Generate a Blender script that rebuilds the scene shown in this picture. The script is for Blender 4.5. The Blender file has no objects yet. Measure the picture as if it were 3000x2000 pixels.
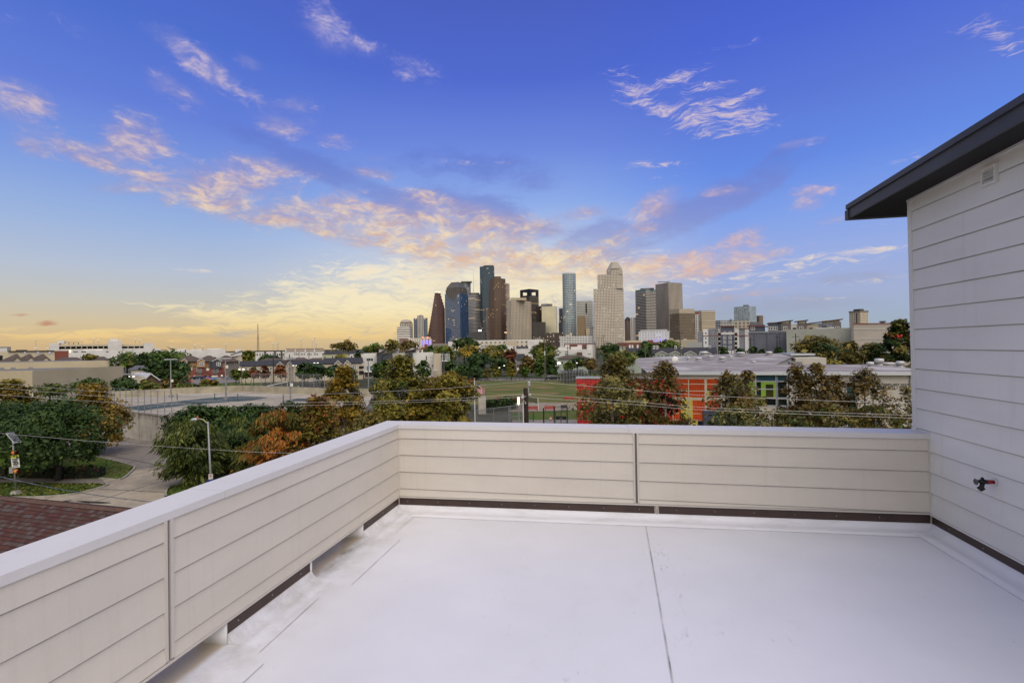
import bpy, math, random
import numpy as np
from mathutils import Vector, Matrix, Euler
random.seed(7); RNG = np.random.default_rng(7)
S = bpy.context.scene
COL = S.collection
PI = math.pi
# ------------------------------------------------------------------ camera model (solved from the deck's siding lines)
F, PITCH, ROLL, H = 1411.5, 0.009305, 0.016307, 11.2
_cp, _sp, _cr, _sr = math.cos(PITCH), math.sin(PITCH), math.cos(ROLL), math.sin(ROLL)
RC = np.array([[_cr, 0, -_sr], [0, 1, 0], [_sr, 0, _cr]]) @ np.array([[1, 0, 0], [0, _cp, _sp], [0, -_sp, _cp]])
EYE = Vector((0, 0, H))
def ray(px, py):
    d = RC.T @ np.array([(px - 1500) / F, 1.0, -(py - 1000) / F])
    return Vector(d / d[1])
def W(px, py, d):                      # survey point: photo bearing + distance ahead
    return EYE + ray(px, py) * d
def G(px, py, z=0.0):                  # survey point on a level plane
    r = ray(px, py)
    return EYE + r * ((z - H) / r.z)
def zat(px, py, d): return W(px, py, d).z
def Xat(px, d): return ray(px, 1010).x * d
def azel(px, py):
    r = ray(px, py)
    return math.atan2(r.x, r.y), math.atan2(r.z, math.hypot(r.x, r.y))
# ------------------------------------------------------------------ mesh builder
class MB:
    def __init__(s): s.v = []; s.f = []; s.m = []; s.uv = []
    def add(s, verts, faces, mi=0, uvs=None):
        b = len(s.v); s.v += [tuple(v) for v in verts]
        for i, f in enumerate(faces):
            s.f.append([b + k for k in f]); s.m.append(mi)
            s.uv.append(uvs[i] if uvs else [(0, 0)] * len(f))
        return s
    def box(s, x0, x1, y0, y1, z0, z1, mi=0, M=None, uvo=0.0):
        vs = [Vector(p) for p in ((x0,y0,z0),(x1,y0,z0),(x1,y1,z0),(x0,y1,z0),(x0,y0,z1),(x1,y0,z1),(x1,y1,z1),(x0,y1,z1))]
        a, b, h = x1 - x0, y1 - y0, z1 - z0
        if M is not None: vs = [M @ v for v in vs]
        o = uvo
        uv = [[(0,0)]*4, [(-1,-1)]*4, [(o,z0),(o+a,z0),(o+a,z1),(o,z1)], [(o+a,z0),(o+a+b,z0),(o+a+b,z1),(o+a,z1)],
              [(o+a+b,z0),(o+2*a+b,z0),(o+2*a+b,z1),(o+a+b,z1)], [(o+2*a+b,z0),(o+2*a+2*b,z0),(o+2*a+2*b,z1),(o+2*a+b,z1)]]
        return s.add(vs, [(3,2,1,0),(4,5,6,7),(0,1,5,4),(1,2,6,5),(2,3,7,6),(3,0,4,7)], mi, uv)
    def prism(s, pts, z0, z1, mi=0, mtop=None, M=None, u0=0.0, cap=True):
        n = len(pts); zz0 = z0 if hasattr(z0, '__len__') else [z0]*n; zz1 = z1 if hasattr(z1, '__len__') else [z1]*n
        vs = [Vector((p[0], p[1], zz0[i])) for i, p in enumerate(pts)] + [Vector((p[0], p[1], zz1[i])) for i, p in enumerate(pts)]
        if M is not None: vs = [M @ v for v in vs]
        fs, uvs = [], []; u = u0
        for i in range(n):
            j = (i + 1) % n; L = math.hypot(pts[j][0]-pts[i][0], pts[j][1]-pts[i][1])
            fs.append((i, j, n+j, n+i)); uvs.append([(u,zz0[i]),(u+L,zz0[j]),(u+L,zz1[j]),(u,zz1[i])]); u += L
        s.add(vs, fs, mi, uvs)
        if cap:
            b = len(s.v) - 2*n
            s.f.append([b+n+i for i in range(n)]); s.m.append(mi if mtop is None else mtop); s.uv.append([(-1,-1)]*n)
            s.f.append([b+n-1-i for i in range(n)]); s.m.append(mi if mtop is None else mtop); s.uv.append([(-1,-1)]*n)
        return s
    def quad(s, a, b, c, d, mi=0, uv=None): return s.add([a,b,c,d], [(0,1,2,3)], mi, [uv or [(0,0),(1,0),(1,1),(0,1)]])
    def poly(s, pts, mi=0): return s.add(pts, [tuple(range(len(pts)))], mi)
    def tube(s, pts, r, n=8, mi=0, cap=True):
        pts = [Vector(p) for p in pts]; k = len(pts)
        rs = r if hasattr(r, '__len__') else [r]*k
        vs = []; up = None
        for i, p in enumerate(pts):
            t = (pts[min(i+1,k-1)] - pts[max(i-1,0)])
            if t.length < 1e-9: t = Vector((0,0,1))
            t.normalize()
            if up is None:
                up = Vector((0,0,1)) if abs(t.z) < .9 else Vector((1,0,0))
            a = t.cross(up); 
            if a.length < 1e-6: a = t.orthogonal()
            a.normalize(); b = a.cross(t).normalized(); up = b
            for j in range(n):
                q = 2*PI*j/n; vs.append(p + (a*math.cos(q) + b*math.sin(q))*rs[i])
        fs = [(i*n+j, i*n+(j+1)%n, (i+1)*n+(j+1)%n, (i+1)*n+j) for i in range(k-1) for j in range(n)]
        if cap: fs += [tuple(range(n-1,-1,-1)), tuple((k-1)*n+j for j in range(n))]
        return s.add(vs, fs, mi)
    def lathe(s, prof, n=16, mi=0, M=None, cap=True):
        vs = []
        for r, z in prof:
            for j in range(n):
                q = 2*PI*j/n; v = Vector((r*math.cos(q), r*math.sin(q), z)); vs.append(M @ v if M is not None else v)
        k = len(prof)
        fs = [(i*n+j, i*n+(j+1)%n, (i+1)*n+(j+1)%n, (i+1)*n+j) for i in range(k-1) for j in range(n)]
        uvs = [[(j*prof[i][0]*2*PI/n, prof[i][1]), ((j+1)*prof[i][0]*2*PI/n, prof[i][1]), ((j+1)*prof[i][0]*2*PI/n, prof[i+1][1]), (j*prof[i][0]*2*PI/n, prof[i+1][1])] for i in range(k-1) for j in range(n)]
        if cap:
            fs += [tuple(range(n-1,-1,-1)), tuple((k-1)*n+j for j in range(n))]; uvs += [[(-1,-1)]*n]*2
        return s.add(vs, fs, mi, uvs)
    def build(s, name, mats, parent=None, smooth=False, loc=None, rotz=0):
        me = bpy.data.meshes.new(name); me.from_pydata(s.v, [], s.f)
        if not isinstance(mats, (list, tuple)): mats = [mats]
        for m in mats: me.materials.append(m)
        if len(mats) > 1: me.polygons.foreach_set('material_index', s.m)
        ul = me.uv_layers.new(name='UVMap'); ul.data.foreach_set('uv', np.array([c for f in s.uv for p in f for c in p], dtype=np.float32))
        if smooth: me.polygons.foreach_set('use_smooth', [True]*len(me.polygons))
        me.update()
        o = bpy.data.objects.new(name, me); COL.objects.link(o)
        if parent: o.parent = parent
        if loc is not None: o.location = loc
        o.rotation_euler.z = rotz
        return o
def T(x, y, z, rz=0, rx=0, ry=0): return Matrix.Translation((x,y,z)) @ Euler((rx,ry,rz)).to_matrix().to_4x4()
def tag(o, label, cat, group=None, kind=None):
    o['label'] = label; o['category'] = cat
    if group: o['group'] = group
    if kind: o['kind'] = kind
    return o
def thing(name, label, cat, loc=(0,0,0), rz=0, group=None):
    o = bpy.data.objects.new(name, None); COL.objects.link(o); o.empty_display_size = .2
    o.location = loc; o.rotation_euler.z = rz
    return tag(o, label, cat, group)
def struct(o): o['kind'] = 'structure'; return o
def dup(root, loc, rz=None, label=None, group=None):
    r = root.copy(); COL.objects.link(r); r.location = loc
    if rz is not None: r.rotation_euler.z = rz
    if label: r['label'] = label
    if group: r['group'] = group
    for ch in root.children:
        c = ch.copy(); COL.objects.link(c); c.parent = r
        for g in ch.children:
            d = g.copy(); COL.objects.link(d); d.parent = c
    return r
def text_obj(txt, size, mat, parent, M, name='lettering', depth=.01, align='CENTER', sx=1.0, bold=0.0):
    cu = bpy.data.curves.new('t', 'FONT'); cu.body = txt; cu.size = size; cu.align_x = align; cu.align_y = 'CENTER'; cu.extrude = depth; cu.offset = bold; cu.resolution_u = 3
    ob = bpy.data.objects.new('t', cu); COL.objects.link(ob)
    dg = bpy.context.evaluated_depsgraph_get(); me = bpy.data.meshes.new_from_object(ob.evaluated_get(dg))
    bpy.data.objects.remove(ob); bpy.data.curves.remove(cu)
    me.transform(M @ Matrix.Diagonal((sx,1,1,1))); me.materials.clear(); me.materials.append(mat); me.name = name
    o = bpy.data.objects.new(name, me); COL.objects.link(o); o.parent = parent
    return o
# ------------------------------------------------------------------ materials
def lin(h):
    if isinstance(h, str):
        h = h.lstrip('#'); c = [int(h[i:i+2],16)/255 for i in (0,2,4)]
        return tuple(x/12.92 if x <= .04045 else ((x+.055)/1.055)**2.4 for x in c) + (1,)
    return tuple(h) + ((1,) if len(h) == 3 else ())
class NT:
    def __init__(s, nt): s.nt = nt; s.N = nt.nodes; s.L = nt.links
    def n(s, t, **kw):
        o = s.N.new(t)
        for k, v in kw.items(): setattr(o, k, v)
        return o
    def link(s, a, b): s.L.new(a, b)
    def setin(s, sock, v):
        if isinstance(v, bpy.types.NodeSocket): s.L.new(v, sock)
        elif v is not None: sock.default_value = v
    def math(s, op, a, b=None, c=None, clamp=False):
        o = s.n('ShaderNodeMath', operation=op, use_clamp=clamp)
        for i, v in enumerate((a, b, c)): s.setin(o.inputs[i], v)
        return o.outputs[0]
    def vmath(s, op, a, b=None):
        o = s.n('ShaderNodeVectorMath', operation=op); s.setin(o.inputs[0], a); s.setin(o.inputs[1], b); return o.outputs[0]
    def mix(s, f, a, b, mode='MIX', clampf=True):
        o = s.n('ShaderNodeMix', data_type='RGBA', blend_type=mode, clamp_factor=clampf)
        s.setin(o.inputs[0], f); s.setin(o.inputs[6], a); s.setin(o.inputs[7], b); return o.outputs[2]
    def noise(s, vec, scale, detail=3, rough=.55, dist=0.0, col=False):
        o = s.n('ShaderNodeTexNoise'); s.setin(o.inputs['Vector'], vec)
        o.inputs['Scale'].default_value = scale; o.inputs['Detail'].default_value = detail; o.inputs['Roughness'].default_value = rough; o.inputs['Distortion'].default_value = dist
        return o.outputs['Color' if col else 'Fac']
    def ramp(s, f, stops, interp='LINEAR'):
        o = s.n('ShaderNodeValToRGB'); cr = o.color_ramp; cr.interpolation = interp
        while len(cr.elements) < len(stops): cr.elements.new(.5)
        for e, (p, c) in zip(cr.elements, stops): e.position = p; e.color = lin(c) if not isinstance(c, (int, float)) else (c, c, c, 1)
        s.setin(o.inputs[0], f); return o.outputs[0]
    def maprange(s, v, a, b, c=0.0, d=1.0, smooth=False):
        o = s.n('ShaderNodeMapRange', interpolation_type='SMOOTHSTEP' if smooth else 'LINEAR'); s.setin(o.inputs[0], v)
        for i, q in enumerate((a,b,c,d)): s.setin(o.inputs[i+1], q)
        return o.outputs[0]
    def mapping(s, v, loc=(0,0,0), rot=(0,0,0), scale=(1,1,1), typ='POINT'):
        o = s.n('ShaderNodeMapping', vector_type=typ); s.setin(o.inputs[0], v)
        o.inputs['Location'].default_value = loc; o.inputs['Rotation'].default_value = rot; o.inputs['Scale'].default_value = scale
        return o.outputs[0]
def newmat(name):
    m = bpy.data.materials.new(name); m.use_nodes = True
    t = NT(m.node_tree); b = t.N['Principled BSDF']
    return m, t, b
_pm = {}
def plain(name, col, rough=.7, metal=0.0, var=.12, scale=3.0, bump=0.0, bscale=40, spec=.4, dirt=None, dscale=.6, coord='Object'):
    if name in _pm: return _pm[name]
    m, t, b = newmat(name); c = lin(col)
    tc = t.n('ShaderNodeTexCoord').outputs[coord]
    nz = t.noise(tc, scale, 4, .6)
    f = t.maprange(nz, .3, .7, 1-var, 1+var)
    cc = t.vmath('SCALE', c[:3]); cc.node.inputs['Scale'].default_value = 1; t.link(f, cc.node.inputs['Scale'])
    if dirt:
        dn = t.noise(tc, dscale, 5, .65)
        cc = t.mix(t.maprange(dn, .45, .75, 0, .8), cc, lin(dirt))
    t.link(cc, b.inputs['Base Color'])
    b.inputs['Roughness'].default_value = rough; b.inputs['Metallic'].default_value = metal
    b.inputs['Specular IOR Level'].default_value = spec
    if bump:
        bp = t.n('ShaderNodeBump'); bp.inputs['Strength'].default_value = bump; bp.inputs['Distance'].default_value = .02
        t.link(t.noise(tc, bscale, 4, .6), bp.inputs['Height']); t.link(bp.outputs[0], b.inputs['Normal'])
    _pm[name] = m; return m
def emit(name, col, strength):
    m, t, b = newmat(name); b.inputs['Base Color'].default_value = lin(col)
    b.inputs['Emission Color'].default_value = lin(col); b.inputs['Emission Strength'].default_value = strength
    return m
def facade(name, wall, win, wu, wv, fu=.6, fv=.6, lit=0.0, litcol='#ffd79a', lits=1.0, rough=.12, wrough=.6, var=.1, cluster=True, metal=0.0, ref=.5, ou=0.0, ov=0.0, wmetal=0.0, glow=None):
    """procedural curtain wall: UV is in metres along the wall and up it"""
    m, t, b = newmat(name)
    uv = t.n('ShaderNodeUVMap').outputs[0]
    sp = t.n('ShaderNodeSeparateXYZ'); t.link(uv, sp.inputs[0])
    u = t.math('MULTIPLY_ADD', sp.outputs[0], 1/wu, ou); v = t.math('MULTIPLY_ADD', sp.outputs[1], 1/wv, ov)
    fu_ = t.math('COMPARE', t.math('FRACT', u), .5, fu/2) if fu < 1 else None
    fv_ = t.math('COMPARE', t.math('FRACT', v), .5, fv/2) if fv < 1 else None
    mask = t.math('MULTIPLY', fu_, fv_) if (fu_ and fv_) else (fu_ or fv_ or 1.0)
    pos = t.math('GREATER_THAN', sp.outputs[1], -.5)
    mask = t.math('MULTIPLY', mask, pos)
    cell = t.n('ShaderNodeCombineXYZ'); t.link(t.math('FLOOR', u), cell.inputs[0]); t.link(t.math('FLOOR', v), cell.inputs[1])
    wn = t.n('ShaderNodeTexWhiteNoise', noise_dimensions='2D'); t.link(cell.outputs[0], wn.inputs[0])
    r = wn.outputs[0]
    geo = t.noise(t.n('ShaderNodeTexCoord').outputs['Object'], .02, 3, .6)
    wc = t.vmath('SCALE', lin(wall)[:3]); t.link(t.maprange(geo, .3, .7, 1-var, 1+var), wc.node.inputs['Scale'])
    gc = t.vmath('SCALE', lin(win)[:3]); t.link(t.maprange(r, 0, 1, .6, 1.4), gc.node.inputs['Scale'])
    t.link(t.mix(mask, wc, gc), b.inputs['Base Color'])
    t.link(t.maprange(mask, 0, 1, wrough, rough), b.inputs['Roughness'])
    t.link(t.maprange(mask, 0, 1, .3, ref), b.inputs['Specular IOR Level'])
    t.link(t.maprange(mask, 0, 1, wmetal, metal), b.inputs['Metallic'])
    if lit > 0:
        th = 1 - lit
        if cluster:
            cn = t.noise(t.vmath('MULTIPLY', cell.outputs[0], (.12, .22, 1)), 1.0, 3, .6)  # clustered glow: lit windows, and gold low-sun reflections painted as emission
            rr = t.math('ADD', t.math('MULTIPLY', r, .45), t.math('MULTIPLY', cn, 1.1)); th = 1.08 - lit*.75
            on = t.math('GREATER_THAN', rr, th)
        else: on = t.math('GREATER_THAN', r, th)
        e = t.math('MULTIPLY', t.math('MULTIPLY', on, mask), t.math('MULTIPLY', t.maprange(r, 0, 1, .25, 1.0), lits*.7))
        b.inputs['Emission Color'].default_value = lin(litcol); t.link(e, b.inputs['Emission Strength'])
    return m
# ------------------------------------------------------------------ camera
cam = bpy.data.cameras.new('camera'); co = bpy.data.objects.new('camera', cam); COL.objects.link(co)
R_ = RC
co.matrix_world = Matrix(((R_[0][0], R_[2][0], -R_[1][0], 0), (R_[0][1], R_[2][1], -R_[1][1], 0), (R_[0][2], R_[2][2], -R_[1][2], H), (0,0,0,1)))
cam.sensor_fit = 'HORIZONTAL'; cam.sensor_width = 36; cam.lens = F/3000*36; cam.clip_start = .05; cam.clip_end = 20000
S.camera = co
S.view_settings.view_transform = 'Standard'; S.view_settings.look = 'None'; S.view_settings.exposure = 0
# ------------------------------------------------------------------ light
SUN_EL, SUN_AZ = math.radians(54), math.radians(158)      # compass from +Y towards +X: behind the camera, to the right
sl = bpy.data.lights.new('sun', 'SUN'); so = bpy.data.objects.new('sun', sl); COL.objects.link(so)
sl.energy = 2.55; sl.angle = math.radians(60); sl.color = (1, .90, .76)
sd = Vector((math.sin(SUN_AZ)*math.cos(SUN_EL), math.cos(SUN_AZ)*math.cos(SUN_EL), math.sin(SUN_EL)))
so.rotation_euler = sd.to_track_quat('Z', 'Y').to_euler()
# ------------------------------------------------------------------ world: clear dusk sky, afterglow behind the camera
def dg(x): return max(0, x/60)
w = bpy.data.worlds.new('World'); S.world = w; w.use_nodes = True
t = NT(w.node_tree); t.N.clear()
out = t.n('ShaderNodeOutputWorld')
sky = t.n('ShaderNodeTexSky', sky_type='NISHITA'); sky.sun_disc = False; sky.sun_elevation = SUN_EL; sky.sun_rotation = SUN_AZ
bg0 = t.n('ShaderNodeBackground'); t.link(sky.outputs[0], bg0.inputs[0]); bg0.inputs[1].default_value = .05
D = t.n('ShaderNodeTexCoord').outputs['Generated']
sp = t.n('ShaderNodeSeparateXYZ'); t.link(D, sp.inputs[0]); dx, dy, dz = sp.outputs
el = t.math('ARCSINE', dz); eld = t.math('MULTIPLY', el, 180/PI/60)
west = t.ramp(eld, [(0, '#ffd596'), (dg(5), '#ffe6b8'), (dg(11), '#efe2d2'), (dg(20), '#d2cfd2'), (dg(35), '#b7b6c0'), (dg(60), '#a8a8b8')])
east = t.ramp(eld, [(0, '#d8c08c'), (dg(8), '#d5d2cc'), (dg(16), '#a6b6da'), (dg(30), '#9aa2be'), (dg(60), '#a4a4b4')])
base = t.mix(t.maprange(dy, .15, -.55, 0, 1, True), east, west)
base = t.mix(t.maprange(dz, -.02, -.005, 0, 1), lin('#4a4a44'), base)
w.cycles.sampling_method = 'MANUAL'; w.cycles.sample_map_resolution = 256
bg1 = t.n('ShaderNodeBackground'); t.link(base, bg1.inputs[0]); bg1.inputs[1].default_value = .9
ad = t.n('ShaderNodeAddShader'); t.link(bg0.outputs[0], ad.inputs[0]); t.link(bg1.outputs[0], ad.inputs[1]); t.link(ad.outputs[0], out.inputs[0])
# ------------------------------------------------------------------ the eastern sky: a far dome segment carrying the sunset clouds
puff = ([(22,288,60,40,10,1.0),(112,312,48,34,25,.9),(98,433,60,17,8,1.15),(215,440,95,22,24,1.15),(300,482,45,12,10,.9),(345,425,60,34,8,1.05),(405,385,75,36,10,.95),(440,425,60,40,30,.5),
 (575,175,85,30,22,.75),(610,205,110,30,22,.95),(720,185,45,14,8,.8),(545,145,50,20,20,.7),(500,265,55,30,30,.7),(560,290,50,18,20,.5),(205,85,42,16,25,.8),(30,55,40,14,-10,.45),
 (945,60,70,52,32,.85),(985,90,45,16,8,.8),(1060,130,50,16,0,.75),(1090,165,60,22,20,.45),(1220,205,58,32,5,.85),(832,378,62,20,4,1.3),(860,300,60,18,-4,.85),(905,345,40,14,20,.4),(365,552,75,14,-6,.9),(445,520,26,12,0,.8),(400,510,22,10,0,.6),(490,590,34,14,-25,.9),
 (590,520,70,28,10,.85),(730,525,80,40,5,1.05),(690,545,40,20,0,.9),(640,600,120,26,12,1.25),(760,630,60,18,10,1.1),(740,480,70,14,0,.7),(850,505,90,22,12,.7),(960,420,32,12,0,.7),(1025,425,40,14,10,.7),(985,400,22,8,0,.6),(1105,511,42,12,2,1.25),(1060,505,30,8,0,.7),(1095,462,30,6,0,.6),
 (880,630,60,36,0,.9),(960,650,90,34,8,.95),(1030,665,110,30,14,1.1),(1120,640,100,34,16,1.05),(1180,690,130,34,14,1.2),(1290,720,130,34,12,1.2),(1240,660,120,26,14,.75),(1390,690,120,34,14,1.05),(1480,735,110,36,16,1.25),(1570,770,100,30,4,1.25),(1660,770,110,30,-10,1.0),(1420,640,110,18,12,.7),(1330,600,130,18,10,.6),(1245,562,70,14,5,.8),(1600,665,50,14,8,.6),(1700,625,55,14,-2,1.15),(1560,640,60,14,8,.5),
 (1900,610,60,26,-28,.9),(1930,595,40,20,-20,.8),(1820,700,110,22,-20,.6),(2090,560,60,10,0,.6),(2150,560,50,10,8,.5),(1790,800,150,26,2,.95),(1930,770,150,24,-8,.8),(2070,790,140,26,-4,.85),(2180,700,55,20,-10,.85),(2160,760,150,18,-6,.7),(2380,555,60,10,0,1.0),(2370,590,50,18,-5,1.0),(2350,420,60,8,2,.8),(2480,640,90,12,0,.4),(1300,820,140,30,10,.5),(2220,860,150,10,-6,.6)])
cir = ([(1955,240,85,12,-8,1.2),(2060,252,70,14,4,.9),(1850,255,50,12,24,1.0),(1820,205,40,6,2,.7),(1840,222,40,8,20,.5),(1900,310,90,12,22,1.1),(2010,340,80,9,12,.9),(2090,318,80,18,8,1.35),(2200,338,70,14,6,1.1),(2110,385,110,12,6,1.25),(2040,370,70,8,12,.8),(2190,281,48,10,-14,.9),(2110,290,40,6,-5,.5),(1928,483,72,8,2,1.15),(2070,154,40,6,6,.55),(2200,122,80,6,2,.35),
 (2880,60,50,18,-25,.6),(2925,100,60,18,35,.8),(2970,140,50,20,30,.85),(2800,95,40,10,10,.4),(1960,520,60,6,0,.4),(2410,375,90,6,0,.4),(2650,470,100,8,-12,.5),(2530,620,120,8,2,.55),(2560,735,120,6,0,.7),(2300,760,320,9,0,.65),(2560,655,110,8,0,.4),(2230,800,340,14,-4,.7),(2080,855,220,6,-6,.8),(2580,820,140,8,0,.5),(2440,870,160,8,0,.4),
 (1380,475,140,8,0,.35),(560,790,70,5,2,.8),(700,755,50,8,14,.4),(815,848,45,7,-4,.9),(1090,798,110,9,-4,.8),(1070,865,150,12,-6,.6)])
glow = ([(1000,930,200,30,4,.9),(1080,965,180,16,2,1.0),(760,940,200,14,6,.6),(1010,870,140,26,12,1.1),(1080,910,200,22,8,1.1),(950,950,300,16,6,.9),(1120,948,90,9,14,1.6),(1300,850,200,50,4,.9),(1230,800,200,30,4,.6),(1150,800,160,12,-2,.5),(1600,850,260,50,0,.7),(620,965,240,9,-3,.8),(330,975,180,7,-4,.9),(120,985,180,7,-2,.9),(60,960,60,5,0,.9),(1750,800,260,34,-6,.6),(480,1000,300,6,0,.7),(900,985,220,7,2,.6)])
shade = ([(2080,610,220,26,-28,1.5),(1850,700,170,24,-27,1.4),(2280,520,120,22,-26,1.1),(1700,715,80,16,-20,1.0),(1400,500,180,34,10,.8),(1460,470,90,16,5,.6),(880,470,130,26,16,.75),(1000,530,160,26,18,.7),(1180,600,200,24,18,.9),(1330,590,160,26,16,.9),(1430,600,120,30,14,.7),(1490,650,120,26,16,.8),(1780,665,60,22,-10,.9),(1720,690,90,14,-14,.9),(1560,900,160,30,0,.8),(1700,900,220,40,0,.9),(1450,910,120,30,0,.6),(1900,940,300,36,-3,.8),(2200,900,260,22,-4,.6),(2500,815,150,12,0,.9),(2480,880,200,16,0,.5),(780,410,140,18,12,.4),(760,300,120,18,12,.35),(700,975,120,7,-4,.6),(1080,975,110,6,0,.7),(820,985,140,6,0,.4),(1100,960,60,7,4,.5)])
lens = ([(138,946,24,2.6,0,1.3),(60,921,26,1.6,0,.5)])

def make_sky():
    az_ = np.radians(np.linspace(-66, 66, 265)); el_ = np.radians(np.concatenate([np.linspace(-1.5, 12, 55), np.linspace(12.5, 56, 100)]))
    A, E = np.meshgrid(az_, el_); n, m = A.shape; R = 9000.0
    co_ = np.stack([np.sin(A)*np.cos(E), np.cos(A)*np.cos(E), np.sin(E)], -1).reshape(-1, 3)*R
    idx = np.arange(n*m).reshape(n, m)
    fs = np.stack([idx[:-1,:-1], idx[1:,:-1], idx[1:,1:], idx[:-1,1:]], -1).reshape(-1, 4)
    me = bpy.data.meshes.new('sky'); me.from_pydata(co_.tolist(), [], fs.tolist())
    def bank(lst):
        s = np.zeros_like(A)
        for px, py, hw, hh, rot, k in lst:
            a, e = azel(px, py); a2, _ = azel(px+hw, py); _, e2 = azel(px, py-hh)
            sx = abs(a2-a); sy = max(abs(e2-e), math.radians(.10)); q = math.radians(-rot); c, s_ = math.cos(q), math.sin(q)
            sx *= 1.15; sy *= 1.3; u = (c*(A-a) + s_*(E-e))/sx; v = (-s_*(A-a) + c*(E-e))/sy
            s += k*np.exp(-(u*u+v*v)*.9)
        return s.ravel()
    cols = np.ones((n*m, 4), np.float32)
    for i, l in enumerate((puff, cir, glow)): cols[:, i] = bank(l)
    ca = me.color_attributes.new('banks', 'FLOAT_COLOR', 'POINT'); ca.data.foreach_set('color', cols.ravel())
    cols = np.ones((n*m, 4), np.float32)
    for i, l in enumerate((shade, lens)): cols[:, i] = bank(l)
    ca = me.color_attributes.new('shades', 'FLOAT_COLOR', 'POINT'); ca.data.foreach_set('color', cols.ravel())
    o = bpy.data.objects.new('sky', me); COL.objects.link(o); o.location = EYE; struct(o)
    m = bpy.data.materials.new('sky'); m.use_nodes = True; me.materials.append(m); m.cycles.emission_sampling = 'NONE'
    return m
sky_mat = make_sky()
t = NT(sky_mat.node_tree); t.N.clear()
out = t.n('ShaderNodeOutputMaterial')
D = t.vmath('NORMALIZE', t.n('ShaderNodeTexCoord').outputs['Object'])
sp = t.n('ShaderNodeSeparateXYZ'); t.link(D, sp.inputs[0]); dx, dy, dz = sp.outputs
az = t.math('ARCTAN2', dx, dy); el = t.math('ARCSINE', dz)
AE = t.n('ShaderNodeCombineXYZ'); t.link(az, AE.inputs[0]); t.link(el, AE.inputs[1]); AE = AE.outputs[0]
eld = t.math('MULTIPLY', el, 180/PI/60)
def attr(n):
    a = t.n('ShaderNodeAttribute', attribute_name=n); s = t.n('ShaderNodeSeparateXYZ'); t.link(a.outputs['Vector'], s.inputs[0]); return s.outputs
puff, cir, glow = attr('banks'); shade, lens, _ = attr('shades')
leftr = t.ramp(eld, [(dg(0), '#c9ae86'), (dg(1.3), '#d4b88a'), (dg(2.8), '#d2c19f'), (dg(5), '#c4c3bc'), (dg(8), '#b4c0d4'), (dg(12), '#9bb4de'), (dg(17), '#7c9be0'), (dg(22.5), '#637fd8'), (dg(29), '#5070ce'), (dg(36), '#4a62c2'), (dg(60), '#4a60be')])
midr = t.ramp(eld, [(dg(0), '#cdb890'), (dg(1.5), '#dcc596'), (dg(4), '#e4d6b4'), (dg(7.5), '#d6d5d2'), (dg(11.5), '#bccae4'), (dg(16.5), '#8eace8'), (dg(22), '#6f8bde'), (dg(29), '#516cce'), (dg(36), '#4b61c0'), (dg(60), '#4a60bc')])
rightr = t.ramp(eld, [(dg(0), '#9fabb4'), (dg(2), '#a2b0c2'), (dg(5), '#a3b0d4'), (dg(9), '#98ade2'), (dg(13), '#82a2e8'), (dg(18), '#668ce4'), (dg(24), '#5c78d6'), (dg(30), '#4d69d2'), (dg(36), '#465ec6'), (dg(60), '#4a60be')])
m1 = t.maprange(az, math.radians(-34), math.radians(-8), 0, 1, True); m2 = t.maprange(az, math.radians(4), math.radians(26), 0, 1, True)
base = t.mix(m2, t.mix(m1, leftr, midr), rightr)
warpv = t.vmath('ADD', AE, t.vmath('SCALE', t.noise(AE, 9, 3, .6, col=True)))
warpv.node.inputs[1].links[0].from_node.inputs['Scale'].default_value = .05
pv = t.mapping(warpv, (0,0,0), (0,0,math.radians(14)), (1, 2.3, 1))
n1 = t.noise(pv, 21, 8, .62)
n2 = t.noise(pv, 64, 5, .6)
n0 = t.noise(t.mapping(warpv, (.7,.2,0), (0,0,math.radians(12)), (1, 2.6, 1)), 11, 6, .6)
nn = t.math('ADD', t.math('MULTIPLY', n1, .72), t.math('MULTIPLY', n2, .28))
cv = t.mapping(warpv, (.3,.1,0), (0,0,math.radians(9)), (1, 5.0, 1))
n3 = t.noise(cv, 20, 8, .68, .8)
def dens(b, n, gain, thr, wid, kn=7.0):
    v = t.math('ADD', t.math('MULTIPLY', t.math('MINIMUM', b, 1.15), gain), t.math('MULTIPLY', t.math('SUBTRACT', n, .5), kn))
    v = t.math('MULTIPLY', t.maprange(v, thr, thr+wid, 0, 1, True), t.maprange(b, .03, .4, 0, 1, True))
    return v
dp = dens(puff, nn, 1.45, .50, 2.7, 8.0)
hz = dens(puff, n0, 1.3, .10, 1.9, 3.5)
dc = dens(cir, n3, 1.5, .50, 2.4, 8.0)
dgl = dens(glow, n3, 1.3, .25, 1.6, 5.5)
dsh = dens(shade, n0, 1.2, .10, 1.5, 4.0)
hi = t.ramp(eld, [(dg(0), '#e8bd78'), (dg(3), '#f6dd9e'), (dg(7), '#fdeac0'), (dg(12), '#fbe0ae'), (dg(16), '#f4d3b0'), (dg(22), '#e6cdc6'), (dg(30), '#d8c6d8'), (dg(40), '#c9bcdc')])
lo = t.ramp(eld, [(dg(0), '#c9a070'), (dg(5), '#e9b878'), (dg(10), '#e3a878'), (dg(15), '#b79cae'), (dg(22), '#9596cc'), (dg(36), '#7f8ad0')])
lit = t.maprange(t.noise(t.mapping(warpv, (0,.010,0), (0,0,math.radians(14)), (1,2.3,1)), 24, 8, .66), .38, .62, 0, 1, True)
ccol = t.mix(t.math('MULTIPLY', t.math('SUBTRACT', 1.0, lit), .75), hi, lo)
ccol = t.mix(t.math('MULTIPLY', t.maprange(dp, 0, .55, 1, 0), .45), ccol, lo)
rosy = t.ramp(eld, [(dg(0), '#b49aa0'), (dg(6), '#d9b0a8'), (dg(12), '#e2b7ae'), (dg(20), '#dcc4d2'), (dg(36), '#cdc2e0')])
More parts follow.
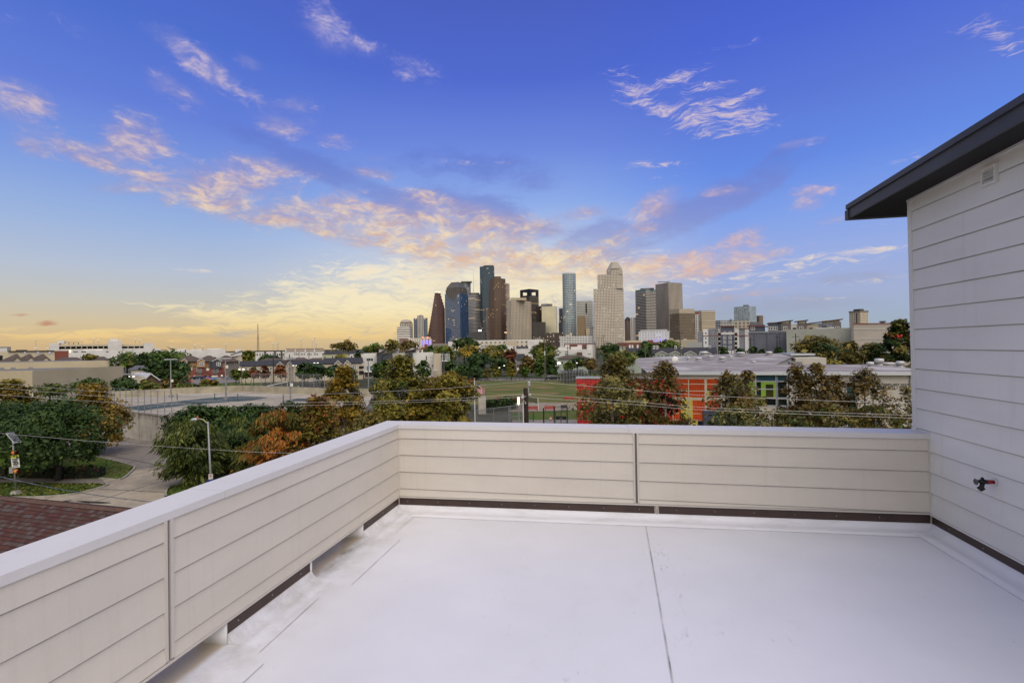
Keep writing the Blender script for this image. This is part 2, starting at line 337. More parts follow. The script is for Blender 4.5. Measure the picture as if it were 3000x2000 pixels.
ccol = t.mix(t.math('MULTIPLY', t.maprange(az, math.radians(8), math.radians(24), 0, 1, True), .7), ccol, rosy)
shcol = t.ramp(eld, [(dg(0), '#98a0a8'), (dg(4), '#9fa6bc'), (dg(9), '#9aa0c6'), (dg(14), '#8288c4'), (dg(20), '#6478c8'), (dg(36), '#4c62c4')])
base = t.mix(t.math('MULTIPLY', dsh, .58), base, shcol)
base = t.mix(t.math('MULTIPLY', dgl, .75), base, t.ramp(eld, [(dg(0), '#e6b878'), (dg(2), '#f4d592'), (dg(4.5), '#fdedbe'), (dg(9), '#fbeecb'), (dg(14), '#f6dcc0')]))
mauve = t.mix(.5, ccol, shcol)
base = t.mix(t.math('MULTIPLY', hz, .55), base, mauve)
base = t.mix(t.math('MULTIPLY', dp, .90), base, ccol)
base = t.mix(t.math('MULTIPLY', dc, .82), base, t.mix(.35, hi, lin('#e8d4d8')))
base = t.mix(t.math('MULTIPLY', t.maprange(lens, .1, .6, 0, 1, True), .6), base, lin('#b5654e'))

em = t.n('ShaderNodeEmission'); t.link(base, em.inputs[0]); em.inputs[1].default_value = 1.0; t.link(em.outputs[0], out.inputs[0])
# ================================================================== the roof deck (local frame turned 11.5 degrees off the view)
YAW = .20006
XL, YB, XR, YO = -2.5285, 5.4358, 3.0512, 5.6745
Z1, ZCAP, ZF, EXP = -1.0869, -.925, -.9713, .2
YN = -2.2                                      # deck runs on behind the camera
def deckobj(name, label, cat, base):           # Empty at a thing's base, deck axes; returns it and the matrix into its local frame
    c, s = math.cos(YAW), math.sin(YAW); x, y, z = base
    e = thing(name, label, cat, (c*x + s*y, -s*x + c*y, z + H), -YAW)
    return e, Matrix.Translation((-x, -y, -z))
def mb_at(mb, M):
    mb.v = [tuple(M @ Vector(v)) for v in mb.v]; return mb
def siding_mat(name, col, streak=.05):
    m, t, b = newmat(name); tc = t.n('ShaderNodeTexCoord').outputs['Object']
    a = t.noise(t.mapping(tc, scale=(1, 1, 2.5)), 1.1, 4, .6); g = t.noise(tc, 160, 2, .5)
    st = t.noise(t.mapping(tc, scale=(9, 9, .5)), 1.6, 4, .65)
    f = t.math('ADD', t.maprange(a, .3, .7, 1-streak, 1+streak), t.maprange(g, .3, .7, -.02, .02))
    f = t.math('MULTIPLY', f, t.maprange(st, .55, .8, 1.0, .93))
    c = t.vmath('SCALE', lin(col)[:3]); t.link(f, c.node.inputs['Scale']); t.link(c, b.inputs['Base Color'])
    b.inputs['Roughness'].default_value = .55; b.inputs['Specular IOR Level'].default_value = .35
    bp = t.n('ShaderNodeBump'); bp.inputs['Strength'].default_value = .12; bp.inputs['Distance'].default_value = .004
    t.link(t.noise(t.mapping(tc, scale=(3, 3, 14)), 22, 4, .6), bp.inputs['Height']); t.link(bp.outputs[0], b.inputs['Normal'])
    return m
M_side = siding_mat('cream lap siding', (.545, .502, .448))
M_trim = siding_mat('cream trim paint', (.50, .465, .43), .03)
M_cap = siding_mat('white cap paint', (.56, .545, .545), .04)
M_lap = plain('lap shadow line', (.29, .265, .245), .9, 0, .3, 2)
M_hside = siding_mat('pale grey lap siding', (.63, .615, .60)); M_htrim = siding_mat('pale grey trim', (.63, .615, .60), .03)
M_joint = plain('joint recess', (.15, .13, .115), .9, 0, .2, 3)
M_gap = plain('shadow gap', (.05, .045, .04), .9)
M_brown = plain('dark brown flashing', (.042, .023, .018), .45, .0, .25, 6, spec=.5)
M_screw = plain('screw steel', (.35, .35, .36), .35, .8)
M_caulk = plain('old caulk', (.42, .39, .33), .8, 0, .35, 20)
M_black = plain('charcoal fascia paint', (.045, .048, .060), .5, 0, .15, 3, spec=.4)
M_soffit = plain('dark soffit', (.012, .012, .013), .8, 0, .2, 3)
# --- white membrane with specks and scuffs
def membrane():
    m, t, b = newmat('white roof membrane'); tc = t.n('ShaderNodeTexCoord').outputs['Object']
    c = t.mix(t.maprange(t.noise(tc, .7, 4, .6), .35, .7, 0, 1), lin((.655, .655, .705)), lin((.595, .595, .64)))
    st = t.noise(tc, 3.2, 6, .7); c = t.mix(t.maprange(st, .60, .82, 0, .35), c, lin((.47, .45, .43)))
    sp_ = t.n('ShaderNodeTexVoronoi'); sp_.inputs['Scale'].default_value = 7; t.link(tc, sp_.inputs['Vector'])
    rr = t.n('ShaderNodeSeparateXYZ'); t.link(sp_.outputs['Color'], rr.inputs[0])
    spot = t.math('MULTIPLY', t.math('LESS_THAN', sp_.outputs['Distance'], t.math('MULTIPLY', rr.outputs[1], .055)), t.math('GREATER_THAN', rr.outputs[0], .62))
    c = t.mix(t.math('MULTIPLY', spot, .55), c, lin((.20, .18, .16)))
    scuff = t.math('MULTIPLY', t.maprange(t.noise(t.mapping(tc, scale=(1, .35, 1)), 26, 5, .7), .60, .72, 0, 1), t.maprange(t.noise(tc, 1.7, 2), .55, .66, 0, 1))
    c = t.mix(t.math('MULTIPLY', scuff, .35), c, lin((.30, .28, .27)))
    # grime lies where water stands: along the low (left) edge and in the coves
    sx = t.n('ShaderNodeSeparateXYZ'); t.link(tc, sx.inputs[0])
    edge = t.maprange(sx.outputs[0], XL - .02, XL + .55, 1, 0, True)
    grime = t.math('MULTIPLY', edge, t.maprange(t.noise(tc, 4.5, 6, .72), .42, .72, 0, .75))
    c = t.mix(grime, c, lin((.36, .33, .28)))
    e2 = t.math('MULTIPLY', t.maprange(sx.outputs[1], YB - .30, YB - .10, 0, 1, True), t.maprange(t.noise(t.mapping(tc, scale=(.6, 3, 1)), 4.0, 5, .7), .5, .72, 0, .5))
    c = t.mix(e2, c, lin((.40, .37, .35)))
    # rainwater stain inside the scuppers
    s2 = t.math('MULTIPLY', t.maprange(sx.outputs[0], XL - .02, XL + .16, 1, 0, True), t.maprange(t.noise(t.mapping(tc, scale=(1, .5, 1)), 6, 5, .7), .38, .62, .1, 1))
    sc = t.math('MULTIPLY', s2, t.math('GREATER_THAN', t.maprange(sx.outputs[1], 3.70, 3.72, 0, 1), .5))
    sc = t.math('MULTIPLY', sc, t.maprange(sx.outputs[1], 4.50, 4.56, 1, 0))
    c = t.mix(t.math('MULTIPLY', sc, .92), c, lin((.11, .085, .055)))
    inn = t.math('MULTIPLY', t.maprange(sx.outputs[0], XL - .05, XL + .10, 1, 0, True), t.maprange(t.noise(tc, 5, 5, .7), .3, .6, .55, .95))
    c = t.mix(inn, c, lin((.30, .24, .16))) if 0 else t.mix(t.math('MULTIPLY', t.maprange(sx.outputs[0], XL - .03, XL + .02, 1, 0), .8), c, lin((.42, .33, .21)))
    # scuff marks beside the middle seam
    ms = t.math('MULTIPLY', t.maprange(t.math('ABSOLUTE', t.math('SUBTRACT', sx.outputs[0], .42)), .03, .11, 1, 0, True), t.maprange(t.noise(t.mapping(tc, scale=(2.2, .8, 1)), 13, 5, .75), .55, .66, 0, 1))
    ms = t.math('MULTIPLY', ms, t.maprange(t.noise(tc, 1.3, 2), .42, .58, 0, .8)); c = t.mix(ms, c, lin((.22, .20, .19)))
    t.link(c, b.inputs['Base Color']); b.inputs['Roughness'].default_value = .42; b.inputs['Specular IOR Level'].default_value = .35
    bp = t.n('ShaderNodeBump'); bp.inputs['Strength'].default_value = .25; bp.inputs['Distance'].default_value = .03
    t.link(t.noise(tc, 2.3, 4, .55), bp.inputs['Height']); t.link(bp.outputs[0], b.inputs['Normal'])
    return m
M_memb = membrane()
M_seam = plain('membrane seam', (.40, .39, .40), .8, 0, .5, 6)
M_seam2 = plain('membrane patch', (.66, .655, .68), .4, 0, .06, 6)
def zfl(x): return -1.945 + (x - XL)*(.092/5.58)
def zsb(x): return -1.780 + (x - XL)*(.090/5.58)          # siding bottom on the back wall
def laps(mb, a, b, zs, zbot, ztop, axis, sgn, proud=.014):
    """lap boards between a and b along an axis; the wall plane is at coordinate p, outward = sgn"""
    p = {'x': XL, 'y': YB, 'r': XR}[axis]
    def P(u, off, z):
        w = p + sgn*off
        return (u, w, z) if axis == 'y' else (w, u, z)
    zs = [z for z in zs if z > (zbot(a) if callable(zbot) else zbot) + .02]
    edges = [ztop] + zs
    for i, zt in enumerate(edges):
        last = i == len(edges) - 1
        for (u0, u1) in ((a, b),):
            zb0 = (zbot(u0) if callable(zbot) else zbot) if last else edges[i+1]
            zb1 = (zbot(u1) if callable(zbot) else zbot) if last else edges[i+1]
            q = [P(u0, proud, zb0), P(u1, proud, zb1), P(u1, .004, zt), P(u0, .004, zt)]
            w = [P(u0, proud, zb0), P(u1, proud, zb1), P(u1, .002, zb1), P(u0, .002, zb0)]
            flip = (axis == 'y') == (sgn > 0)
            mb.quad(*(q[::-1] if flip else q)); mb.quad(*(w if flip else w[::-1]))
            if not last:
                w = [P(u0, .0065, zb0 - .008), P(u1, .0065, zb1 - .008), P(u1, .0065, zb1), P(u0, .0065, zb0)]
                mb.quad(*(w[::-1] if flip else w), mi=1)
SCREWS = []
def screw_row(mb, pts, nrm):
    n = Vector(nrm)
    for p in pts:
        p = Vector(p); mb = MB(); SCREWS.append(mb); mb.lathe([(.005, 0), (.005, .002), (.0035, .004), (.001, .0045)], 8, 0, Matrix.Translation(p) @ n.to_track_quat('Z', 'Y').to_matrix().to_4x4())
def put_screws(par, nm='screw', mat=None):
    for q in SCREWS: deckpart(q, nm, mat or M_screw, par)
    SCREWS.clear()
courses = [Z1 - EXP*k for k in range(4)]
OX = -2.792; OY = 5.705
# ---------------- roof deck floor
fl = MB()
xs = [OX + .02, XL] + list(np.linspace(XL + .1, XR - .1, 24)) + [XR]
ys = list(np.linspace(YN, YB - .1, 24)) + [YB]
vi = {}
vs, fs = [], []
for j, y in enumerate(ys):
    for i, x in enumerate(xs): vi[i, j] = len(vs); vs.append((x, y, zfl(max(x, XL))))
for j in range(len(ys)-1):
    for i in range(len(xs)-1): fs.append((vi[i,j], vi[i+1,j], vi[i+1,j+1], vi[i,j+1]))
fl.add(vs, fs)
def cove_prof(h):      # (offset from wall, height above floor)
    return [(.002, h), (.016, h - .002), (.030, h*.62), (.052, h*.28), (.080, h*.08), (.115, .003), (.235, .003), (.2352, 0)]
def cove(mb, path, nrm):                                  # path: list of (x, y, ztop)
    pr = []
    for k, (x, y, zt) in enumerate(path):
        wob = .004*math.sin(k*1.7) + .003*math.sin(k*3.1+1)
        pr.append([(x + nrm[0]*(o + (wob if .01 < o < .2 else 0)), y + nrm[1]*(o + (wob if .01 < o < .2 else 0)), zfl(max(XL, x + nrm[0]*o)) + h) for o, h in cove_prof(zt - zfl(x))])
    n = len(pr[0]); b = [p for r in pr for p in r]
    fcs = [(k*n+i, k*n+i+1, (k+1)*n+i+1, (k+1)*n+i) for k in range(len(pr)-1) for i in range(n-1)]
    mb.add(b, [f[::-1] for f in fcs] if nrm[1] < 0 or nrm[0] > 0 else fcs)
    for r in (pr[0], pr[-1]): zf_ = min(p[2] for p in r) - .002; mb.poly(r + [(r[-1][0], r[-1][1], zf_), (r[0][0], r[0][1], zf_)])
segs = [(2.767, 3.684), (4.567, YB), (YN, .9)]            # solid base between the scuppers
cv = MB()
cove(cv, [(x, YB, zsb(x) - .105) for x in np.linspace(XL + .02, XR - .02, 40)], (0, -1))
cove(cv, [(XR, y, -1.793) for y in np.linspace(YN, YB - .01, 40)], (-1, 0))
for a, b_ in segs: cove(cv, [(XL, y, -1.880) for y in np.linspace(a, min(b_, YB - .01), 14)], (1, 0))
dk, Md = deckobj('roof_deck', 'white membrane roof deck floor inside the cream parapet', 'roof deck', (0, 2, -2))
dk['kind'] = 'structure'
# keep object space = deck space so the stains lie where water runs
def deckpart(mb, name, mats, parent, smooth=False):
    M = Matrix.Translation((-parent['bx'], -parent['by'], -parent['bz'])); o = mb.build(name, mats, parent, smooth)
    o.location = M.to_translation(); return o
dk['bx'], dk['by'], dk['bz'] = 0.0, 2.0, -2.0
deckpart(fl, 'membrane', M_memb, dk, True)
deckpart(cv, 'cove', M_memb, dk, True)
def ribbon(mb, pts, w=.006, h=.0062):
    for (x0, y0), (x1, y1) in zip(pts[:-1], pts[1:]):
        d = Vector((x1-x0, y1-y0)); L = d.length; d.normalize(); n = Vector((-d.y, d.x))*w/2
        p = [(x0-n.x, y0-n.y), (x1-n.x, y1-n.y), (x1+n.x, y1+n.y), (x0+n.x, y0+n.y)]
        mb.poly([(a, b, zfl(a) + h) for a, b in p])
sm = MB()
ribbon(sm, [(XL+.26, YB-.24), (-.5, YB-.245), (1.4, YB-.235), (XR-.23, YB-.24)], .005)
ribbon(sm, [(XR-.235, YB-.24), (XR-.23, 4.2), (XR-.24, YN)], .005)
ribbon(sm, [(.335, YB-.245), (.326, 4.0), (.312, 2.8), (.30, YN)], .009)
ribbon(sm, [(XL+.30, YB-.26), (XL+.29, 4.72)], .005); ribbon(sm, [(XL+.42, 4.55), (XL+.42, 3.62)], .005); ribbon(sm, [(XL+.27, 3.4), (XL+.29, 2.72)], .005); ribbon(sm, [(XL+.40, 2.62), (XL+.40, 1.2)], .005)
deckpart(sm, 'seam', M_seam, dk)
# ---------------- parapet walls
def parapet(name, label, base): 
    e, M = deckobj(name, label, 'parapet wall', base); e['bx'], e['by'], e['bz'] = base; return e
pl = parapet('parapet_wall', 'cream lap siding parapet wall along the left edge of the roof deck', (XL - .12, 2, -2))
s = MB()
s.box(OX + .03, XL - .002, YN, YB + .002, -1.775, ZF)                                       # core
for a, b_ in segs: s.box(OX + .03, XL - .002, a, b_, -2.05, -1.776)
lp = MB()
laps(lp, YN, 2.312, courses, -1.778, ZF, 'x', 1); laps(lp, 2.366, YB - .021, courses, -1.782, ZF, 'x', 1)
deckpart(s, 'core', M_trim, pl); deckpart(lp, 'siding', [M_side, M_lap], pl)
_r = ray(658, 1440); _t = -2.512/(math.cos(YAW)*_r.x - math.sin(YAW)*_r.y); YJ = (math.sin(YAW)*_r.x + math.cos(YAW)*_r.y)*_t
c = MB(); c.prism([(OX, YN), (-2.512, YN), (-2.512, YJ), (OX, YJ)], ZF, ZCAP); c.prism([(OX - .001, YJ + .0015), (-2.5105, YJ + .0015), (-2.5105, YB - .0165), (OX, OY)], ZF - .001, ZCAP + .0018); deckpart(c, 'cap', M_cap, pl)
g = MB()
for y0, y1 in ((2.308, 2.328), (2.347, 2.368), (YB - .021, YB - .003)): g.box(XL, XL + .018, y0, y1, -1.772, ZF - .001)
deckpart(g, 'trim', M_trim, pl)
g = MB(); g.box(XL - .001, XL + .003, 2.328, 2.347, -1.772, ZF - .001); deckpart(g, 'joint', M_joint, pl)
b = MB(); b.box(XL, XL + .020, YN, YB - .003, -1.797, -1.784); deckpart(b, 'drip_ledge', M_trim, pl)
b = MB()
for a, b_ in segs: b.box(XL - .001, XL + .006, a, b_ - .012, -1.884, -1.7975)
deckpart(b, 'base_flashing', M_brown, pl)
b = MB()
for a, b_ in segs[:2]: screw_row(b, [(XL + .006, a + .10 + k*.34, -1.842) for k in range(int((b_ - a)/.34) + 1) if a + .1 + k*.34 < b_ - .03], (1, 0, 0))
put_screws(pl)
b = MB()                                                                    # membrane boots at the scupper jambs
for y, sg in ((2.767, -1), (3.684, 1), (4.567, -1)):
    pts = [(XL - .22, y, -1.80), (XL + .012, y, -1.80)]
    b.box(XL - .22, XL + .010, min(y, y + sg*.012), max(y, y + sg*.012), -1.96, -1.80)
    pass
deckpart(b, 'scupper_boot', M_seam2, pl, True)
pb = parapet('parapet_wall', 'cream lap siding parapet wall across the far end of the roof deck', (0, YB + .12, -2))
s = MB(); s.box(XL + .0, XR, YB + .002, OY - .03, -2.05, ZF); deckpart(s, 'core', M_trim, pb)
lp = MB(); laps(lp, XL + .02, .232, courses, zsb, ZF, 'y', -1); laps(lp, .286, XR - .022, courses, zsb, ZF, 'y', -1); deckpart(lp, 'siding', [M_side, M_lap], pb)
c = MB(); c.prism([(-2.512, YB - .016), (.182, YB - .016), (.182, OY), (OX, OY)], ZF, ZCAP); c.prism([(.1835, YB - .0175), (XR - .001, YB - .0175), (XR - .001, OY + .001), (.1835, OY + .001)], ZF - .001, ZCAP + .002); deckpart(c, 'cap', M_cap, pb)
g = MB()
for x0, x1 in ((.228, .247), (.269, .290), (XL + .003, XL + .021), (XR - .022, XR - .003)): g.box(x0, x1, YB - .018, YB, zsb(x0) + .004, ZF - .001)
deckpart(g, 'trim', M_trim, pb)
g = MB(); g.box(.247, .269, YB - .003, YB + .001, zsb(.25) + .004, ZF - .001); deckpart(g, 'joint', M_joint, pb)
b = MB(); 
b.add([(XL + .02, YB - .02, zsb(XL) - .018), (XR, YB - .02, zsb(XR) - .018), (XR, YB - .02, zsb(XR) - .004), (XL + .02, YB - .02, zsb(XL) - .004), (XL + .02, YB, zsb(XL) - .004), (XR, YB, zsb(XR) - .004), (XL + .02, YB, zsb(XL) - .018), (XR, YB, zsb(XR) - .018)], [(0,1,2,3), (3,2,5,4), (6,7,1,0)])
deckpart(b, 'drip_ledge', M_trim, pb)
b = MB()
for x0, x1 in ((XL + .012, .442), (.490, XR - .012)):
    b.add([(x0, YB - .007, zsb(x0) - .110), (x1, YB - .007, zsb(x1) - .110), (x1, YB - .007, zsb(x1) - .0185), (x0, YB - .007, zsb(x0) - .0185), (x0, YB, zsb(x0) - .110), (x1, YB, zsb(x1) - .110)], [(0,1,2,3), (4,5,1,0)])
deckpart(b, 'base_flashing', M_brown, pb)
b = MB(); screw_row(b, [(x, YB - .008, zsb(x) - .062) for x in np.arange(XL + .12, XR - .1, .385)], (0, -1, 0)); put_screws(pb)
b = MB()
rr = random.Random(3)
for x in (.466, XL + .006, XR - .006):
    for k in range(7):
        z = zsb(x) - .015 - k*.0145; wv = rr.uniform(.006, .013); b.box(x - wv, x + wv, YB - .012 - rr.uniform(0, .004), YB, z - .016, z)
deckpart(b, 'caulk', M_caulk, pb)
# ---------------- the house beside the deck
YH = 1.2
hw = deckobj('townhouse', 'pale lap sided house wall with a dark overhanging roof at the right', 'house', (XR + 2, 2, -H))[0]
hw['bx'], hw['by'], hw['bz'] = XR + 2, 2.0, -H
ZS = 1.436
def zso(y): return ZS - .0193*(y - YO)
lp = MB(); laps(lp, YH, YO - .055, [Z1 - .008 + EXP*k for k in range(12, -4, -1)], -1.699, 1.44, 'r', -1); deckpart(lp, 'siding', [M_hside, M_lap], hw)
s = MB(); s.box(XR + .002, XR + 4, YH, YO - .002, -H, 1.43); s.box(OX + .06, XR + .0015, YN, OY - .06, -H, -2.055); deckpart(s, 'wall', M_trim, hw)
s = MB(); s.box(XR - .020, XR + .06, YO - .054, YO, -2.3, zso(YO) - .001); deckpart(s, 'corner_board', M_htrim, hw)
s = MB(); s.prism([(XR - .026, YH), (XR, YH), (XR, YO), (XR - .026, YO)], [zso(YH) - .022, zso(YH) - .022, zso(YO) - .022, zso(YO) - .022], [zso(YH) - .002, zso(YH) - .002, zso(YO) - .002, zso(YO) - .002]); deckpart(s, 'top_trim', M_htrim, hw)
def slab(x0, x1, y0, y1, za, zb): 
    m = MB(); m.prism([(x0, y0), (x1, y0), (x1, y1), (x0, y1)], [zso(y0) + za]*2 + [zso(y1) + za]*2, [zso(y0) + zb]*2 + [zso(y1) + zb]*2); return m
XE = 2.757; YE = 6.268
deckpart(slab(XE + .02, XR + 4, YH, YE - .02, 0.0, .03), 'soffit', M_soffit, hw)
f = slab(XE, XE + .0195, YH, YE, -.006, .105); f2 = slab(XE + .02, XR + 4, YE - .0195, YE, -.006, .105); f.add(f2.v, f2.f); deckpart(f, 'fascia', M_black, hw)
f = slab(XE - .022, XE + .05, YH, YE + .03, .1055, .158); f2 = slab(XE - .012, XR + 4, YE + .001, YE + .075, -.012, .10); f.add(f2.v, f2.f); deckpart(f, 'drip_edge', M_black, hw)
f = slab(XE + .051, XR + 4, YH, YE + .02, .106, .172); deckpart(f, 'roof', plain('dark shingle', (.03, .03, .033), .9, 0, .3, 12), hw)
b = MB(); screw_row(b, [(XE - .0225, 4.06, zso(4.06) + .125)], (-1, 0, 0)); put_screws(hw, 'bolt', M_black)
b = MB(); b.box(XR - .020, XR, YH, YB - .006, -1.716, -1.702); deckpart(b, 'drip_ledge', M_htrim, hw)
b = MB(); b.box(XR - .007, XR, YH, YB - .012, -1.798, -1.7165); deckpart(b, 'base_flashing', M_brown, hw)
b = MB(); screw_row(b, [(XR - .0075, y, -1.76) for y in np.arange(1.4, YB - .1, .42)], (-1, 0, 0)); put_screws(hw)
# wall vent
b = MB(); y0, y1, z0, z1 = 4.497, 4.652, 1.240, 1.388; x = XR - .004
for a in ((y0, y1, z0, z0 + .018), (y0, y1, z1 - .018, z1), (y0, y0 + .018, z0 + .018, z1 - .018), (y1 - .018, y1, z0 + .018, z1 - .018)): b.box(x - .030, x, *a)
for k in range(4):
    zz = z0 + .022 + k*.028; b.add([(x - .026, y0 + .018, zz), (x - .026, y1 - .018, zz), (x - .004, y1 - .018, zz + .032), (x - .004, y0 + .018, zz + .032)], [(0,1,2,3)])
vt = deckpart(b, 'vent', M_htrim, hw)
# ---------------- fire-hose style tap on the wall
fx, fy, fz = XR - .013, 4.613, -1.166
fa = deckobj('outdoor_faucet', 'black hose tap on a red pipe sleeve sticking out of the house wall', 'faucet', (fx, fy, fz))[0]
fa['bx'], fa['by'], fa['bz'] = fx, fy, fz
def cyl(mb, a, b, r, n=14): mb.tube([a, b], r, n)
M_red = plain('red plastic sleeve', (.20, .005, .005), .4, 0, .1, 20); M_blackp = plain('black cast metal', (.012, .012, .013), .4, .3, .2, 30)
b = MB(); b.tube([(fx, fy, fz), (fx - .004, fy, fz)], .030, 18); deckpart(b, 'escutcheon', plain('white ring', (.6, .6, .58), .5), fa)
b = MB(); b.tube([(fx - .004, fy, fz), (fx - .052, fy + .002, fz - .002)], [.0145, .017], 16); deckpart(b, 'pipe_sleeve', M_red, fa, True)
b = MB(); b.tube([(fx - .056, fy + .002, fz - .001), (fx - .075, fy + .003, fz), (fx - .098, fy + .004, fz), (fx - .112, fy + .004, fz)], [.018, .020, .017, .010], 14)
b.tube([(fx - .082, fy + .003, fz + .015), (fx - .084, fy + .003, fz + .034)], [.014, .009], 10)
b.tube([(fx - .082, fy + .003, fz - .012), (fx - .088, fy + .004, fz - .042), (fx - .093, fy + .004, fz - .058)], [.016, .015, .015], 12); deckpart(b, 'valve_body', M_blackp, fa, True)
b = MB(); b.tube([(fx - .080, fy + .003, fz - .045), (fx - .106, fy + .005, fz - .066)], [.021, .021], 12); deckpart(b, 'spout', M_blackp, fa)
b = MB(); hc = Vector((fx - .128, fy + .004, fz - .004)); n = 24
ring = [hc + Vector((.006*math.sin(q*6)*0, .021*math.cos(q)*(1 + .09*math.cos(6*q)), .021*math.sin(q)*(1 + .09*math.cos(6*q)))) for q in np.linspace(0, 2*PI, n + 1)]
b.tube(ring, .0045, 6, cap=False)
for q in range(3): 
    d = Vector((0, .023*math.cos(q*PI/3 + .3), .023*math.sin(q*PI/3 + .3))); b.tube([hc - d, hc + d], .0035, 6)
b.tube([hc + Vector((.02, 0, 0)), hc - Vector((.004, 0, 0))], .006, 8); deckpart(b, 'handwheel', plain('worn grey metal', (.10, .10, .10), .4, .7, .4, 60), fa)
# ================================================================== ground, street, driveway, lawns
def sheet(name, polys, z, mat, uvs=None):
    mb = MB()
    for p in polys: mb.poly([(q[0], q[1], z) for q in p])
    o = mb.build(name, mat); return struct(o)
def pxy(lst, z=0.0): return [tuple(G(a, b, z))[:2] for a, b in lst]
def ccw(p):
    a = sum(p[i][0]*p[(i+1) % len(p)][1] - p[(i+1) % len(p)][0]*p[i][1] for i in range(len(p)))
    return p if a > 0 else p[::-1]
def ground_mat(name, c1, c2, c3, s1=.05, s2=.6, rough=.95):
    m, t, b = newmat(name); tc = t.n('ShaderNodeTexCoord').outputs['Object']
    a = t.noise(tc, s1, 5, .6); f = t.noise(tc, s2, 6, .7)
    c = t.mix(t.maprange(a, .40, .62, 0, 1, True), lin(c1), lin(c2)); c = t.mix(t.maprange(f, .48, .70, 0, .85), c, lin(c3))
    k = t.vmath('SCALE', c); t.link(t.maprange(t.noise(tc, 7, 3, .7), .25, .75, .6, 1.4), k.node.inputs['Scale']); t.link(k, b.inputs['Base Color']); b.inputs['Roughness'].default_value = rough; b.inputs['Specular IOR Level'].default_value = .1
    return m
def concrete_mat(name, col, joint=4.5, rot=.2, dark=(.12, .105, .085), jc=.7):
    m, t, b = newmat(name); tc = t.n('ShaderNodeTexCoord').outputs['Object']
    p = t.mapping(tc, rot=(0, 0, rot)); s = t.n('ShaderNodeSeparateXYZ'); t.link(p, s.inputs[0])
    jx = t.math('COMPARE', t.math('FRACT', t.math('MULTIPLY', s.outputs[0], 1/joint)), .5, .018); jy = t.math('COMPARE', t.math('FRACT', t.math('MULTIPLY', s.outputs[1], 1/(joint*1.3))), .5, .014)
    j = t.math('MAXIMUM', jx, jy)
    a = t.noise(tc, .25, 6, .65); f = t.noise(tc, 3.0, 6, .7)
    c = t.mix(t.maprange(a, .42, .68, 0, .65), lin(col), lin(dark)); k = t.vmath('SCALE', c); t.link(t.maprange(f, .25, .75, .78, 1.2), k.node.inputs['Scale'])
    c = t.mix(t.math('MULTIPLY', j, jc), k, lin((.05, .048, .044))); t.link(c, b.inputs['Base Color']); b.inputs['Roughness'].default_value = .85; b.inputs['Specular IOR Level'].default_value = .2
    return m
M_ground = ground_mat('city ground', (.035, .042, .020), (.075, .070, .055), (.10, .095, .085))
M_lawn = ground_mat('cut lawn', (.062, .112, .020), (.105, .105, .032), (.030, .060, .010), .25, 1.2)
M_field = ground_mat('dry sports field', (.085, .105, .026), (.17, .145, .055), (.11, .115, .036), .035, .12)
M_sandy = ground_mat('bare sand', (.24, .20, .15), (.29, .25, .19), (.17, .14, .11), .3, 1.5)
M_conc = concrete_mat('pale driveway concrete', (.35, .30, .225))
M_conc2 = concrete_mat('grey lane concrete', (.225, .20, .175), 5.5, .5)
M_walk = concrete_mat('sidewalk concrete', (.20, .175, .145), 1.6, .2)
M_kerb = plain('kerb concrete', (.27, .25, .21), .9, 0, .3, 1.5)
M_asph = concrete_mat('asphalt', (.075, .072, .068), 40, .2, (.05, .05, .05))
M_path = concrete_mat('park path', (.23, .21, .185), 3, .3)
sheet('ground', [[(-9000, -200), (9000, -200), (9000, 9000), (-9000, 9000)]], 0, M_ground)
# street runs parallel to the far parapet; its right end comes closer
c_, s_ = math.cos(YAW), math.sin(YAW)
def st(x, y): return (c_*x + s_*y, -s_*x + c_*y)
sheet('street', [[st(-120, 23), st(90, 23), st(90, 31), st(-120, 31)]], .004, M_conc)
drive_l = [(238,1444),(281,1433),(305,1424),(317,1419),(309,1417),(292,1403),(351,1405),(385,1382),(393,1371),(387,1365),(360,1356),(275,1337),(262,1320),(262,1300)]
drive_r = [(560,1282),(535,1300),(520,1324),(470,1330),(500,1345),(560,1365),(600,1390),(560,1405),(520,1416),(502,1424),(488,1436),(484,1448),(490,1462)]
near = [tuple(st(-14, 30.5)), tuple(st(-22, 30.5))]
poly = pxy(drive_l) + pxy(drive_r) + near
# driveway: split so it stays a clean fan
dl = pxy([(200,1452),(238,1444),(281,1433),(317,1419),(292,1403),(351,1405),(393,1371),(360,1356),(275,1337),(262,1300)])
dr = pxy([(560,1462),(484,1452),(486,1440),(502,1424),(520,1416),(560,1405),(640,1385),(640,1350),(600,1330),(560,1290)])
quads = [[dl[i], dl[i+1], dr[i+1], dr[i]] for i in range(len(dl)-1)]
sheet('driveway', quads[:6], .008, M_conc); sheet('side_lane', quads[6:] + [[dl[-1], dr[-1], tuple(G(640, 1262))[:2], tuple(G(120, 1262))[:2]], [dl[-1], tuple(G(120,1262))[:2], tuple(G(-300,1290))[:2], tuple(G(120,1320))[:2]]], .0085, M_conc2)
lawn1 = pxy([(-330,1412),(0,1413),(309,1417.5),(317,1419),(310,1424),(281,1433),(238,1444),(196,1451),(112,1457),(0,1458),(-330,1458)])
lawn2 = pxy([(-330,1330),(56,1332),(180,1328),(275,1337),(330,1349),(387,1365),(393,1371),(385,1382),(351,1405),(292,1402),(0,1397),(-330,1395)])
lawn3 = pxy([(640,1470),(484,1456),(486,1440),(493,1431),(502,1424),(520,1419),(600,1420),(640,1420)])
sheet('lawn', [ccw(lawn1), ccw(lawn2), ccw(lawn3)], .012, M_lawn)
sheet('sidewalk', [ccw(pxy([(-330,1394.5),(0,1398),(300,1403),(309,1417),(0,1412.5),(-330,1411.5)])), ccw(pxy([(520,1415),(640,1410),(900,1410),(900,1420),(640,1421),(520,1420)]))], .016, M_walk)
kb = MB()
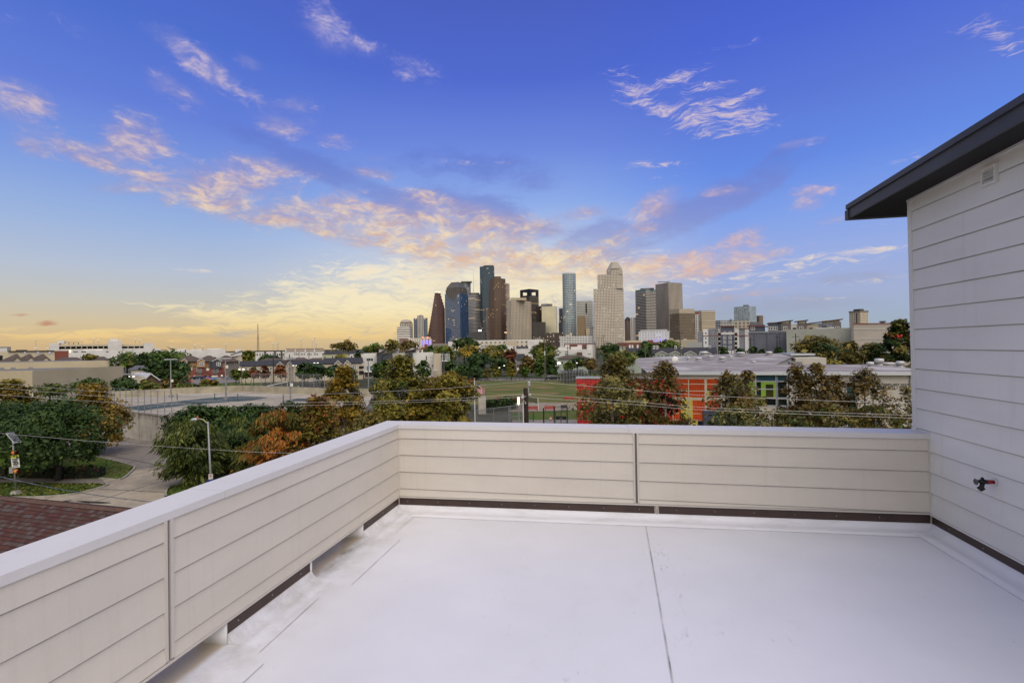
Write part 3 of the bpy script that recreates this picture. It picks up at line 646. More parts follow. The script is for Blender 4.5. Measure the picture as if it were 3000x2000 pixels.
def kerbline(pts, w=.16, h=.13):
    P = [Vector((p[0], p[1], 0)) for p in pts]
    L, Rr = [], []
    for i, p in enumerate(P):
        tdir = (P[min(i+1, len(P)-1)] - P[max(i-1, 0)]).normalized(); n = Vector((-tdir.y, tdir.x, 0))*w/2
        L.append(p + n); Rr.append(p - n)
    hz = Vector((0, 0, h))
    for i in range(len(P)-1):
        kb.quad(L[i]+hz, Rr[i]+hz, Rr[i+1]+hz, L[i+1]+hz); kb.quad(Rr[i], Rr[i+1], Rr[i+1]+hz, Rr[i]+hz); kb.quad(L[i+1], L[i], L[i]+hz, L[i+1]+hz)
def smoothline(pts, n=4):
    o = []
    for i in range(len(pts)-1):
        p0, p1, p2, p3 = (Vector(pts[max(i-1,0)]), Vector(pts[i]), Vector(pts[i+1]), Vector(pts[min(i+2,len(pts)-1)]))
        for k in range(n):
            u = k/n; o.append(.5*((2*p1) + (p2-p0)*u + (2*p0-5*p1+4*p2-p3)*u*u + (3*p1-p0-3*p2+p3)*u**3))
    o.append(Vector(pts[-1])); return o
kerbline(smoothline(pxy([(309,1417.5),(317,1419.5),(310,1424),(281,1433.5),(238,1444.5),(196,1451.5),(112,1457.5),(0,1459),(-330,1459)])))
kerbline(smoothline(pxy([(275,1337),(330,1349),(387,1365),(394,1371),(385,1382.5),(351,1405.5),(292,1402.5)])))
kerbline(smoothline(pxy([(486,1456),(485,1447),(488,1437),(494,1430),(504,1424),(530,1418)])))
struct(kb.build('kerb', M_kerb))
# drain inlets / puddle on the street
o = sheet('puddle', [ccw(pxy([(222,1468),(240,1466.5),(290,1469),(322,1471),(325,1473),(300,1475),(250,1473)]))], .014, plain('wet patch', (.05, .05, .05), .15, 0, .5, 1.5))
o = sheet('drain_grate', [ccw(pxy([(182,1467),(205,1464.5),(213,1466),(195,1469)]))], .014, plain('iron grate', (.03, .028, .025), .7, 0, .5, 9))
# field and park on the far side
sheet('sports_field', [ccw(pxy([(1330,1117),(1440,1115.5),(1600,1114.5),(1760,1114),(1760,1182),(1500,1182),(1380,1186),(1290,1180)]))], .006, M_field)
M_bare = ground_mat('bare earth', (.21, .135, .07), (.16, .12, .055), (.24, .17, .10), .2, .8)
sheet('bare_patch', [ccw(pxy([(1420,1142),(1470,1139),(1520,1140),(1530,1142),(1450,1144)])), ccw(pxy([(1555,1135),(1600,1132.5),(1628,1134),(1624,1137),(1590,1138)])), ccw(pxy([(1585,1150.5),(1605,1148.5),(1635,1149.5),(1640,1152),(1620,1154),(1592,1153.5)])), ccw(pxy([(1660,1136),(1690,1136),(1690,1138),(1665,1138.5)])), ccw(pxy([(1455,1167),(1475,1166.5),(1478,1171),(1462,1170)]))], .010, M_bare)
sheet('sand_court', [ccw(pxy([(1490,1181),(1600,1179),(1760,1178),(1760,1200),(1700,1199),(1640,1203),(1560,1206),(1490,1206)]))], .010, M_sandy)
sheet('park_lawn', [ccw(pxy([(1500,1207),(1640,1204),(1700,1200),(1760,1200),(1760,1228),(1500,1230)])), ccw(pxy([(1420,1106.5),(1500,1103),(1760,1096),(1760,1105),(1640,1105.5)])), ccw(pxy([(420,1134),(560,1130),(720,1118),(770,1117),(760,1136),(560,1142),(420,1146)]))], .007, M_lawn)
sheet('park_path', [ccw(pxy([(1500,1229.5),(1760,1227.5),(1760,1290),(1500,1290)]))], .006, M_path)
sheet('park_road', [ccw(pxy([(1250,1117),(1440,1108),(1760,1107),(1760,1113.5),(1440,1115),(1250,1124)]))], .008, M_path)
sheet('car_park', [ccw(pxy([(560,1106),(780,1103),(780,1117),(700,1119),(560,1129)]))], .008, M_path)
sheet('swimming_pool', [ccw(pxy([(1632,1084),(1660,1083),(1662,1089),(1634,1090)]))], .02, plain('pool water', (.25, .45, .6), .15, 0, .1, 1))
# ---------------- neighbour's house at lower left: shingle roof
def shingle_mat():
    m, t, b = newmat('red brown shingles'); uv = t.n('ShaderNodeUVMap').outputs[0]
    br = t.n('ShaderNodeTexBrick', offset=.37, offset_frequency=2, squash=1.0); t.link(uv, br.inputs[0])
    br.inputs['Scale'].default_value = 1.0; br.inputs['Brick Width'].default_value = .19; br.inputs['Row Height'].default_value = .145; br.inputs['Mortar Size'].default_value = .006; br.inputs['Bias'].default_value = 0
    br.inputs['Color1'].default_value = (0,0,0,1); br.inputs['Color2'].default_value = (1,1,1,1); br.inputs['Mortar'].default_value = (.5,.5,.5,1)
    c = t.ramp(br.outputs['Color'], [(0, (.060,.026,.024)), (.3, (.085,.036,.032)), (.5, (.070,.040,.032)), (.72, (.075,.050,.042)), (.93, (.095,.075,.073)), (1, (.085,.060,.056))])
    sp_ = t.n('ShaderNodeSeparateXYZ'); t.link(uv, sp_.inputs[0])
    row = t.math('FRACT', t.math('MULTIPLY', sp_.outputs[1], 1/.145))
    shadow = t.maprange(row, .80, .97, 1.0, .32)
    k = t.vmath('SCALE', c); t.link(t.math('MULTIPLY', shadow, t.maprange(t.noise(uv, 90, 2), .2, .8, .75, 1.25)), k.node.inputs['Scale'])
    c = t.mix(t.math('MULTIPLY', br.outputs['Fac'], .85), k, lin((.02,.014,.013))); t.link(c, b.inputs['Base Color']); b.inputs['Roughness'].default_value = .95; b.inputs['Specular IOR Level'].default_value = .1
    return m
M_shingle = shingle_mat(); M_ridge = plain('ridge cap shingle', (.105, .058, .042), .9, 0, .35, 9)
ra = W(-700, 1394, 19.0); rb = W(470, 1501, 14.2); rb.z = ra.z = W(0, 1455, 16.2).z
ra = Vector((W(-700,1000,19.6).x, W(-700,1000,19.6).y, ra.z))
# keep the ridge level: solve the two sighted ends at the ridge height
ra = G(-420, 1412, ra.z); rb = G(420, 1496, ra.z)
nh = thing('neighbour_house', 'brown house with red shingle roof below the parapet at lower left', 'house', ((ra.x+rb.x)/2, (ra.y+rb.y)/2, 0)); No = Matrix.Translation(-Vector(nh.location))
dv = (rb - ra); dv.z = 0; L = dv.length; dv.normalize(); nv = Vector((dv.y, -dv.x, 0))    # towards the viewer
if nv.y > 0: nv = -nv
pitch = .42; wd = 9.0
def roofq(mb, o, a, run, sgn):
    z = Vector((0, 0, -pitch*run)); sl_ = math.hypot(run, pitch*run)
    p = [o, o + dv*L, o + dv*(L + 0) + nv*sgn*run + z, o + nv*sgn*run + z]
    uv = [(0, 0), (L, 0), (L, -sl_), (0, -sl_)]
    if sgn < 0: p = p[::-1]; uv = uv[::-1]
    mb.add(p, [(3, 2, 1, 0)], 0, [uv[::-1]])
rf = MB(); roofq(rf, ra, None, 7.5, 1); roofq(rf, ra, None, 7.5, -1); mb_at(rf, No).build('roof', M_shingle, nh)
rc = MB(); n = int(L/.16)
for i in range(n):
    a = ra + dv*(i*.16); b_ = a + dv*.19
    for sg in (1, -1):
        e = nv*sg*.15 + Vector((0, 0, -.15*pitch)); lift0 = Vector((0,0,.012)); lift1 = Vector((0,0,.026))
        q = [a + lift0, b_ + lift1, b_ + e + lift1, a + e + lift0]
        rc.quad(*(q if sg < 0 else q[::-1]))
mb_at(rc, No).build('ridge_cap', M_ridge, nh)
bx_ = MB(); 
pts = [ra + dv*.3 + nv*7, ra + dv*(L-.3) + nv*7, ra + dv*(L-.3) - nv*7, ra + dv*.3 - nv*7]; pts = ccw([tuple(p)[:2] for p in pts])
bx_.prism(pts, 0, ra.z - 7*pitch - .03)
for f_ in (.3, L-.3):                                      # gable ends
    q = [ra + dv*f_ + nv*7.0, ra + dv*f_ - nv*7.0, ra + dv*f_ + Vector((0, 0, -.05))]; q[0].z = q[1].z = ra.z - 7*pitch - .05
    bx_.poly(q)
mb_at(bx_, No).build('wall', plain('neighbour siding', (.3,.27,.24), .8), nh)
# ================================================================== buildings
class Bld:
    """a building: Empty at its base, front face on local y=0, local x to the right, y away"""
    def __init__(s, name, label, cat, pxc, d, rz=0.0, group=None):
        r = ray(pxc, 1010); s.o = Vector((r.x*d, d, 0)); az_ = math.atan2(r.x, 1)
        s.h = -az_ + rz
        s.e = thing(name, label, cat, s.o, s.h, group)
        s.ux = Vector((math.cos(s.h), math.sin(s.h), 0)); s.uy = Vector((-math.sin(s.h), math.cos(s.h), 0))
    def at(s, px, py, y=0.0):
        r = ray(px, py); o = s.o + s.uy*y
        k = (o - EYE).dot(s.uy)/r.dot(s.uy); p = EYE + r*k - s.o
        return p.dot(s.ux), p.z
    def x(s, px, y=0.0): return s.at(px, 1010, y)[0]
    def z(s, py, px=None, y=0.0): return s.at(px if px is not None else s.pc, py, y)[1]
    def box(s, px0, px1, pyt, dep, mat, pyb=None, name='wall', y=0.0, roofmat=None):
        x0, zt = s.at(px0, pyt, y); x1, zt1 = s.at(px1, pyt, y); zt = (zt+zt1)/2
        zb = 0.0 if pyb is None else s.at((px0+px1)/2, pyb, y)[1]
        m = MB(); m.prism([(x0,y), (x1,y), (x1,y+dep), (x0,y+dep)], zb, zt, 0, 1 if roofmat else None)
        return m.build(name, [mat, roofmat] if roofmat else mat, s.e)
    def shed(s, px0, px1, py0, py1, dep, mat, pyb=None, name='roof', y=0.0, th=None, over=0.0):
        """slab or wall with a sloping top: py0 at the left, py1 at the right"""
        x0, z0 = s.at(px0, py0, y); x1, z1 = s.at(px1, py1, y)
        if th: zb = [z0-th, z1-th, z1-th, z0-th]
        else:
            b = 0.0 if pyb is None else s.at((px0+px1)/2, pyb, y)[1]; zb = [b]*4
        m = MB(); m.prism([(x0,y-over), (x1,y-over), (x1,y+dep), (x0,y+dep)], zb, [z0,z1,z1,z0]); return m.build(name, mat, s.e)
    def gable(s, px0, px1, pye, pxp, pyp, dep, wall, roof, pyb=None, y=0.0, ov=.35, trim=None, names=('wall','roof')):
        x0, ze = s.at(px0, pye, y); x1, _ = s.at(px1, pye, y); xp, zp = s.at(pxp, pyp, y)
        zb = 0.0 if pyb is None else s.at((px0+px1)/2, pyb, y)[1]
        m = MB(); pts = [(x0,zb),(x1,zb),(x1,ze),(xp,zp),(x0,ze)]
        m.add([(a,y,b) for a,b in pts] + [(a,y+dep,b) for a,b in pts], [(0,1,2,3,4),(9,8,7,6,5),(0,4,9,5),(1,6,7,2),(2,7,8,3),(4,3,8,9)]); m.build(names[0], wall, s.e)
        m = MB()
        for (ax, az_), (bx, bz) in (((x0,ze),(xp,zp)), ((xp,zp),(x1,ze))):
            t_ = .18; k = .35
            if ax == x0: dx_, dz_ = (x0-xp), (ze-zp); ax, az_ = ax + dx_*.08, az_ + dz_*.08
            else: dx_, dz_ = (x1-xp), (ze-zp); bx, bz = bx + dx_*.08, bz + dz_*.08
            q = [(ax,az_+.02),(bx,bz+.02),(bx,bz+.02+t_),(ax,az_+.02+t_)]
            m.add([(a,y-ov,b) for a,b in q] + [(a,y+dep+ov,b) for a,b in q], [(0,1,2,3),(7,6,5,4),(3,2,6,7),(1,0,4,5),(0,3,7,4),(2,1,5,6)])
        r = m.build(names[1], roof, s.e)
        if trim:
            m = MB()
            for (ax, az_), (bx, bz) in (((x0,ze),(xp,zp)), ((xp,zp),(x1,ze))):
                q = [(ax,az_-.22),(bx,bz-.22),(bx,bz+.015),(ax,az_+.015)]; m.add([(a,y-ov-.04,b) for a,b in q] + [(a,y-ov+.02,b) for a,b in q], [(0,1,2,3),(7,6,5,4),(3,2,6,7),(1,0,4,5)])
            m.build('barge_board', trim, s.e)
        return r
    def hip(s, px0, px1, pye, pxa, pxb, pyt, dep, roof, y=0.0, ov=.4, name='roof'):
        x0, ze = s.at(px0, pye, y); x1, _ = s.at(px1, pye, y); xa = s.x(pxa, y + dep/2); xb = s.x(pxb, y + dep/2); zt = s.at((pxa+pxb)/2, pyt, y + dep/2)[1]
        m = MB(); v = [(x0-ov,y-ov,ze),(x1+ov,y-ov,ze),(x1+ov,y+dep+ov,ze),(x0-ov,y+dep+ov,ze),(xa,y+dep/2,zt),(xb,y+dep/2,zt)]
        m.add(v, [(0,1,5,4),(1,2,5),(2,3,4,5),(3,0,4),(3,2,1,0)]); return m.build(name, roof, s.e)
    def ridge(s, px0, px1, pye, pyt, dep, roof, y=0.0, ov=.4, name='roof'):
        """gable roof whose slope faces the viewer"""
        x0, ze = s.at(px0, pye, y); x1, _ = s.at(px1, pye, y); zt = s.at((px0+px1)/2, pyt, y + dep/2)[1]
        m = MB(); v = [(x0-ov,y-ov,ze),(x1+ov,y-ov,ze),(x1+ov,y+dep/2,zt),(x0-ov,y+dep/2,zt),(x1+ov,y+dep+ov,ze),(x0-ov,y+dep+ov,ze)]
        m.add(v, [(0,1,2,3),(3,2,4,5),(5,4,1,0),(1,4,2),(0,3,5)]); return m.build(name, roof, s.e)
    def win(s, px0, px1, py0, py1, pane, frame=None, y=0.0, name='window', bars=(1,1), fw=None, pr=.06):
        x0, z1 = s.at(px0, py0, y); x1, z0 = s.at(px1, py1, y); w_, h_ = x1-x0, z1-z0
        m = MB(); m.box(x0, x1, y-.02-pr*.3, y+.05, z0, z1, 0); o = m.build(name, pane, s.e)
        if frame:
            m = MB(); f_ = fw if fw else min(w_, h_)*.12
            for i in range(bars[0]+1):
                xx = x0 + w_*i/bars[0]; m.box(xx-f_/2, xx+f_/2, y-pr, y+.02, z0-f_/2, z1+f_/2)
            for j in range(bars[1]+1):
                zz = z0 + h_*j/bars[1]; m.box(x0+f_/2, x1-f_/2, y-pr*.9, y+.02, zz-f_/2, zz+f_/2)
            m.build('frame', frame, o)
        return o
    def wins(s, xs_, ys_, w_, h_, pane, frame=None, y=0.0, **k):
        for a in xs_:
            for b in ys_: s.win(a, a+w_, b, b+h_, pane, frame, y, **k)
def ring_tower(name, label, pts_px, d, parts, group='downtown towers', cat='tower'): pass
class Tower(Bld):
    def corner(s, a, c, b, pyt, mat, k=1.0, pyb=None, roofmat=None, name='facade', oy=0.0):
        """box seen on its corner: left silhouette a, near corner c, right silhouette b"""
        xa, xc, xb = s.x(a), s.x(c), s.x(b); Lw, Rw = xc-xa, xb-xc
        th = math.atan2(Rw, Lw*k); wl = Lw/math.cos(th); wr = Rw/math.sin(th)
        C = (xc, oy); A = (xc - wl*math.cos(th), oy + wl*math.sin(th)); B = (xc + wr*math.sin(th), oy + wr*math.cos(th)); D_ = (A[0]+B[0]-C[0], A[1]+B[1]-C[1])
        zt = s.at(c, pyt, oy)[1]; zb = 0.0 if pyb is None else s.at(c, pyb, oy)[1]
        m = MB(); m.prism([C, B, D_, A], zb, zt, 0, 1, u0=0); o = m.build(name, [mat, roofmat or M_roofg], s.e); return (C, B, D_, A, zb, zt, wl, wr)
    def poly(s, pts, z0, z1, mat, name='facade', roofmat=None):
        m = MB(); m.prism(pts, z0, z1, 0, 1); return m.build(name, [mat, roofmat or M_roofg], s.e)
M_roofg = plain('flat roof gravel', (.16, .155, .15), .9, 0, .3, .1)
M_white = plain('white stucco', (.62, .60, .57), .8, 0, .08, .3, dirt=(.40,.38,.35), dscale=.15)
M_cream = plain('cream stucco', (.50, .43, .31), .8, 0, .08, .2)
M_beige = plain('beige stucco', (.42, .36, .26), .8, 0, .1, .12, dirt=(.33,.28,.2), dscale=.06)
M_pane = plain('dark window glass', (.02, .026, .03), .1, 0, .3, .2, spec=.8)
M_droof = plain('dark slate shingle', (.035, .034, .038), .9, 0, .3, 1.5)
M_broof = plain('brown shingle', (.085, .062, .048), .9, 0, .3, 1.5)
M_brick = plain('red brick', (.20, .062, .045), .85, 0, .25, 2.5)
M_tan = plain('tan stucco', (.36, .22, .125), .85, 0, .1, .5)
M_dgrey = plain('dark grey panel', (.045, .05, .065), .6, 0, .15, .5)
M_wframe = plain('white window frame', (.66, .66, .64), .6, 0, .05, 1)
M_dark = plain('dark opening', (.012, .012, .012), .9)
def F_(*a, **k): return facade(*a, **k)
TG = 'downtown towers'
def tw(label, pxc, d, cat='tower', name='skyscraper'): return Tower(name, label, cat, pxc, d, 0, TG)
# ---- far left of the cluster
b = tw('beige tower with a rounded dome roof at the left end of the skyline', 1191, 1750); 
m_ = F_('domed tower facade', (0.486,0.432,0.351), (.05,.05,.055), 6, 8, .55, .62, .02)
x0, x1 = b.x(1172), b.x(1210); xm = (x0+x1)/2; R = (x1-x0)/2
b.poly([(x0,0),(x1,0),(x1,40),(x0,40)], 0, b.at(1191, 946)[1], m_)
m = MB(); zt = b.at(1191, 946)[1]; zk = b.at(1191, 934.5)[1]
m.lathe([(R*.92, zt), (R*.9, zt+(zk-zt)*.35), (R*.72, zt+(zk-zt)*.7), (R*.4, zt+(zk-zt)*.93), (.5, zk)], 20, 0, T(xm, 20, 0)); m.build('dome', plain('beige stone', (.38,.34,.28), .8), b.e, True)
b = tw('low white tower banded with dark window strips below the domed tower', 1183, 1600); b.corner(1163, 1201, 1208, 958, F_('white bands', (0.675,0.648,0.594), (.10,.09,.085), 50, 7.5, 1, .42, .0))
b.box(1170, 1198, 955.5, 20, M_white, 958.2, 'penthouse', 6)
b = tw('pale tower of stepped beige and blue glass slabs beside the brown stepped tower', 1232, 1700)
mb_ = F_('pale ribs', (0.459,0.432,0.392), (.08,.085,.09), 5, 60, .45, 1, .02); mg_ = F_('blue glass slab', (0.162,0.189,0.23), (.05,.075,.11), 5, 5, .7, .7, .06)
b.box(1222, 1241, 924, 45, mb_, name='facade', y=-6); b.box(1211.5, 1228, 932, 40, mg_, name='side_wing', y=4); b.box(1238, 1252.5, 931, 40, mg_, name='side_wing', y=4); b.box(1228, 1237, 922.5, 12, M_roofg, 924.5, 'penthouse', 6)
# ---- brown stepped tower
b = tw('reddish brown granite tower narrowing upwards in many small steps', 1282, 1690)
mL = F_('red granite', (.155,.092,.080), (.040,.028,.030), 5.6, 6.2, .55, .5, .012, ref=.6); 
N = 17; m = MB()
for i in range(N):
    f = i/(N-1)
    a_ = 1249.5 + (1275.5-1249.5)*(min(1, max(0, (f-.02)/.98))**.9 if f > 0 else 0); bb = 1305 if f < .70 else 1305 - (f-.70)/.30*11.5
    py0 = 1003 - (1003-857)*(i/N); py1 = 1003 - (1003-857)*((i+1)/N)
    cx_ = 1282
    xa, xc, xb = b.x(a_), b.x(cx_), b.x(bb); th = .72; 
    wl = (xc-xa)/math.cos(th); wr = (xb-xc)/math.sin(th)
    C = (xc, 0); A = (xc-wl*math.cos(th), wl*math.sin(th)); B = (xc+wr*math.sin(th), wr*math.cos(th)); D_ = (A[0]+B[0], A[1]+B[1]); D_ = (A[0]+B[0]-xc, A[1]+B[1])
    m.prism([C, B, D_, A], b.at(cx_, py0)[1] if i else 0, b.at(cx_, py1)[1], 0, 0)
m.build('facade', mL, b.e)
m = MB()
for k in range(5): m.box(b.x(1277+k*3.3), b.x(1279+k*3.3), 6, 12, b.at(1282, 857.5)[1], b.at(1282, 854)[1])
m.build('roof_light', emit('warm roof light', (1,.85,.6), .8), b.e)
# ---- blue glass tower with granite crown
b = tw('blue glass tower topped by a stepped dark granite crown', 1349, 1680)
mgl = F_('blue glass', (0.041,0.07,0.135), (.040,.078,.16), 4.5, 4.3, .9, .8, .015, lits=.6, ref=1, rough=.06); 
q = b.corner(1304.5, 1349, 1374.5, 859, mgl, 1.0)
C, B, D_, A, zb, zt, wl, wr = q
cen = ((C[0]+D_[0])/2, (C[1]+D_[1])/2)
def shrink(f, pts=(C,B,D_,A)): return [(cen[0]+(p[0]-cen[0])*f, cen[1]+(p[1]-cen[1])*f) for p in pts]
mgr = F_('granite crown', (0.115,0.101,0.092), (.02,.022,.026), 9, 5, .35, .5, .01)
z_ = lambda py: b.at(1349, py)[1]
m = MB(); m.prism(shrink(.93), z_(859), z_(846), 0, 0); m.prism(shrink(.86), z_(846), z_(840), 0, 0); m.build('crown', mgr, b.e)
m = MB(); p0, p1 = shrink(.86), shrink(.52); n = 4
m.add([(x, y, z_(840)) for x, y in p0] + [(x, y, z_(826)) for x, y in p1], [(0,1,5,4),(1,2,6,5),(2,3,7,6),(3,0,4,7),(4,5,6,7)]); m.build('mansard_roof', plain('weathered bronze roof', (.10,.095,.09), .6, .2, .2, .05), b.e)
m = MB(); m.prism(shrink(.48), z_(826), z_(823.5), 0, 0); m.build('penthouse', mgr, b.e)
m = MB()                                       # inverted stepped granite inlay on the left face
for i in range(6):
    wv = .36 - i*.055; zt_, zb_ = z_(859 + i*3.3), z_(862.3 + i*3.3)
    for f0, f1 in ((.5 - wv, .5 + wv),):
        pA = (C[0]+(A[0]-C[0])*f0, C[1]+(A[1]-C[1])*f0); pB = (C[0]+(A[0]-C[0])*f1, C[1]+(A[1]-C[1])*f1); nx, ny = -(A[1]-C[1])/wl, (A[0]-C[0])/wl
        m.quad((pA[0]+nx*.4, pA[1]+ny*.4, zb_), (pB[0]+nx*.4, pB[1]+ny*.4, zb_), (pB[0]+nx*.4, pB[1]+ny*.4, zt_), (pA[0]+nx*.4, pA[1]+ny*.4, zt_))
m.build('crown_inlay', mgr, b.e)
b = tw('grey banded tower top showing behind the blue glass tower', 1366, 1950); b.corner(1345, 1368, 1382, 826, F_('grey bands', (0.338,0.331,0.317), (.07,.07,.075), 6, 7, .8, .5, .02)); b.box(1350.5, 1382.5, 823.5, 30, M_roofg, 826.3, 'parapet', -2)
b = tw('light grey striped tower with a tall white antenna mast', 1391, 1780); b.corner(1373.5, 1393, 1411.5, 860, F_('light bands', (0.486,0.466,0.446), (.095,.09,.088), 80, 5.2, 1, .45, .05, lits=.6)); b.box(1375, 1404, 857.5, 25, M_roofg, 860.2, 'penthouse', 18)
m = MB(); xm = b.x(1389.8); m.tube([(xm, 28, b.at(1390, 858)[1]), (xm, 28, b.at(1390, 825)[1]), (xm, 28, b.at(1390, 791)[1])], [1.7, 1.1, .5], 6); m.build('antenna', plain('white mast', (.75,.75,.75), .5), b.e)
b = tw('low dark glass block with a small lit roof sign', 1402, 1450); b.corner(1377, 1419, 1427, 971, F_('dark bands', (0.074,0.078,0.084), (.020,.024,.03), 60, 5, 1, .5, .01)); b.box(1401, 1411, 965.5, 3, emit('lit roof sign', (.8,.85,.9), .8), 970.5, 'roof_sign', 8)
# ---- tallest dark blue tower: rounded plan
b = tw('dark teal blue glass tower with rounded corners behind the brown bay tower', 1430, 1760)
x0, x1 = b.x(1408.5), b.x(1452); Wd = x1-x0; cx_ = (x0+x1)/2
def stadium(cx, cy, hw, hd, n=10):
    return [(cx+hw*math.copysign(abs(math.cos(q))**.55, math.cos(q)), cy+hd*math.copysign(abs(math.sin(q))**.55, math.sin(q))) for q in [2*PI*(i+.5)/(n*4) for i in range(n*4)]]
mt = F_('teal glass', (0.014,0.035,0.054), (.012,.046,.075), 3.6, 4.2, .86, .72, .03, lits=.7, ref=.9, rough=.08)
b.poly(stadium(cx_, 26, Wd/2, 26), 0, b.at(1430, 780)[1], mt); b.poly(stadium(cx_+6, 26, Wd*.36, 20), b.at(1430, 780)[1]+.01, b.at(1430, 776)[1], M_dgrey, 'crown')
b = tw('slim pinkish brown block between the dark blue and brown towers', 1431, 1690); b.corner(1424, 1426, 1440, 901, F_('pink grid', (0.297,0.23,0.203), (.07,.06,.06), 5, 5, .5, .5, .05))
# ---- brown bay-windowed tower
b = tw('brown granite tower with faceted rounded bays and a stepped top', 1460, 1640)
x0, x1 = b.x(1436), b.x(1484); hw = (x1-x0)/2; cx_ = (x0+x1)/2
mbz = F_('brown granite', (0.142,0.089,0.062), (.022,.018,.017), 5.6, 6.0, .56, .5, .05, '#ffcf80', .55)
def oct_(cx, cy, hw, hd, c): return [(cx-hw+c,cy-hd),(cx+hw-c,cy-hd),(cx+hw,cy-hd+c),(cx+hw,cy+hd-c),(cx+hw-c,cy+hd),(cx-hw+c,cy+hd),(cx-hw,cy+hd-c),(cx-hw,cy-hd+c)]
b.poly(oct_(cx_, 24, hw, 24, 17), 0, b.at(1460, 815)[1], mbz)
xq, xr_ = b.x(1449), b.x(1471); b.poly(oct_((xq+xr_)/2, 26, (xr_-xq)/2, 14, 6), b.at(1460, 815)[1]+.01, b.at(1460, 808)[1], mbz, 'penthouse')
b = tw('pinkish slab with lit windows just behind the brown rounded tower', 1489, 1850); b.corner(1481, 1490, 1495.5, 830, F_('pink slab', (0.405,0.297,0.257), (.08,.06,.055), 5, 5, .5, .55, .22, '#ffd9a0', .9))
# ---- wide beige grid
b = tw('wide beige tower with an even grid of small square windows', 1500, 1560); b.corner(1485.5, 1500, 1560.5, 879, F_('beige grid', (0.499,0.425,0.331), (.055,.048,.04), 6.6, 6.4, .52, .5, .02, '#ffdf9a', .5, wrough=.7), 4.0); b.box(1495, 1542, 872, 25, M_beige, 879.5, 'penthouse', 14)
# ---- dark tower with square openings in its crown
b = tw('dark tower with square purple lit openings cut through its crown', 1553, 1720)
q = b.corner(1525.5, 1553.5, 1581, 867, F_('dark striped glass', (0.115,0.092,0.068), (.016,.017,.02), 60, 4.6, 1, .5, .06, '#ffd27a', .4), 1.0); C, B, D_, A, zb, zt, wl, wr = q
mk = plain('dark crown panel', (.012,.013,.02), .4); mp = emit('purple crown light', (.10,.05,.55), .55)
def edge(P, Q, z0, z1, th=3.0):
    v = Vector((Q[0]-P[0], Q[1]-P[1])); L_ = v.length; v.normalize(); n_ = Vector((-v.y, v.x))*th
    return [P, Q, (Q[0]+n_.x, Q[1]+n_.y), (P[0]+n_.x, P[1]+n_.y)], z0, z1
z_ = lambda py: b.at(1553, py)[1]; m = MB()
def lerp(P, Q, f): return (P[0]+(Q[0]-P[0])*f, P[1]+(Q[1]-P[1])*f)
for P, Q in ((A, C), (C, B), (B, D_), (D_, A)):
    for f0, f1, ya, yb in ((0,1,867,864.3), (0,1,852,846), (0,.26,864.3,852), (.74,1,864.3,852)):
        pts, z0, z1 = edge(lerp(P,Q,f0), lerp(P,Q,f1), z_(ya), z_(yb)); m.prism(pts, z0+.01, z1)
m.build('crown', mk, b.e)
m = MB(); m.prism([lerp(p, ((A[0]+B[0])/2, (A[1]+B[1])/2), .12) for p in (C,B,D_,A)], z_(849), z_(847), 0, 0); m.build('crown_ceiling', mp, b.e)
b = tw('dark brown gridded block in front of the tower with crown openings', 1580, 1640); b.corner(1571, 1580, 1589, 896, F_('dark brown grid', (0.101,0.07,0.057), (.022,.02,.02), 6, 6, .5, .6, .05))
# ---- mirror block
b = tw('pale gold mirror glass block reflecting the evening sky', 1611, 1600)
m_, t_, bs = newmat('gold mirror glass'); tc = t_.n('ShaderNodeTexCoord').outputs['Object']
t_.link(t_.ramp(t_.noise(tc, .03, 3, .6), [(.3, (.50,.49,.40)), (.7, (.66,.61,.44))]), bs.inputs['Base Color']); bs.inputs['Metallic'].default_value = .75; bs.inputs['Roughness'].default_value = .28
b.corner(1588.5, 1631, 1634, 896.5, m_, 1.0); b.box(1585, 1618, 890, 25, M_roofg, 896.8, 'penthouse', 10)
b = tw('low dark ribbed block in front of the gold mirror block', 1580, 1480); b.corner(1561, 1599, 1601.5, 943, F_('dark ribs', (0.068,0.062,0.062), (.016,.015,.015), 4, 30, .5, 1, .0)); b.box(1561, 1600, 986, 6, F_('lit base', (0.068,0.061,0.061), (.06,.05,.04), 6, 5, .5, .5, .45, '#ffe0a8', .8, cluster=False), 1012, 'lit_base', -6)
b = tw('low dark brown block with columns of lit windows', 1630, 1440); b.corner(1600, 1650, 1653, 974, F_('brown lit block', (0.065,0.049,0.046), (.03,.025,.022), 9, 5, .35, .5, .22, '#ffe0b0', .9))
b = tw('narrow navy tower at the left of the round glass tower', 1646, 1850); b.corner(1639.5, 1650, 1653, 903, F_('navy grid', (0.054,0.061,0.081), (.02,.024,.035), 5, 5, .6, .6, .08)); b.corner(1638, 1648, 1652, 945, F_('navy grid low', (0.081,0.088,0.108), (.02,.024,.035), 5, 5, .6, .6, .06), name='lower_block', oy=-30)
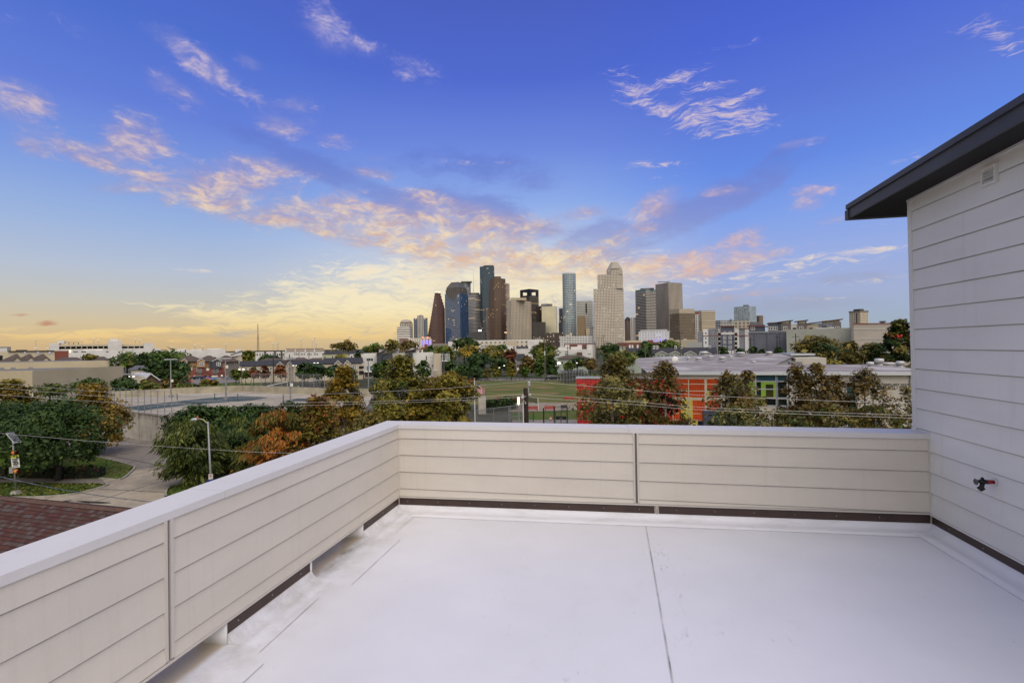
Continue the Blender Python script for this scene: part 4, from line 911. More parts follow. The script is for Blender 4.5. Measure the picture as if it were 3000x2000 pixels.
# ---- round glass tower
b = tw('round tower of silvery blue glass', 1670, 1560)
x0, x1 = b.x(1650.5), b.x(1690.5); R = (x1-x0)/2; m = MB(); zt = b.at(1670, 801)[1]
m.lathe([(R, 0), (R, zt)], 40, 0, T((x0+x1)/2, R, 0)); m.build('facade', F_('silver glass', (.36,.40,.42), (.13,.19,.22), 5.5, 5.6, .85, .6, .006, ref=1.0, rough=.12, metal=.35), b.e)
m = MB(); m.lathe([(R*1.0, zt+.01), (R*1.0, zt+3), (R*.7, zt+5), (R*.3, zt+7)], 40, 0, T((x0+x1)/2, R, 0)); m.build('crown', M_white, b.e)
b = tw('white tower with thin horizontal window bands', 1716, 1640); b.corner(1691, 1736, 1742.5, 880.5, F_('white thin bands', (0.7,0.7,0.621), (.20,.18,.15), 120, 6.0, 1, .40, .0, ov=.1), 1.4); b.box(1715.5, 1719, 889, .6, M_dark, 917, 'dark_slot', -.5)
b = tw('plain tan block with no windows', 1704, 1500); b.corner(1692, 1714, 1716.5, 926.5, plain('tan brick', (.24,.17,.10), .8, 0, .08, .02)); b.box(1716.5, 1727, 961, 20, M_beige, name='annex', y=5)
# ---- white car park
b = tw('long low white parking structure with rows of dark openings', 1690, 1250, 'parking garage', 'parking_garage'); b.corner(1640, 1727, 1738, 982, F_('garage bands', (0.7,0.7,0.675), (.085,.08,.075), 7, 4.6, .86, .45, .0), .6)
# ---- tall beige tower with setbacks
b = tw('tallest beige tower with setbacks and an eight sided tapering crown', 1804, 1500)
mb1 = F_('punched beige', (0.54,0.479,0.398), (.045,.038,.032), 4.75, 4.9, .50, .52, .07, '#ffeebc', .65, wrough=.75)
x_ = b.x; z_ = lambda py: b.at(1804, py)[1]
b.poly([(x_(1741.5),0),(x_(1804),0),(x_(1830.5),30),(x_(1830.5),60),(x_(1741.5),60)], 0, z_(844), mb1)
b.poly([(x_(1753.5),3),(x_(1812),3),(x_(1829),22),(x_(1829),58),(x_(1753.5),58)], z_(844)+.01, z_(802), mb1, 'upper_block')
xa, xb = x_(1780.5), x_(1828); cx_ = (xa+xb)/2; hw = (xb-xa)/2
b.poly(oct_(cx_, 28, hw, 24, 14), z_(802)+.01, z_(789), mb1, 'octagonal_drum')
m = MB(); p0 = oct_(cx_, 28, hw, 24, 14); p1 = oct_(cx_, 28, hw*.93, 22.5, 13.3); p2 = oct_(cx_, 28, hw*.43, 11, 6)
for pa, za, pb, zb_ in ((p0, 789, p1, 784), (p1, 784, p2, 764.5)):
    m.add([(x, y, z_(za)+.02) for x, y in pa] + [(x, y, z_(zb_)) for x, y in pb], [(i, (i+1) % 8, 8+(i+1) % 8, 8+i) for i in range(8)] + [tuple(range(8, 16))])
m.build('crown', plain('beige crown', (.36,.325,.275), .8, 0, .06, .02), b.e)
for k in range(7): m = MB(); m.box(x_(1794+k*4.1), x_(1796.2+k*4.1), 3.2, 4.5, z_(787.5), z_(785.6)); m.build('crown_slot', M_dark, b.e)
b = tw('small pinkish tower with a dark pitched roof', 1840, 1700); b.corner(1831, 1839, 1848, 935, F_('pink small', (0.351,0.243,0.189), (.08,.06,.055), 6, 6, .5, .5, .03)); b.hip(1831, 1848, 935, 1837, 1843, 928.5, 30, M_dgrey)
b = tw('small white gridded block at the left of the grey banded tower', 1857, 1650); b.corner(1848, 1864, 1866.5, 929.5, F_('white grid', (0.675,0.648,0.608), (.06,.06,.06), 7, 6, .55, .5, .03))
b = tw('grey tower with dark horizontal bands and a glassy top floor', 1895, 1600); mz = F_('grey thick bands', (0.405,0.371,0.338), (.026,.026,.028), 8, 5.2, .98, .55, .01); b.corner(1863.5, 1895, 1924.5, 855, mz, 1.0); b.corner(1863.5, 1895, 1924.5, 846, F_('glass top', (0.23,0.27,0.257), (.09,.12,.115), 9, 5, .8, .7), 1.0, 854.8, name='glass_top'); b.box(1876, 1916, 843.8, 25, M_roofg, 846.3, 'penthouse', 12)
b = tw('tall tower with narrow vertical stripes, dark on its left face', 1962, 1660); b.corner(1922.5, 1962, 2003, 826.5, F_('vertical ribs', (0.459,0.398,0.331), (.030,.026,.024), 5.4, 60, .46, 1, .0), 1.0)
b.box(1926, 1962, 824.8, 3, M_dark, 826.3, 'roof_edge', 40)
b = tw('white lit block with small windows and purple lights at its foot', 1950, 1200, 'block', 'office_block'); b.corner(1871, 1951, 1961.5, 968.5, F_('white lit block', (0.7,0.689,0.7), (.30,.32,.40), 7, 6, .45, .4, .05, '#cfd8ff', .6), .7); b.box(1876, 1955, 965.5, 20, plain('pale roof', (.5,.5,.52), .8), 968.6, 'penthouse', 14)
rr = random.Random(5); M_purp = emit('purple facade light', (.25,.18,1), .9)
for k in range(5): xx = b.x(1915+k*9.5); m = MB(); m.box(xx, xx+1.8, -14, -12, b.at(1915, 1001)[1], b.at(1915, 998 - rr.random()*7)[1]); m.build('purple_light', M_purp, b.e)
b = tw('brown gridded block with a plain beige top band', 1992, 1420); mm = F_('brown grid block', (0.182,0.142,0.101), (.045,.040,.034), 3.4, 4.4, .6, .62, .02, '#ffe4b0', .4); b.corner(1962, 1992, 2037.5, 917.5, mm, 1.3); b.corner(1961.5, 1992, 2038, 904, plain('beige top band', (.38,.325,.245), .8, 0, .05, .02), 1.3, 917.3, name='top_band')
b = tw('beige office slab with a short red band near the roof', 2057, 1500); b.corner(2036, 2057, 2098.5, 909.5, F_('beige office', (0.499,0.425,0.317), (.17,.145,.11), 60, 6, 1, .45, .0), 2.0); b.box(2037, 2056, 914.5, .6, plain('red band', (.35,.05,.03), .6), 918, 'red_band', 8)
m = MB(); 
b.box(2036.5, 2057, 921, 1.0, F_('white squares', (0.675,0.648,0.608), (.05,.05,.05), 7, 7, .6, .55), None, 'left_bay', 6.5)
# ---- towers to the right
b = tw('glass office tower on its own at the right of the skyline', 2197, 1150); b.corner(2151.5, 2197, 2218, 896, F_('pale blue glass', (.27,.33,.38), (.21,.27,.33), 5, 4.6, .8, .7, 0, ref=1, rough=.15, metal=.25), 1.0); b.box(2177, 2193, 892.8, 14, M_roofg, 896.3, 'penthouse', 14)
b = tw('small brown gridded tower half behind the right glass office tower', 2228, 1250); b.corner(2218, 2226, 2237.5, 924, F_('brown small grid', (0.216,0.162,0.121), (.04,.035,.03), 5, 5, .5, .6)); b.box(2219, 2222.5, 917, 4, M_wframe, 924.2, 'roof_mast', 6)
b = tw('low grey block left of the right glass office tower', 2125, 900, 'block', 'office_block'); b.corner(2097, 2112, 2152, 938, F_('low grey', (0.324,0.324,0.324), (.08,.08,.085), 7, 5, .8, .4), 2.5); b.box(2138, 2144, 934.5, 6, M_roofg, 938.3, 'penthouse', 12)
b = tw('low beige office block below the right glass office tower', 2170, 800, 'block', 'office_block'); b.box(2150, 2196, 939, 30, F_('low beige', (0.405,0.365,0.297), (.07,.065,.06), 6, 5, .5, .5)); b.box(2190, 2228, 943, 28, M_roofg, name='side_wing', y=6)
b = tw('beige hotel tower with a dark roof box at the far right', 2522, 900); mm = F_('hotel bays', (0.54,0.466,0.358), (.10,.085,.065), 3.4, 3.2, .6, .55); q = b.corner(2489.5, 2522, 2546, 913, mm, 1.0); C, B, D_, A, zb, zt, wl, wr = q
m = MB(); cen = ((C[0]+D_[0])/2, (C[1]+D_[1])/2); m.prism([(cen[0]+(p[0]-cen[0])*1.06, cen[1]+(p[1]-cen[1])*1.06) for p in (C,B,D_,A)], zt+.01, zt+2.2); m.build('parapet', plain('brown parapet', (.13,.11,.09), .8), b.e)
m = MB(); m.prism([(cen[0]+(p[0]-cen[0])*.55, cen[1]+(p[1]-cen[1])*.55) for p in (C,B,D_,A)], zt+2.21, b.at(2522, 904)[1]); m.build('roof_box', plain('dark roof box', (.05,.05,.055), .7), b.e)
m = MB(); pA = lerp(C, A, .40); pB = lerp(C, A, .26); nx, ny = -(A[1]-C[1])/wl, (A[0]-C[0])/wl; m.quad((pA[0]+nx*.3, pA[1]+ny*.3, 2), (pB[0]+nx*.3, pB[1]+ny*.3, 2), (pB[0]+nx*.3, pB[1]+ny*.3, zt-2), (pA[0]+nx*.3, pA[1]+ny*.3, zt-2)); m.build('window_strip', F_('hotel slot', (0.405,0.351,0.27), (.03,.03,.03), 3, 3.2, .9, .6), b.e)
# ---- low blocks at the foot of the towers
def low(label, a, b_, yt, d, mat, dep=30, cat='block', name='low_block', rz=0): q = Bld(name, label, cat, (a+b_)/2, d, rz); q.box(a, b_, yt, dep, mat); return q
q = low('low brown and white block at the left foot of the skyline', 1170, 1195, 990, 1300, plain('brown low block', (.20,.13,.11), .8)); q.box(1193, 1233, 990.5, 20, F_('low white grid', (0.621,0.567,0.486), (.14,.12,.1), 6, 5, .5, .5), name='side_wing', y=2)
q = low('small civic block washed in purple light with two round red lamps', 1233, 1266, 992, 1250, F_('civic block', (0.567,0.513,0.446), (.20,.18,.17), 8, 40, .4, 1))
M_viol = emit('violet wash light', (.32,.22,.95), .9)
for k in range(7): xx = q.x(1236.5+k*4.2); m = MB(); m.box(xx, xx+1.3, -.5, .2, q.at(1250, 1012)[1], q.at(1250, 996)[1]); m.build('purple_light', M_viol, q.e)
q.box(1238, 1262, 986.5, 12, M_beige, 992.2, 'upper_floor', 4)
M_redl = emit('red round lamp', (1,.3,.2), 1.0)
for px in (1238.5, 1253): m = MB(); m.lathe([(2.2,0),(2.2,.6),(.1,.7)], 12, 0, T(q.x(px), 3.4, q.at(px, 988.5)[1], 0, PI/2)); m.build('round_lamp', M_redl, q.e)
low('small red brick chimney like tower between trees at the left', 1243, 1253, 1008, 500, M_brick, 4, 'brick tower', 'brick_tower').box(1232, 1256, 1018, 9, M_brick, name='base_block', y=.5)
low('grey podium wall at the foot of the brown stepped tower', 1268, 1312, 1006, 1100, plain('grey brown podium', (.22,.19,.175), .8))
low('dark glass podium with lit strip at the foot of the blue tower', 1317, 1353, 988, 1350, F_('podium glass', (0.135,0.149,0.162), (.05,.06,.075), 8, 5, .8, .5, .1)).box(1313, 1345, 1000, 12, M_white, name='base_block', y=-8)
low('low red brick block below the round glass tower', 1652, 1746, 1006.5, 700, plain('long red brick', (.17,.07,.055), .85, 0, .2, .4))
q = low('red brick block with beige upper floor right of the beige tower', 1807, 1930, 1003, 560, plain('red brick block', (.16,.065,.05), .85, 0, .25, .3)); q.box(1832, 1880, 997, 14, M_cream, 1003.2, 'upper_floor', 4); q.box(1897, 1914, 996.5, 10, M_brick, 1003.2, 'stair_box', 3)
q = low('long low beige block with small roof boxes at the right of the white lit block', 1950, 2048, 995, 640, M_beige); q.box(1958, 1972, 990.5, 8, M_beige, 995.2, 'roof_box', 3); q.box(2002, 2012, 993, 6, M_wframe, 995.2, 'roof_box', 3)
q = low('plain grey box building above the dark roofed terrace', 2011, 2057, 1002.5, 300, plain('grey panel box', (.34,.335,.32), .8))
# ================================================================== middle distance
def hs(name, label, cat, pxc, d, rz=0, group=None): return Bld(name, label, cat, pxc, d, rz, group)
M_grey = plain('grey stucco', (.22,.215,.215), .8, 0, .08, .5)
M_gbrown = plain('grey brown siding', (.155,.135,.125), .8, 0, .1, .6)
M_mint = plain('pale green siding', (.33,.37,.31), .8, 0, .08, .6)
M_green = plain('pale olive siding', (.40,.41,.27), .8, 0, .08, .6)
M_creamh = plain('cream siding', (.46,.40,.31), .8, 0, .08, .6)
M_wroof = plain('pale metal roof', (.50,.50,.50), .5, .2, .12, .3)
M_navy = plain('blue grey panel', (.085,.090,.125), .7, 0, .12, .3)
M_lav = plain('lavender grey panel', (.19,.195,.225), .75, 0, .1, .3)
M_litw = emit('lit window glow', (1,.80,.48), .8)
M_redband = plain('rust red band', (.23,.055,.04), .7)
M_wood = plain('brown timber', (.11,.07,.045), .85, 0, .3, 3)
# ---- white parking structure on the left skyline
b = hs('parking_garage', 'long white parking structure with open decks on the left skyline', 'parking garage', 300, 560)
b.box(145, 173, 1005, 40, M_white, name='stair_tower'); b.box(168.5, 189, 997, 20, M_white, 1005.4, 'stair_tower', 4)
b.box(316, 357, 998.5, 30, M_white, name='stair_tower', y=-2); b.box(323, 345, 992, 20, M_white, 998.7, 'stair_tower', 2); b.box(421, 449, 1004.5, 30, M_white, name='stair_tower', y=-1)
b.box(173, 470, 1021, 60, M_white, name='wall'); b.box(173, 316, 1014.5, 60, M_dark, 1020.8, 'deck_opening', 3); b.box(173, 316, 1008.5, 60, M_cream, 1014.2, 'parapet', 0)
b.box(357, 421, 1014.5, 60, M_dark, 1020.8, 'deck_opening', 3); b.shed(357, 421, 1008, 1011, 60, M_cream, 1014.2, 'parapet')
for px in list(np.arange(190, 314, 16)) + [374, 392, 408]: b.box(px, px+2.2, 1014, 1.2, M_cream, 1021, 'column', .2)
b.box(190, 231, 1001.2, 12, M_cream, 1002.8, 'pergola', 8)
for px in (201, 215, 229): b.box(px, px+1.8, 1002.9, 1, M_dark, 1009, 'pergola_post', 8)
b.win(202, 209, 1024, 1033, M_litw, M_white); b.win(269, 277, 1022.5, 1031.5, M_litw, M_white); b.win(279, 287, 1022.5, 1031.5, M_litw, M_white); b.win(310, 316, 1038, 1045, M_pane, M_white)
# ---- strip shops at far left
b = hs('shop_row', 'low beige shop row with flat dark roof at the far left', 'shop', 70, 330)
b.box(-60, 160, 1029, 25, M_cream, roofmat=M_droof); b.box(24, 160, 1026.8, 26, M_droof, 1029, 'roof_edge', -1); b.box(160, 201, 1027.5, 20, M_brick, name='brick_bay'); b.box(46, 80, 1024.5, 8, M_droof, 1026.9, 'roof_box', 6); b.box(-40, 30, 1015.5, 20, M_grey, 1029, 'upper_block', 2); b.box(-40, 21, 1020, 1, M_white, 1032, 'sign_panel', 1.5)
for px in (73, 112, 145): b.box(px-2.5, px+2.5, 1031, .4, emit('blue round sign', (.45,.5,.9), .35) if px == 73 else bpy.data.materials['blue round sign'], 1034.5, 'round_sign', -.5)
b.win(-6, 8, 1041, 1056, M_dark)
b = hs('long_house', 'cream house with a row of three brown pyramid roofs at the left', 'house', 75, 190)
b.box(-30, 150, 1061, 14, M_creamh)
for i, (a, p, c) in enumerate(((-4, 48, 66), (36, 87, 106), (74, 125, 150))): b.hip(a, c, 1060.5, p-3, p+3, 1036.5, 12, M_broof, -2 + i*.4); b.gable(c-30, c-2, 1060, c-16, 1046, 1.0, M_creamh, M_broof, 1062, -2.6+i*.4)
b = hs('brown_roofed_house', 'low house with two long brown hip roofs behind the beige warehouse', 'house', 240, 210); b.box(160, 320, 1058, 14, M_creamh); b.hip(155, 245, 1058, 185, 225, 1046.5, 14, M_broof); b.hip(240, 322, 1057, 262, 305, 1044.5, 14, M_broof, .4)
b = hs('white_flat_house', 'white flat roofed house in front of the parking structure', 'house', 290, 420); b.box(208, 470, 1026, 20, M_white); b.box(245, 300, 1022, 14, M_white, name='upper_floor', y=3)
for px, w_ in ((214, 14), (238, 14), (310, 8)): b.win(px, px+w_, 1029, 1031.5, M_dark)
# ---- beige warehouse
b = Tower('warehouse', 'large windowless beige warehouse with a stepped flat roof at the left', 'warehouse', 95, 96)
M_ware = plain('beige tilt up wall', (.44,.375,.255), .85, 0, .07, .12, dirt=(.36,.30,.20), dscale=.10)
C = b.x(95); b.h0 = 0
def wpt(px, py, d): p = W(px, py, d) - b.o; return (p.dot(b.ux), p.dot(b.uy)), p.z
cP, zr = wpt(95, 1090.5, 96); rP, _ = wpt(362, 1075.5, 119); lP, _ = wpt(-260, 1094, 100)
vx, vy = rP[0]-cP[0], rP[1]-cP[1]; bk = (-vy*1.1, vx*1.1)
m = MB(); m.prism(ccw([cP, rP, (rP[0]-18, rP[1]+34), (lP[0]-10, lP[1]+30), lP]), 0, zr, 0, 1); m.build('wall', [M_ware, M_roofg], b.e)
m = MB()
for P, Q in ((lP, cP), (cP, rP)):
    e_, z0, z1 = edge(P, Q, zr+.005, zr+.35, .3); m.prism(e_, z0, z1)
m.build('parapet_cap', M_ware, b.e)
uP, zu = wpt(311, 1055.5, 128); u2, _ = wpt(-260, 1062, 112)
m = MB(); m.prism(ccw([u2, uP, (uP[0]-6, uP[1]+25), (u2[0]-6, u2[1]+25)]), zr-.5, zu, 0, 1); m.build('upper_wall', [M_ware, M_roofg], b.e)
for px in (5, 38, 90): 
    p, _ = wpt(px, 1084, 108); m = MB(); m.box(p[0]-.4, p[0]+.4, p[1], p[1]+.8, zr+.01, zr+.7); m.build('roof_unit', M_grey, b.e)
b = hs('gabled_pavilion', 'low pavilion with a white roof and brown timber gable left of the court', 'pavilion', 415, 140, .35); b.box(365, 425, 1104, 8, M_creamh); b.gable(415, 466, 1116, 439, 1094, 9, M_wood, M_wroof, ov=.6, trim=M_wframe); b.shed(363, 418, 1094, 1098, 9, M_wroof, name='roof', th=.2, y=.2)
b = hs('grey_roofed_house', 'small house with a plain grey roof behind the dark oak', 'house', 402, 185); b.box(384, 426, 1084, 8, M_creamh); b.hip(380, 428, 1084, 396, 420, 1070, 8, plain('grey shingle', (.10,.10,.11), .9, 0, .3, 2))
# ---- brick and tan townhouses
def townhouses():
    b = hs('townhouse_row', 'three storey row of tan and brick townhouses with brown pyramid roofs', 'townhouses', 600, 205)
    b.box(518, 660, 1059, 12, M_tan); b.box(558, 656, 1078, 1.0, M_brick, name='brick_front', y=-1.0); b.box(612, 650, 1058, .8, M_dgrey, 1078, 'grey_front', -.9); b.box(648, 700, 1060, 11, M_gbrown, name='grey_side', y=.3)
    for a, c, p in ((516, 600, 555), (575, 640, 612), (628, 702, 662)): b.hip(a, c, 1059.5, p-5, p+5, 1041, 13, M_broof, -.6)
    for a, c, p, mt in ((531, 549, 540, M_tan), (577, 601, 589, M_tan), (620, 651, 636, M_dgrey)):
        b.gable(a, c, 1058, p, 1049.5, 2.5, mt, M_broof, 1075 if mt is M_tan else 1078, -1.9, .25, M_wframe)
    for a in (537, 586, 635): b.win(a, a+11, 1061.5, 1071, M_pane, M_wframe, -1.95, bars=(2,2))
    for a in (575, 585, 624, 634): b.win(a, a+6, 1080, 1094, M_pane, M_wframe, -1.1, bars=(2,1))
    for a in (573, 624): 
        x0, z1 = b.at(a, 1090, -1.3); x1, z0 = b.at(a+18, 1094.5, -1.3); m = MB(); m.box(x0, x1, -1.55, -1.45, z1-.05, z1); 
        for k in range(9): xx = x0+(x1-x0)*k/8; m.box(xx-.03, xx+.03, -1.53, -1.47, z0, z1-.05)
        m.build('balcony_rail', M_dark, b.e)
    for a in (567, 620, 655): b.win(a, a+24, 1100, 1108, M_wframe, None, -1.05, name='garage_door')
    for p in (602, 651): b.gable(p-12, p+12, 1096, p, 1090, 1.2, M_brick, M_broof, None, -2.2, .2); b.win(p-3, p+3, 1099, 1108, M_dark, None, -2.25, name='door')
    for p in (559.5, 608.5): x, z = b.at(p, 1082, -1.06); m = MB(); m.lathe([(.55,0),(.55,.1),(.4,.12)], 14, 0, T(x, -1.02, z, 0, PI/2)); m.build('oval_window', M_wframe, b.e)
    for a in (687.5, 693.5): b.win(a, a+4, 1058.5+3, 1068, M_pane, M_wframe, .3)
townhouses()
# ---- white houses, left middle distance
WG = 'white houses left of the skyline'
def white_house(label, a, c, yt, d, steps=(), wins=(), roof=None, dep=10, mt=None):
    b = hs('white_house', label, 'house', (a+c)/2, d, 0, WG); b.box(a, c, yt, dep, mt or M_white)
    for s in steps: b.box(s[0], s[1], s[2], dep*.6, mt or M_white, yt+.2, 'upper_floor', 1)
    for wv in wins: b.win(*wv, M_pane, M_wframe, pr=.1)
    if roof: b.shed(*roof, dep, M_broof, name='roof', th=.4, y=-.3, over=.3)
    return b
white_house('white boxy house with a dark slot window, far left of the row', 463, 560, 1025, 400, ((520, 545, 1021),), ((541, 545, 1024, 1031), (568, 579, 1029, 1034)))
white_house('white house with a shallow tan roof in the middle of the far left row', 555, 634, 1027, 380, ((560, 590, 1022),), ((600, 612, 1034, 1036),), (600, 650, 1027, 1036))
white_house('tall white house with flat dark roof slab above the tan townhouses', 598, 660, 1023, 370, ((605, 650, 1020.5),), ())
white_house('white house with sloping brown roof right of the tan townhouses', 655, 709, 1033, 350, ((690, 708, 1022),), (), (676, 709, 1038, 1026))
white_house('small cream house with hip roof below the white row', 676, 712, 1046, 300, (), (), (670, 712, 1046, 1040), mt=M_creamh)
b = hs('black_and_white_row', 'row of white and black modern townhouses under the radio mast', 'townhouses', 790, 330, 0); b.box(748, 833, 1030, 12, M_white); b.box(745, 836, 1026.5, 12, M_droof, 1030, 'roof', .5)
for a in (774, 803, 822): b.box(a, a+5, 1028, 1, M_dgrey, name='black_bay', y=-.8)
for a in (752, 760, 768, 783, 791, 811, 817, 828): b.win(a, a+3.4, 1035, 1042, M_pane, M_wframe, pr=.1)
b = hs('white_terrace', 'white terrace of narrow houses with four tan roofs below the stadium lights', 'terrace', 890, 330); b.box(834, 950, 1029, 12, M_white)
for i, a in enumerate((838, 866, 895, 922)): b.shed(a, a+27, 1021+i*-.3, 1021+i*-.3, 6, M_broof, name='roof', th=.3, y=5, over=0); m = MB(); x0, z0 = b.at(a, 1029, -.2); x1, _ = b.at(a+27, 1029, -.2); zt = b.at(a+13, 1020.5, 6)[1]; m.quad((x0,-.3,z0),(x1,-.3,z0),(x1,6,zt),(x0,6,zt)); m.build('roof', plain('tan roof', (.26,.2,.14), .9, 0, .2, 1), b.e); b.gable(a-3, a+2, 1029, a-.5, 1019, 6.5, M_white, M_white, 1031, -.4, .05)
for k in range(16): 
    if k % 4 != 3: b.win(862+k*4.8, 864.6+k*4.8, 1034.5, 1040, M_pane, M_wframe, pr=.1)
b = hs('olive_house', 'long pale olive house with a dark flat pitched roof', 'house', 985, 230); b.box(944, 1020, 1037, 10, M_green); b.hip(942, 1022, 1037, 960, 1005, 1029.5, 10, M_droof); b.box(1018, 1066, 1035, 10, M_white, name='white_wing', y=1); b.hip(1016, 1068, 1035, 1030, 1055, 1026.5, 10, M_droof, 1)
for a in (950, 972, 994, 1028, 1046): b.win(a, a+4, 1042, 1050, M_pane, M_wframe)
b = hs('brown_roofed_cottages', 'cluster of low brown roofs between the white terrace and the dark roofed flats', 'cottages', 870, 250); b.box(765, 960, 1056, 10, M_broof); b.hip(760, 830, 1056, 780, 815, 1049, 10, M_broof); b.hip(835, 905, 1056, 855, 890, 1047, 10, M_broof, .3); b.hip(900, 962, 1056, 915, 945, 1048, 10, M_broof, .6)
def flats():
    b = hs('gabled_flats', 'cream flats with a long dark slate roof and two small gables', 'flats', 780, 168); b.box(704, 826, 1072.5, 9, M_creamh); b.ridge(704, 826, 1072.5, 1056.5, 10, M_droof)
    b.gable(806, 834, 1073, 820, 1059, 6, M_creamh, M_droof, None, -1.5, .4, M_wframe); b.gable(836, 860, 1073, 848, 1057, 6, M_creamh, M_droof, None, -1.2, .4, M_wframe)
    for a in (716, 735, 760, 790): b.win(a, a+7, 1076, 1083, M_pane, M_wframe, bars=(2,1)); 
    for a in (816, 845): b.win(a, a+6, 1075, 1083, M_pane, M_wframe, -1.5, bars=(2,1))
    for a in (716, 745, 775): b.win(a, a+6, 1090, 1100, M_pane, M_wframe)
    b = hs('gabled_flats', 'cream flats with stepped dark slate roofs right of the light poles', 'flats', 965, 172); b.box(860, 1005, 1068, 9, M_creamh); b.ridge(858, 975, 1067.5, 1055, 10, M_droof); b.ridge(950, 1062, 1066, 1047.5, 11, M_droof, .5); b.box(985, 1063, 1066.5, 10, M_creamh, name='wall', y=.5)
    for a, c, p, yp in ((977, 1003, 990, 1055), (1006, 1030, 1017, 1054)): b.gable(a, c, 1068, p, yp, 6, M_creamh, M_droof, None, -1.2, .4, M_wframe)
    b.win(1033, 1043, 1070, 1080, M_pane, M_wframe, .45, bars=(2,2)); b.win(1033, 1043, 1086, 1096, M_pane, M_wframe, .45, bars=(2,2))
    b.box(1052, 1066, 1072, 1, M_dark, 1079, 'balcony', .2); b.box(1052, 1066, 1086, 1, M_dark, 1096, 'balcony', .2)
flats()
def moderns():
    b = hs('modern_townhouse', 'modern white townhouse with a large window left of the black stair towers', 'townhouse', 1085, 182); b.box(1065, 1105, 1035, 10, M_white); b.win(1073, 1093, 1049, 1057, M_pane, M_wframe, bars=(3,1)); b.win(1073, 1101, 1071, 1086, plain('green glass', (.12,.19,.18), .1, 0, .2, 1), M_wframe, bars=(3,1)); b.box(1066, 1095, 1088, 1.4, M_wframe, 1090, 'canopy', -1.4); b.win(1070, 1092, 1092, 1104, M_wood, None, name='garage_door')
    b = hs('modern_townhouse', 'modern townhouse with twin charcoal stair towers and sloping roofs', 'townhouse', 1140, 180); b.box(1104, 1126, 1036, 9, M_dgrey, name='stair_tower'); b.shed(1102, 1133, 1036, 1021, 9, M_broof, name='roof', th=.35, over=.4); b.shed(1107, 1133, 1019, 1019, 6, M_droof, name='roof', th=.3, y=3, over=.3); b.box(1110, 1131, 1020, 5, M_white, 1036, 'upper_floor', 3.4)
    b.box(1122, 1150, 1038, 9, M_dgrey, name='stair_tower', y=-1.2); b.shed(1120, 1170, 1037, 1018.5, 9, M_broof, name='roof', th=.35, y=-1.2, over=.4); b.box(1149, 1188, 1034.5, 9, M_white, name='wall', y=0); b.box(1152, 1168, 1024, 6, M_white, 1038, 'upper_floor', 1)
    b = hs('modern_townhouse', 'modern townhouse with one charcoal stair tower and tall blank white wall', 'townhouse', 1230, 178); b.box(1187, 1209, 1027, 9, M_dgrey, name='stair_tower', y=-.6); b.shed(1185, 1222, 1029, 1020, 8, M_broof, name='roof', th=.3, y=-.6, over=.4); b.gable(1196, 1228, 1024, 1208, 1016.5, 6, M_white, M_droof, 1034, 3, .4); b.box(1209, 1269.5, 1032.5, 10, M_white); b.box(1218, 1221, 1024, 2, M_white, 1033, 'pier', .5); b.box(1235, 1239, 1024, 1.5, M_white, 1033, 'pier', .5)
    b.win(1248, 1251, 1043, 1051, M_pane); b.win(1260, 1262, 1045, 1047, M_pane); b.win(1265, 1268, 1068, 1074, M_pane); b.win(1216, 1226, 1070, 1079, M_pane)
    b = hs('modern_townhouse', 'cream house with a dark barred balcony front beside the blank white wall', 'townhouse', 1295, 176); b.box(1270, 1296, 1036, 9, M_creamh); b.box(1294, 1318, 1035, 7, M_dgrey, name='balcony_front', y=-.5); b.gable(1312, 1326, 1063, 1318, 1047, 6, M_white, M_droof, None, .5, .2)
    for k in range(6): b.box(1296+k*3.8, 1297.5+k*3.8, 1036, .3, M_wframe, 1057, 'slat', -.9)
    b.box(1294, 1318, 1056, .4, M_wframe, 1058.5, 'rail', -.95)
    for k in range(4): b.win(1297+k*5, 1300.5+k*5, 1060, 1077, M_pane, None, -.52)
    b.box(1268, 1282, 1082, .8, M_wframe, 1083.5, 'balcony_rail', -2)
moderns()
# ---- centre background
b = hs('apartment_block', 'long white apartment block with rows of small windows below the towers', 'apartments', 1490, 600); b.shed(1380, 1596, 1000, 996.5, 20, F_('white flats', (.55,.51,.43), (.13,.11,.09), 5.5, 4.5, .4, .45, .05), name='wall'); b.box(1382, 1590, 995.5, 18, M_wroof, 998.5, 'roof', 2); b.box(1480, 1515, 997, 16, M_creamh, name='bay', y=-1.5); b.box(1545, 1580, 999, 16, M_white, name='bay', y=-1.2)
b = hs('white_gabled_house', 'white gabled house with grey roof among trees below the apartment block', 'house', 1435, 330); b.gable(1402, 1440, 1020, 1426, 1010, 10, M_white, M_wroof, None, 0, .4); b.gable(1438, 1466, 1019, 1450, 1011, 10, M_white, M_droof, None, .6, .4); b.win(1412, 1416, 1022, 1026, M_pane, M_wframe)
b = hs('white_gabled_house', 'white house with half dark roof and slanted white wall below the apartment block', 'house', 1490, 320); b.box(1464, 1479, 1020, 9, M_white); b.ridge(1464, 1480, 1020, 1012, 9, M_droof); b.shed(1478, 1512, 1010, 1016, 9, M_white, name='wall', y=-.5); b.win(1503, 1508, 1015, 1020, M_pane, M_wframe, -.5); b.win(1503, 1508, 1023, 1028, M_pane, M_wframe, -.5)
b = hs('white_gabled_house', 'white house with low dark roof behind the olive tree below the apartments', 'house', 1532, 330); b.box(1513, 1560, 1020, 9, M_white); b.ridge(1513, 1546, 1020, 1014.5, 9, M_droof); b.box(1548, 1568, 1012, 7, M_white, name='upper_floor', y=2)
b = hs('dark_roofed_house', 'house with a steep dark purple roof hidden among the trees', 'house', 1526, 200); b.box(1512, 1540, 1055, 7, M_grey); b.hip(1508, 1541, 1055, 1516, 1536, 1036, 8, M_droof)
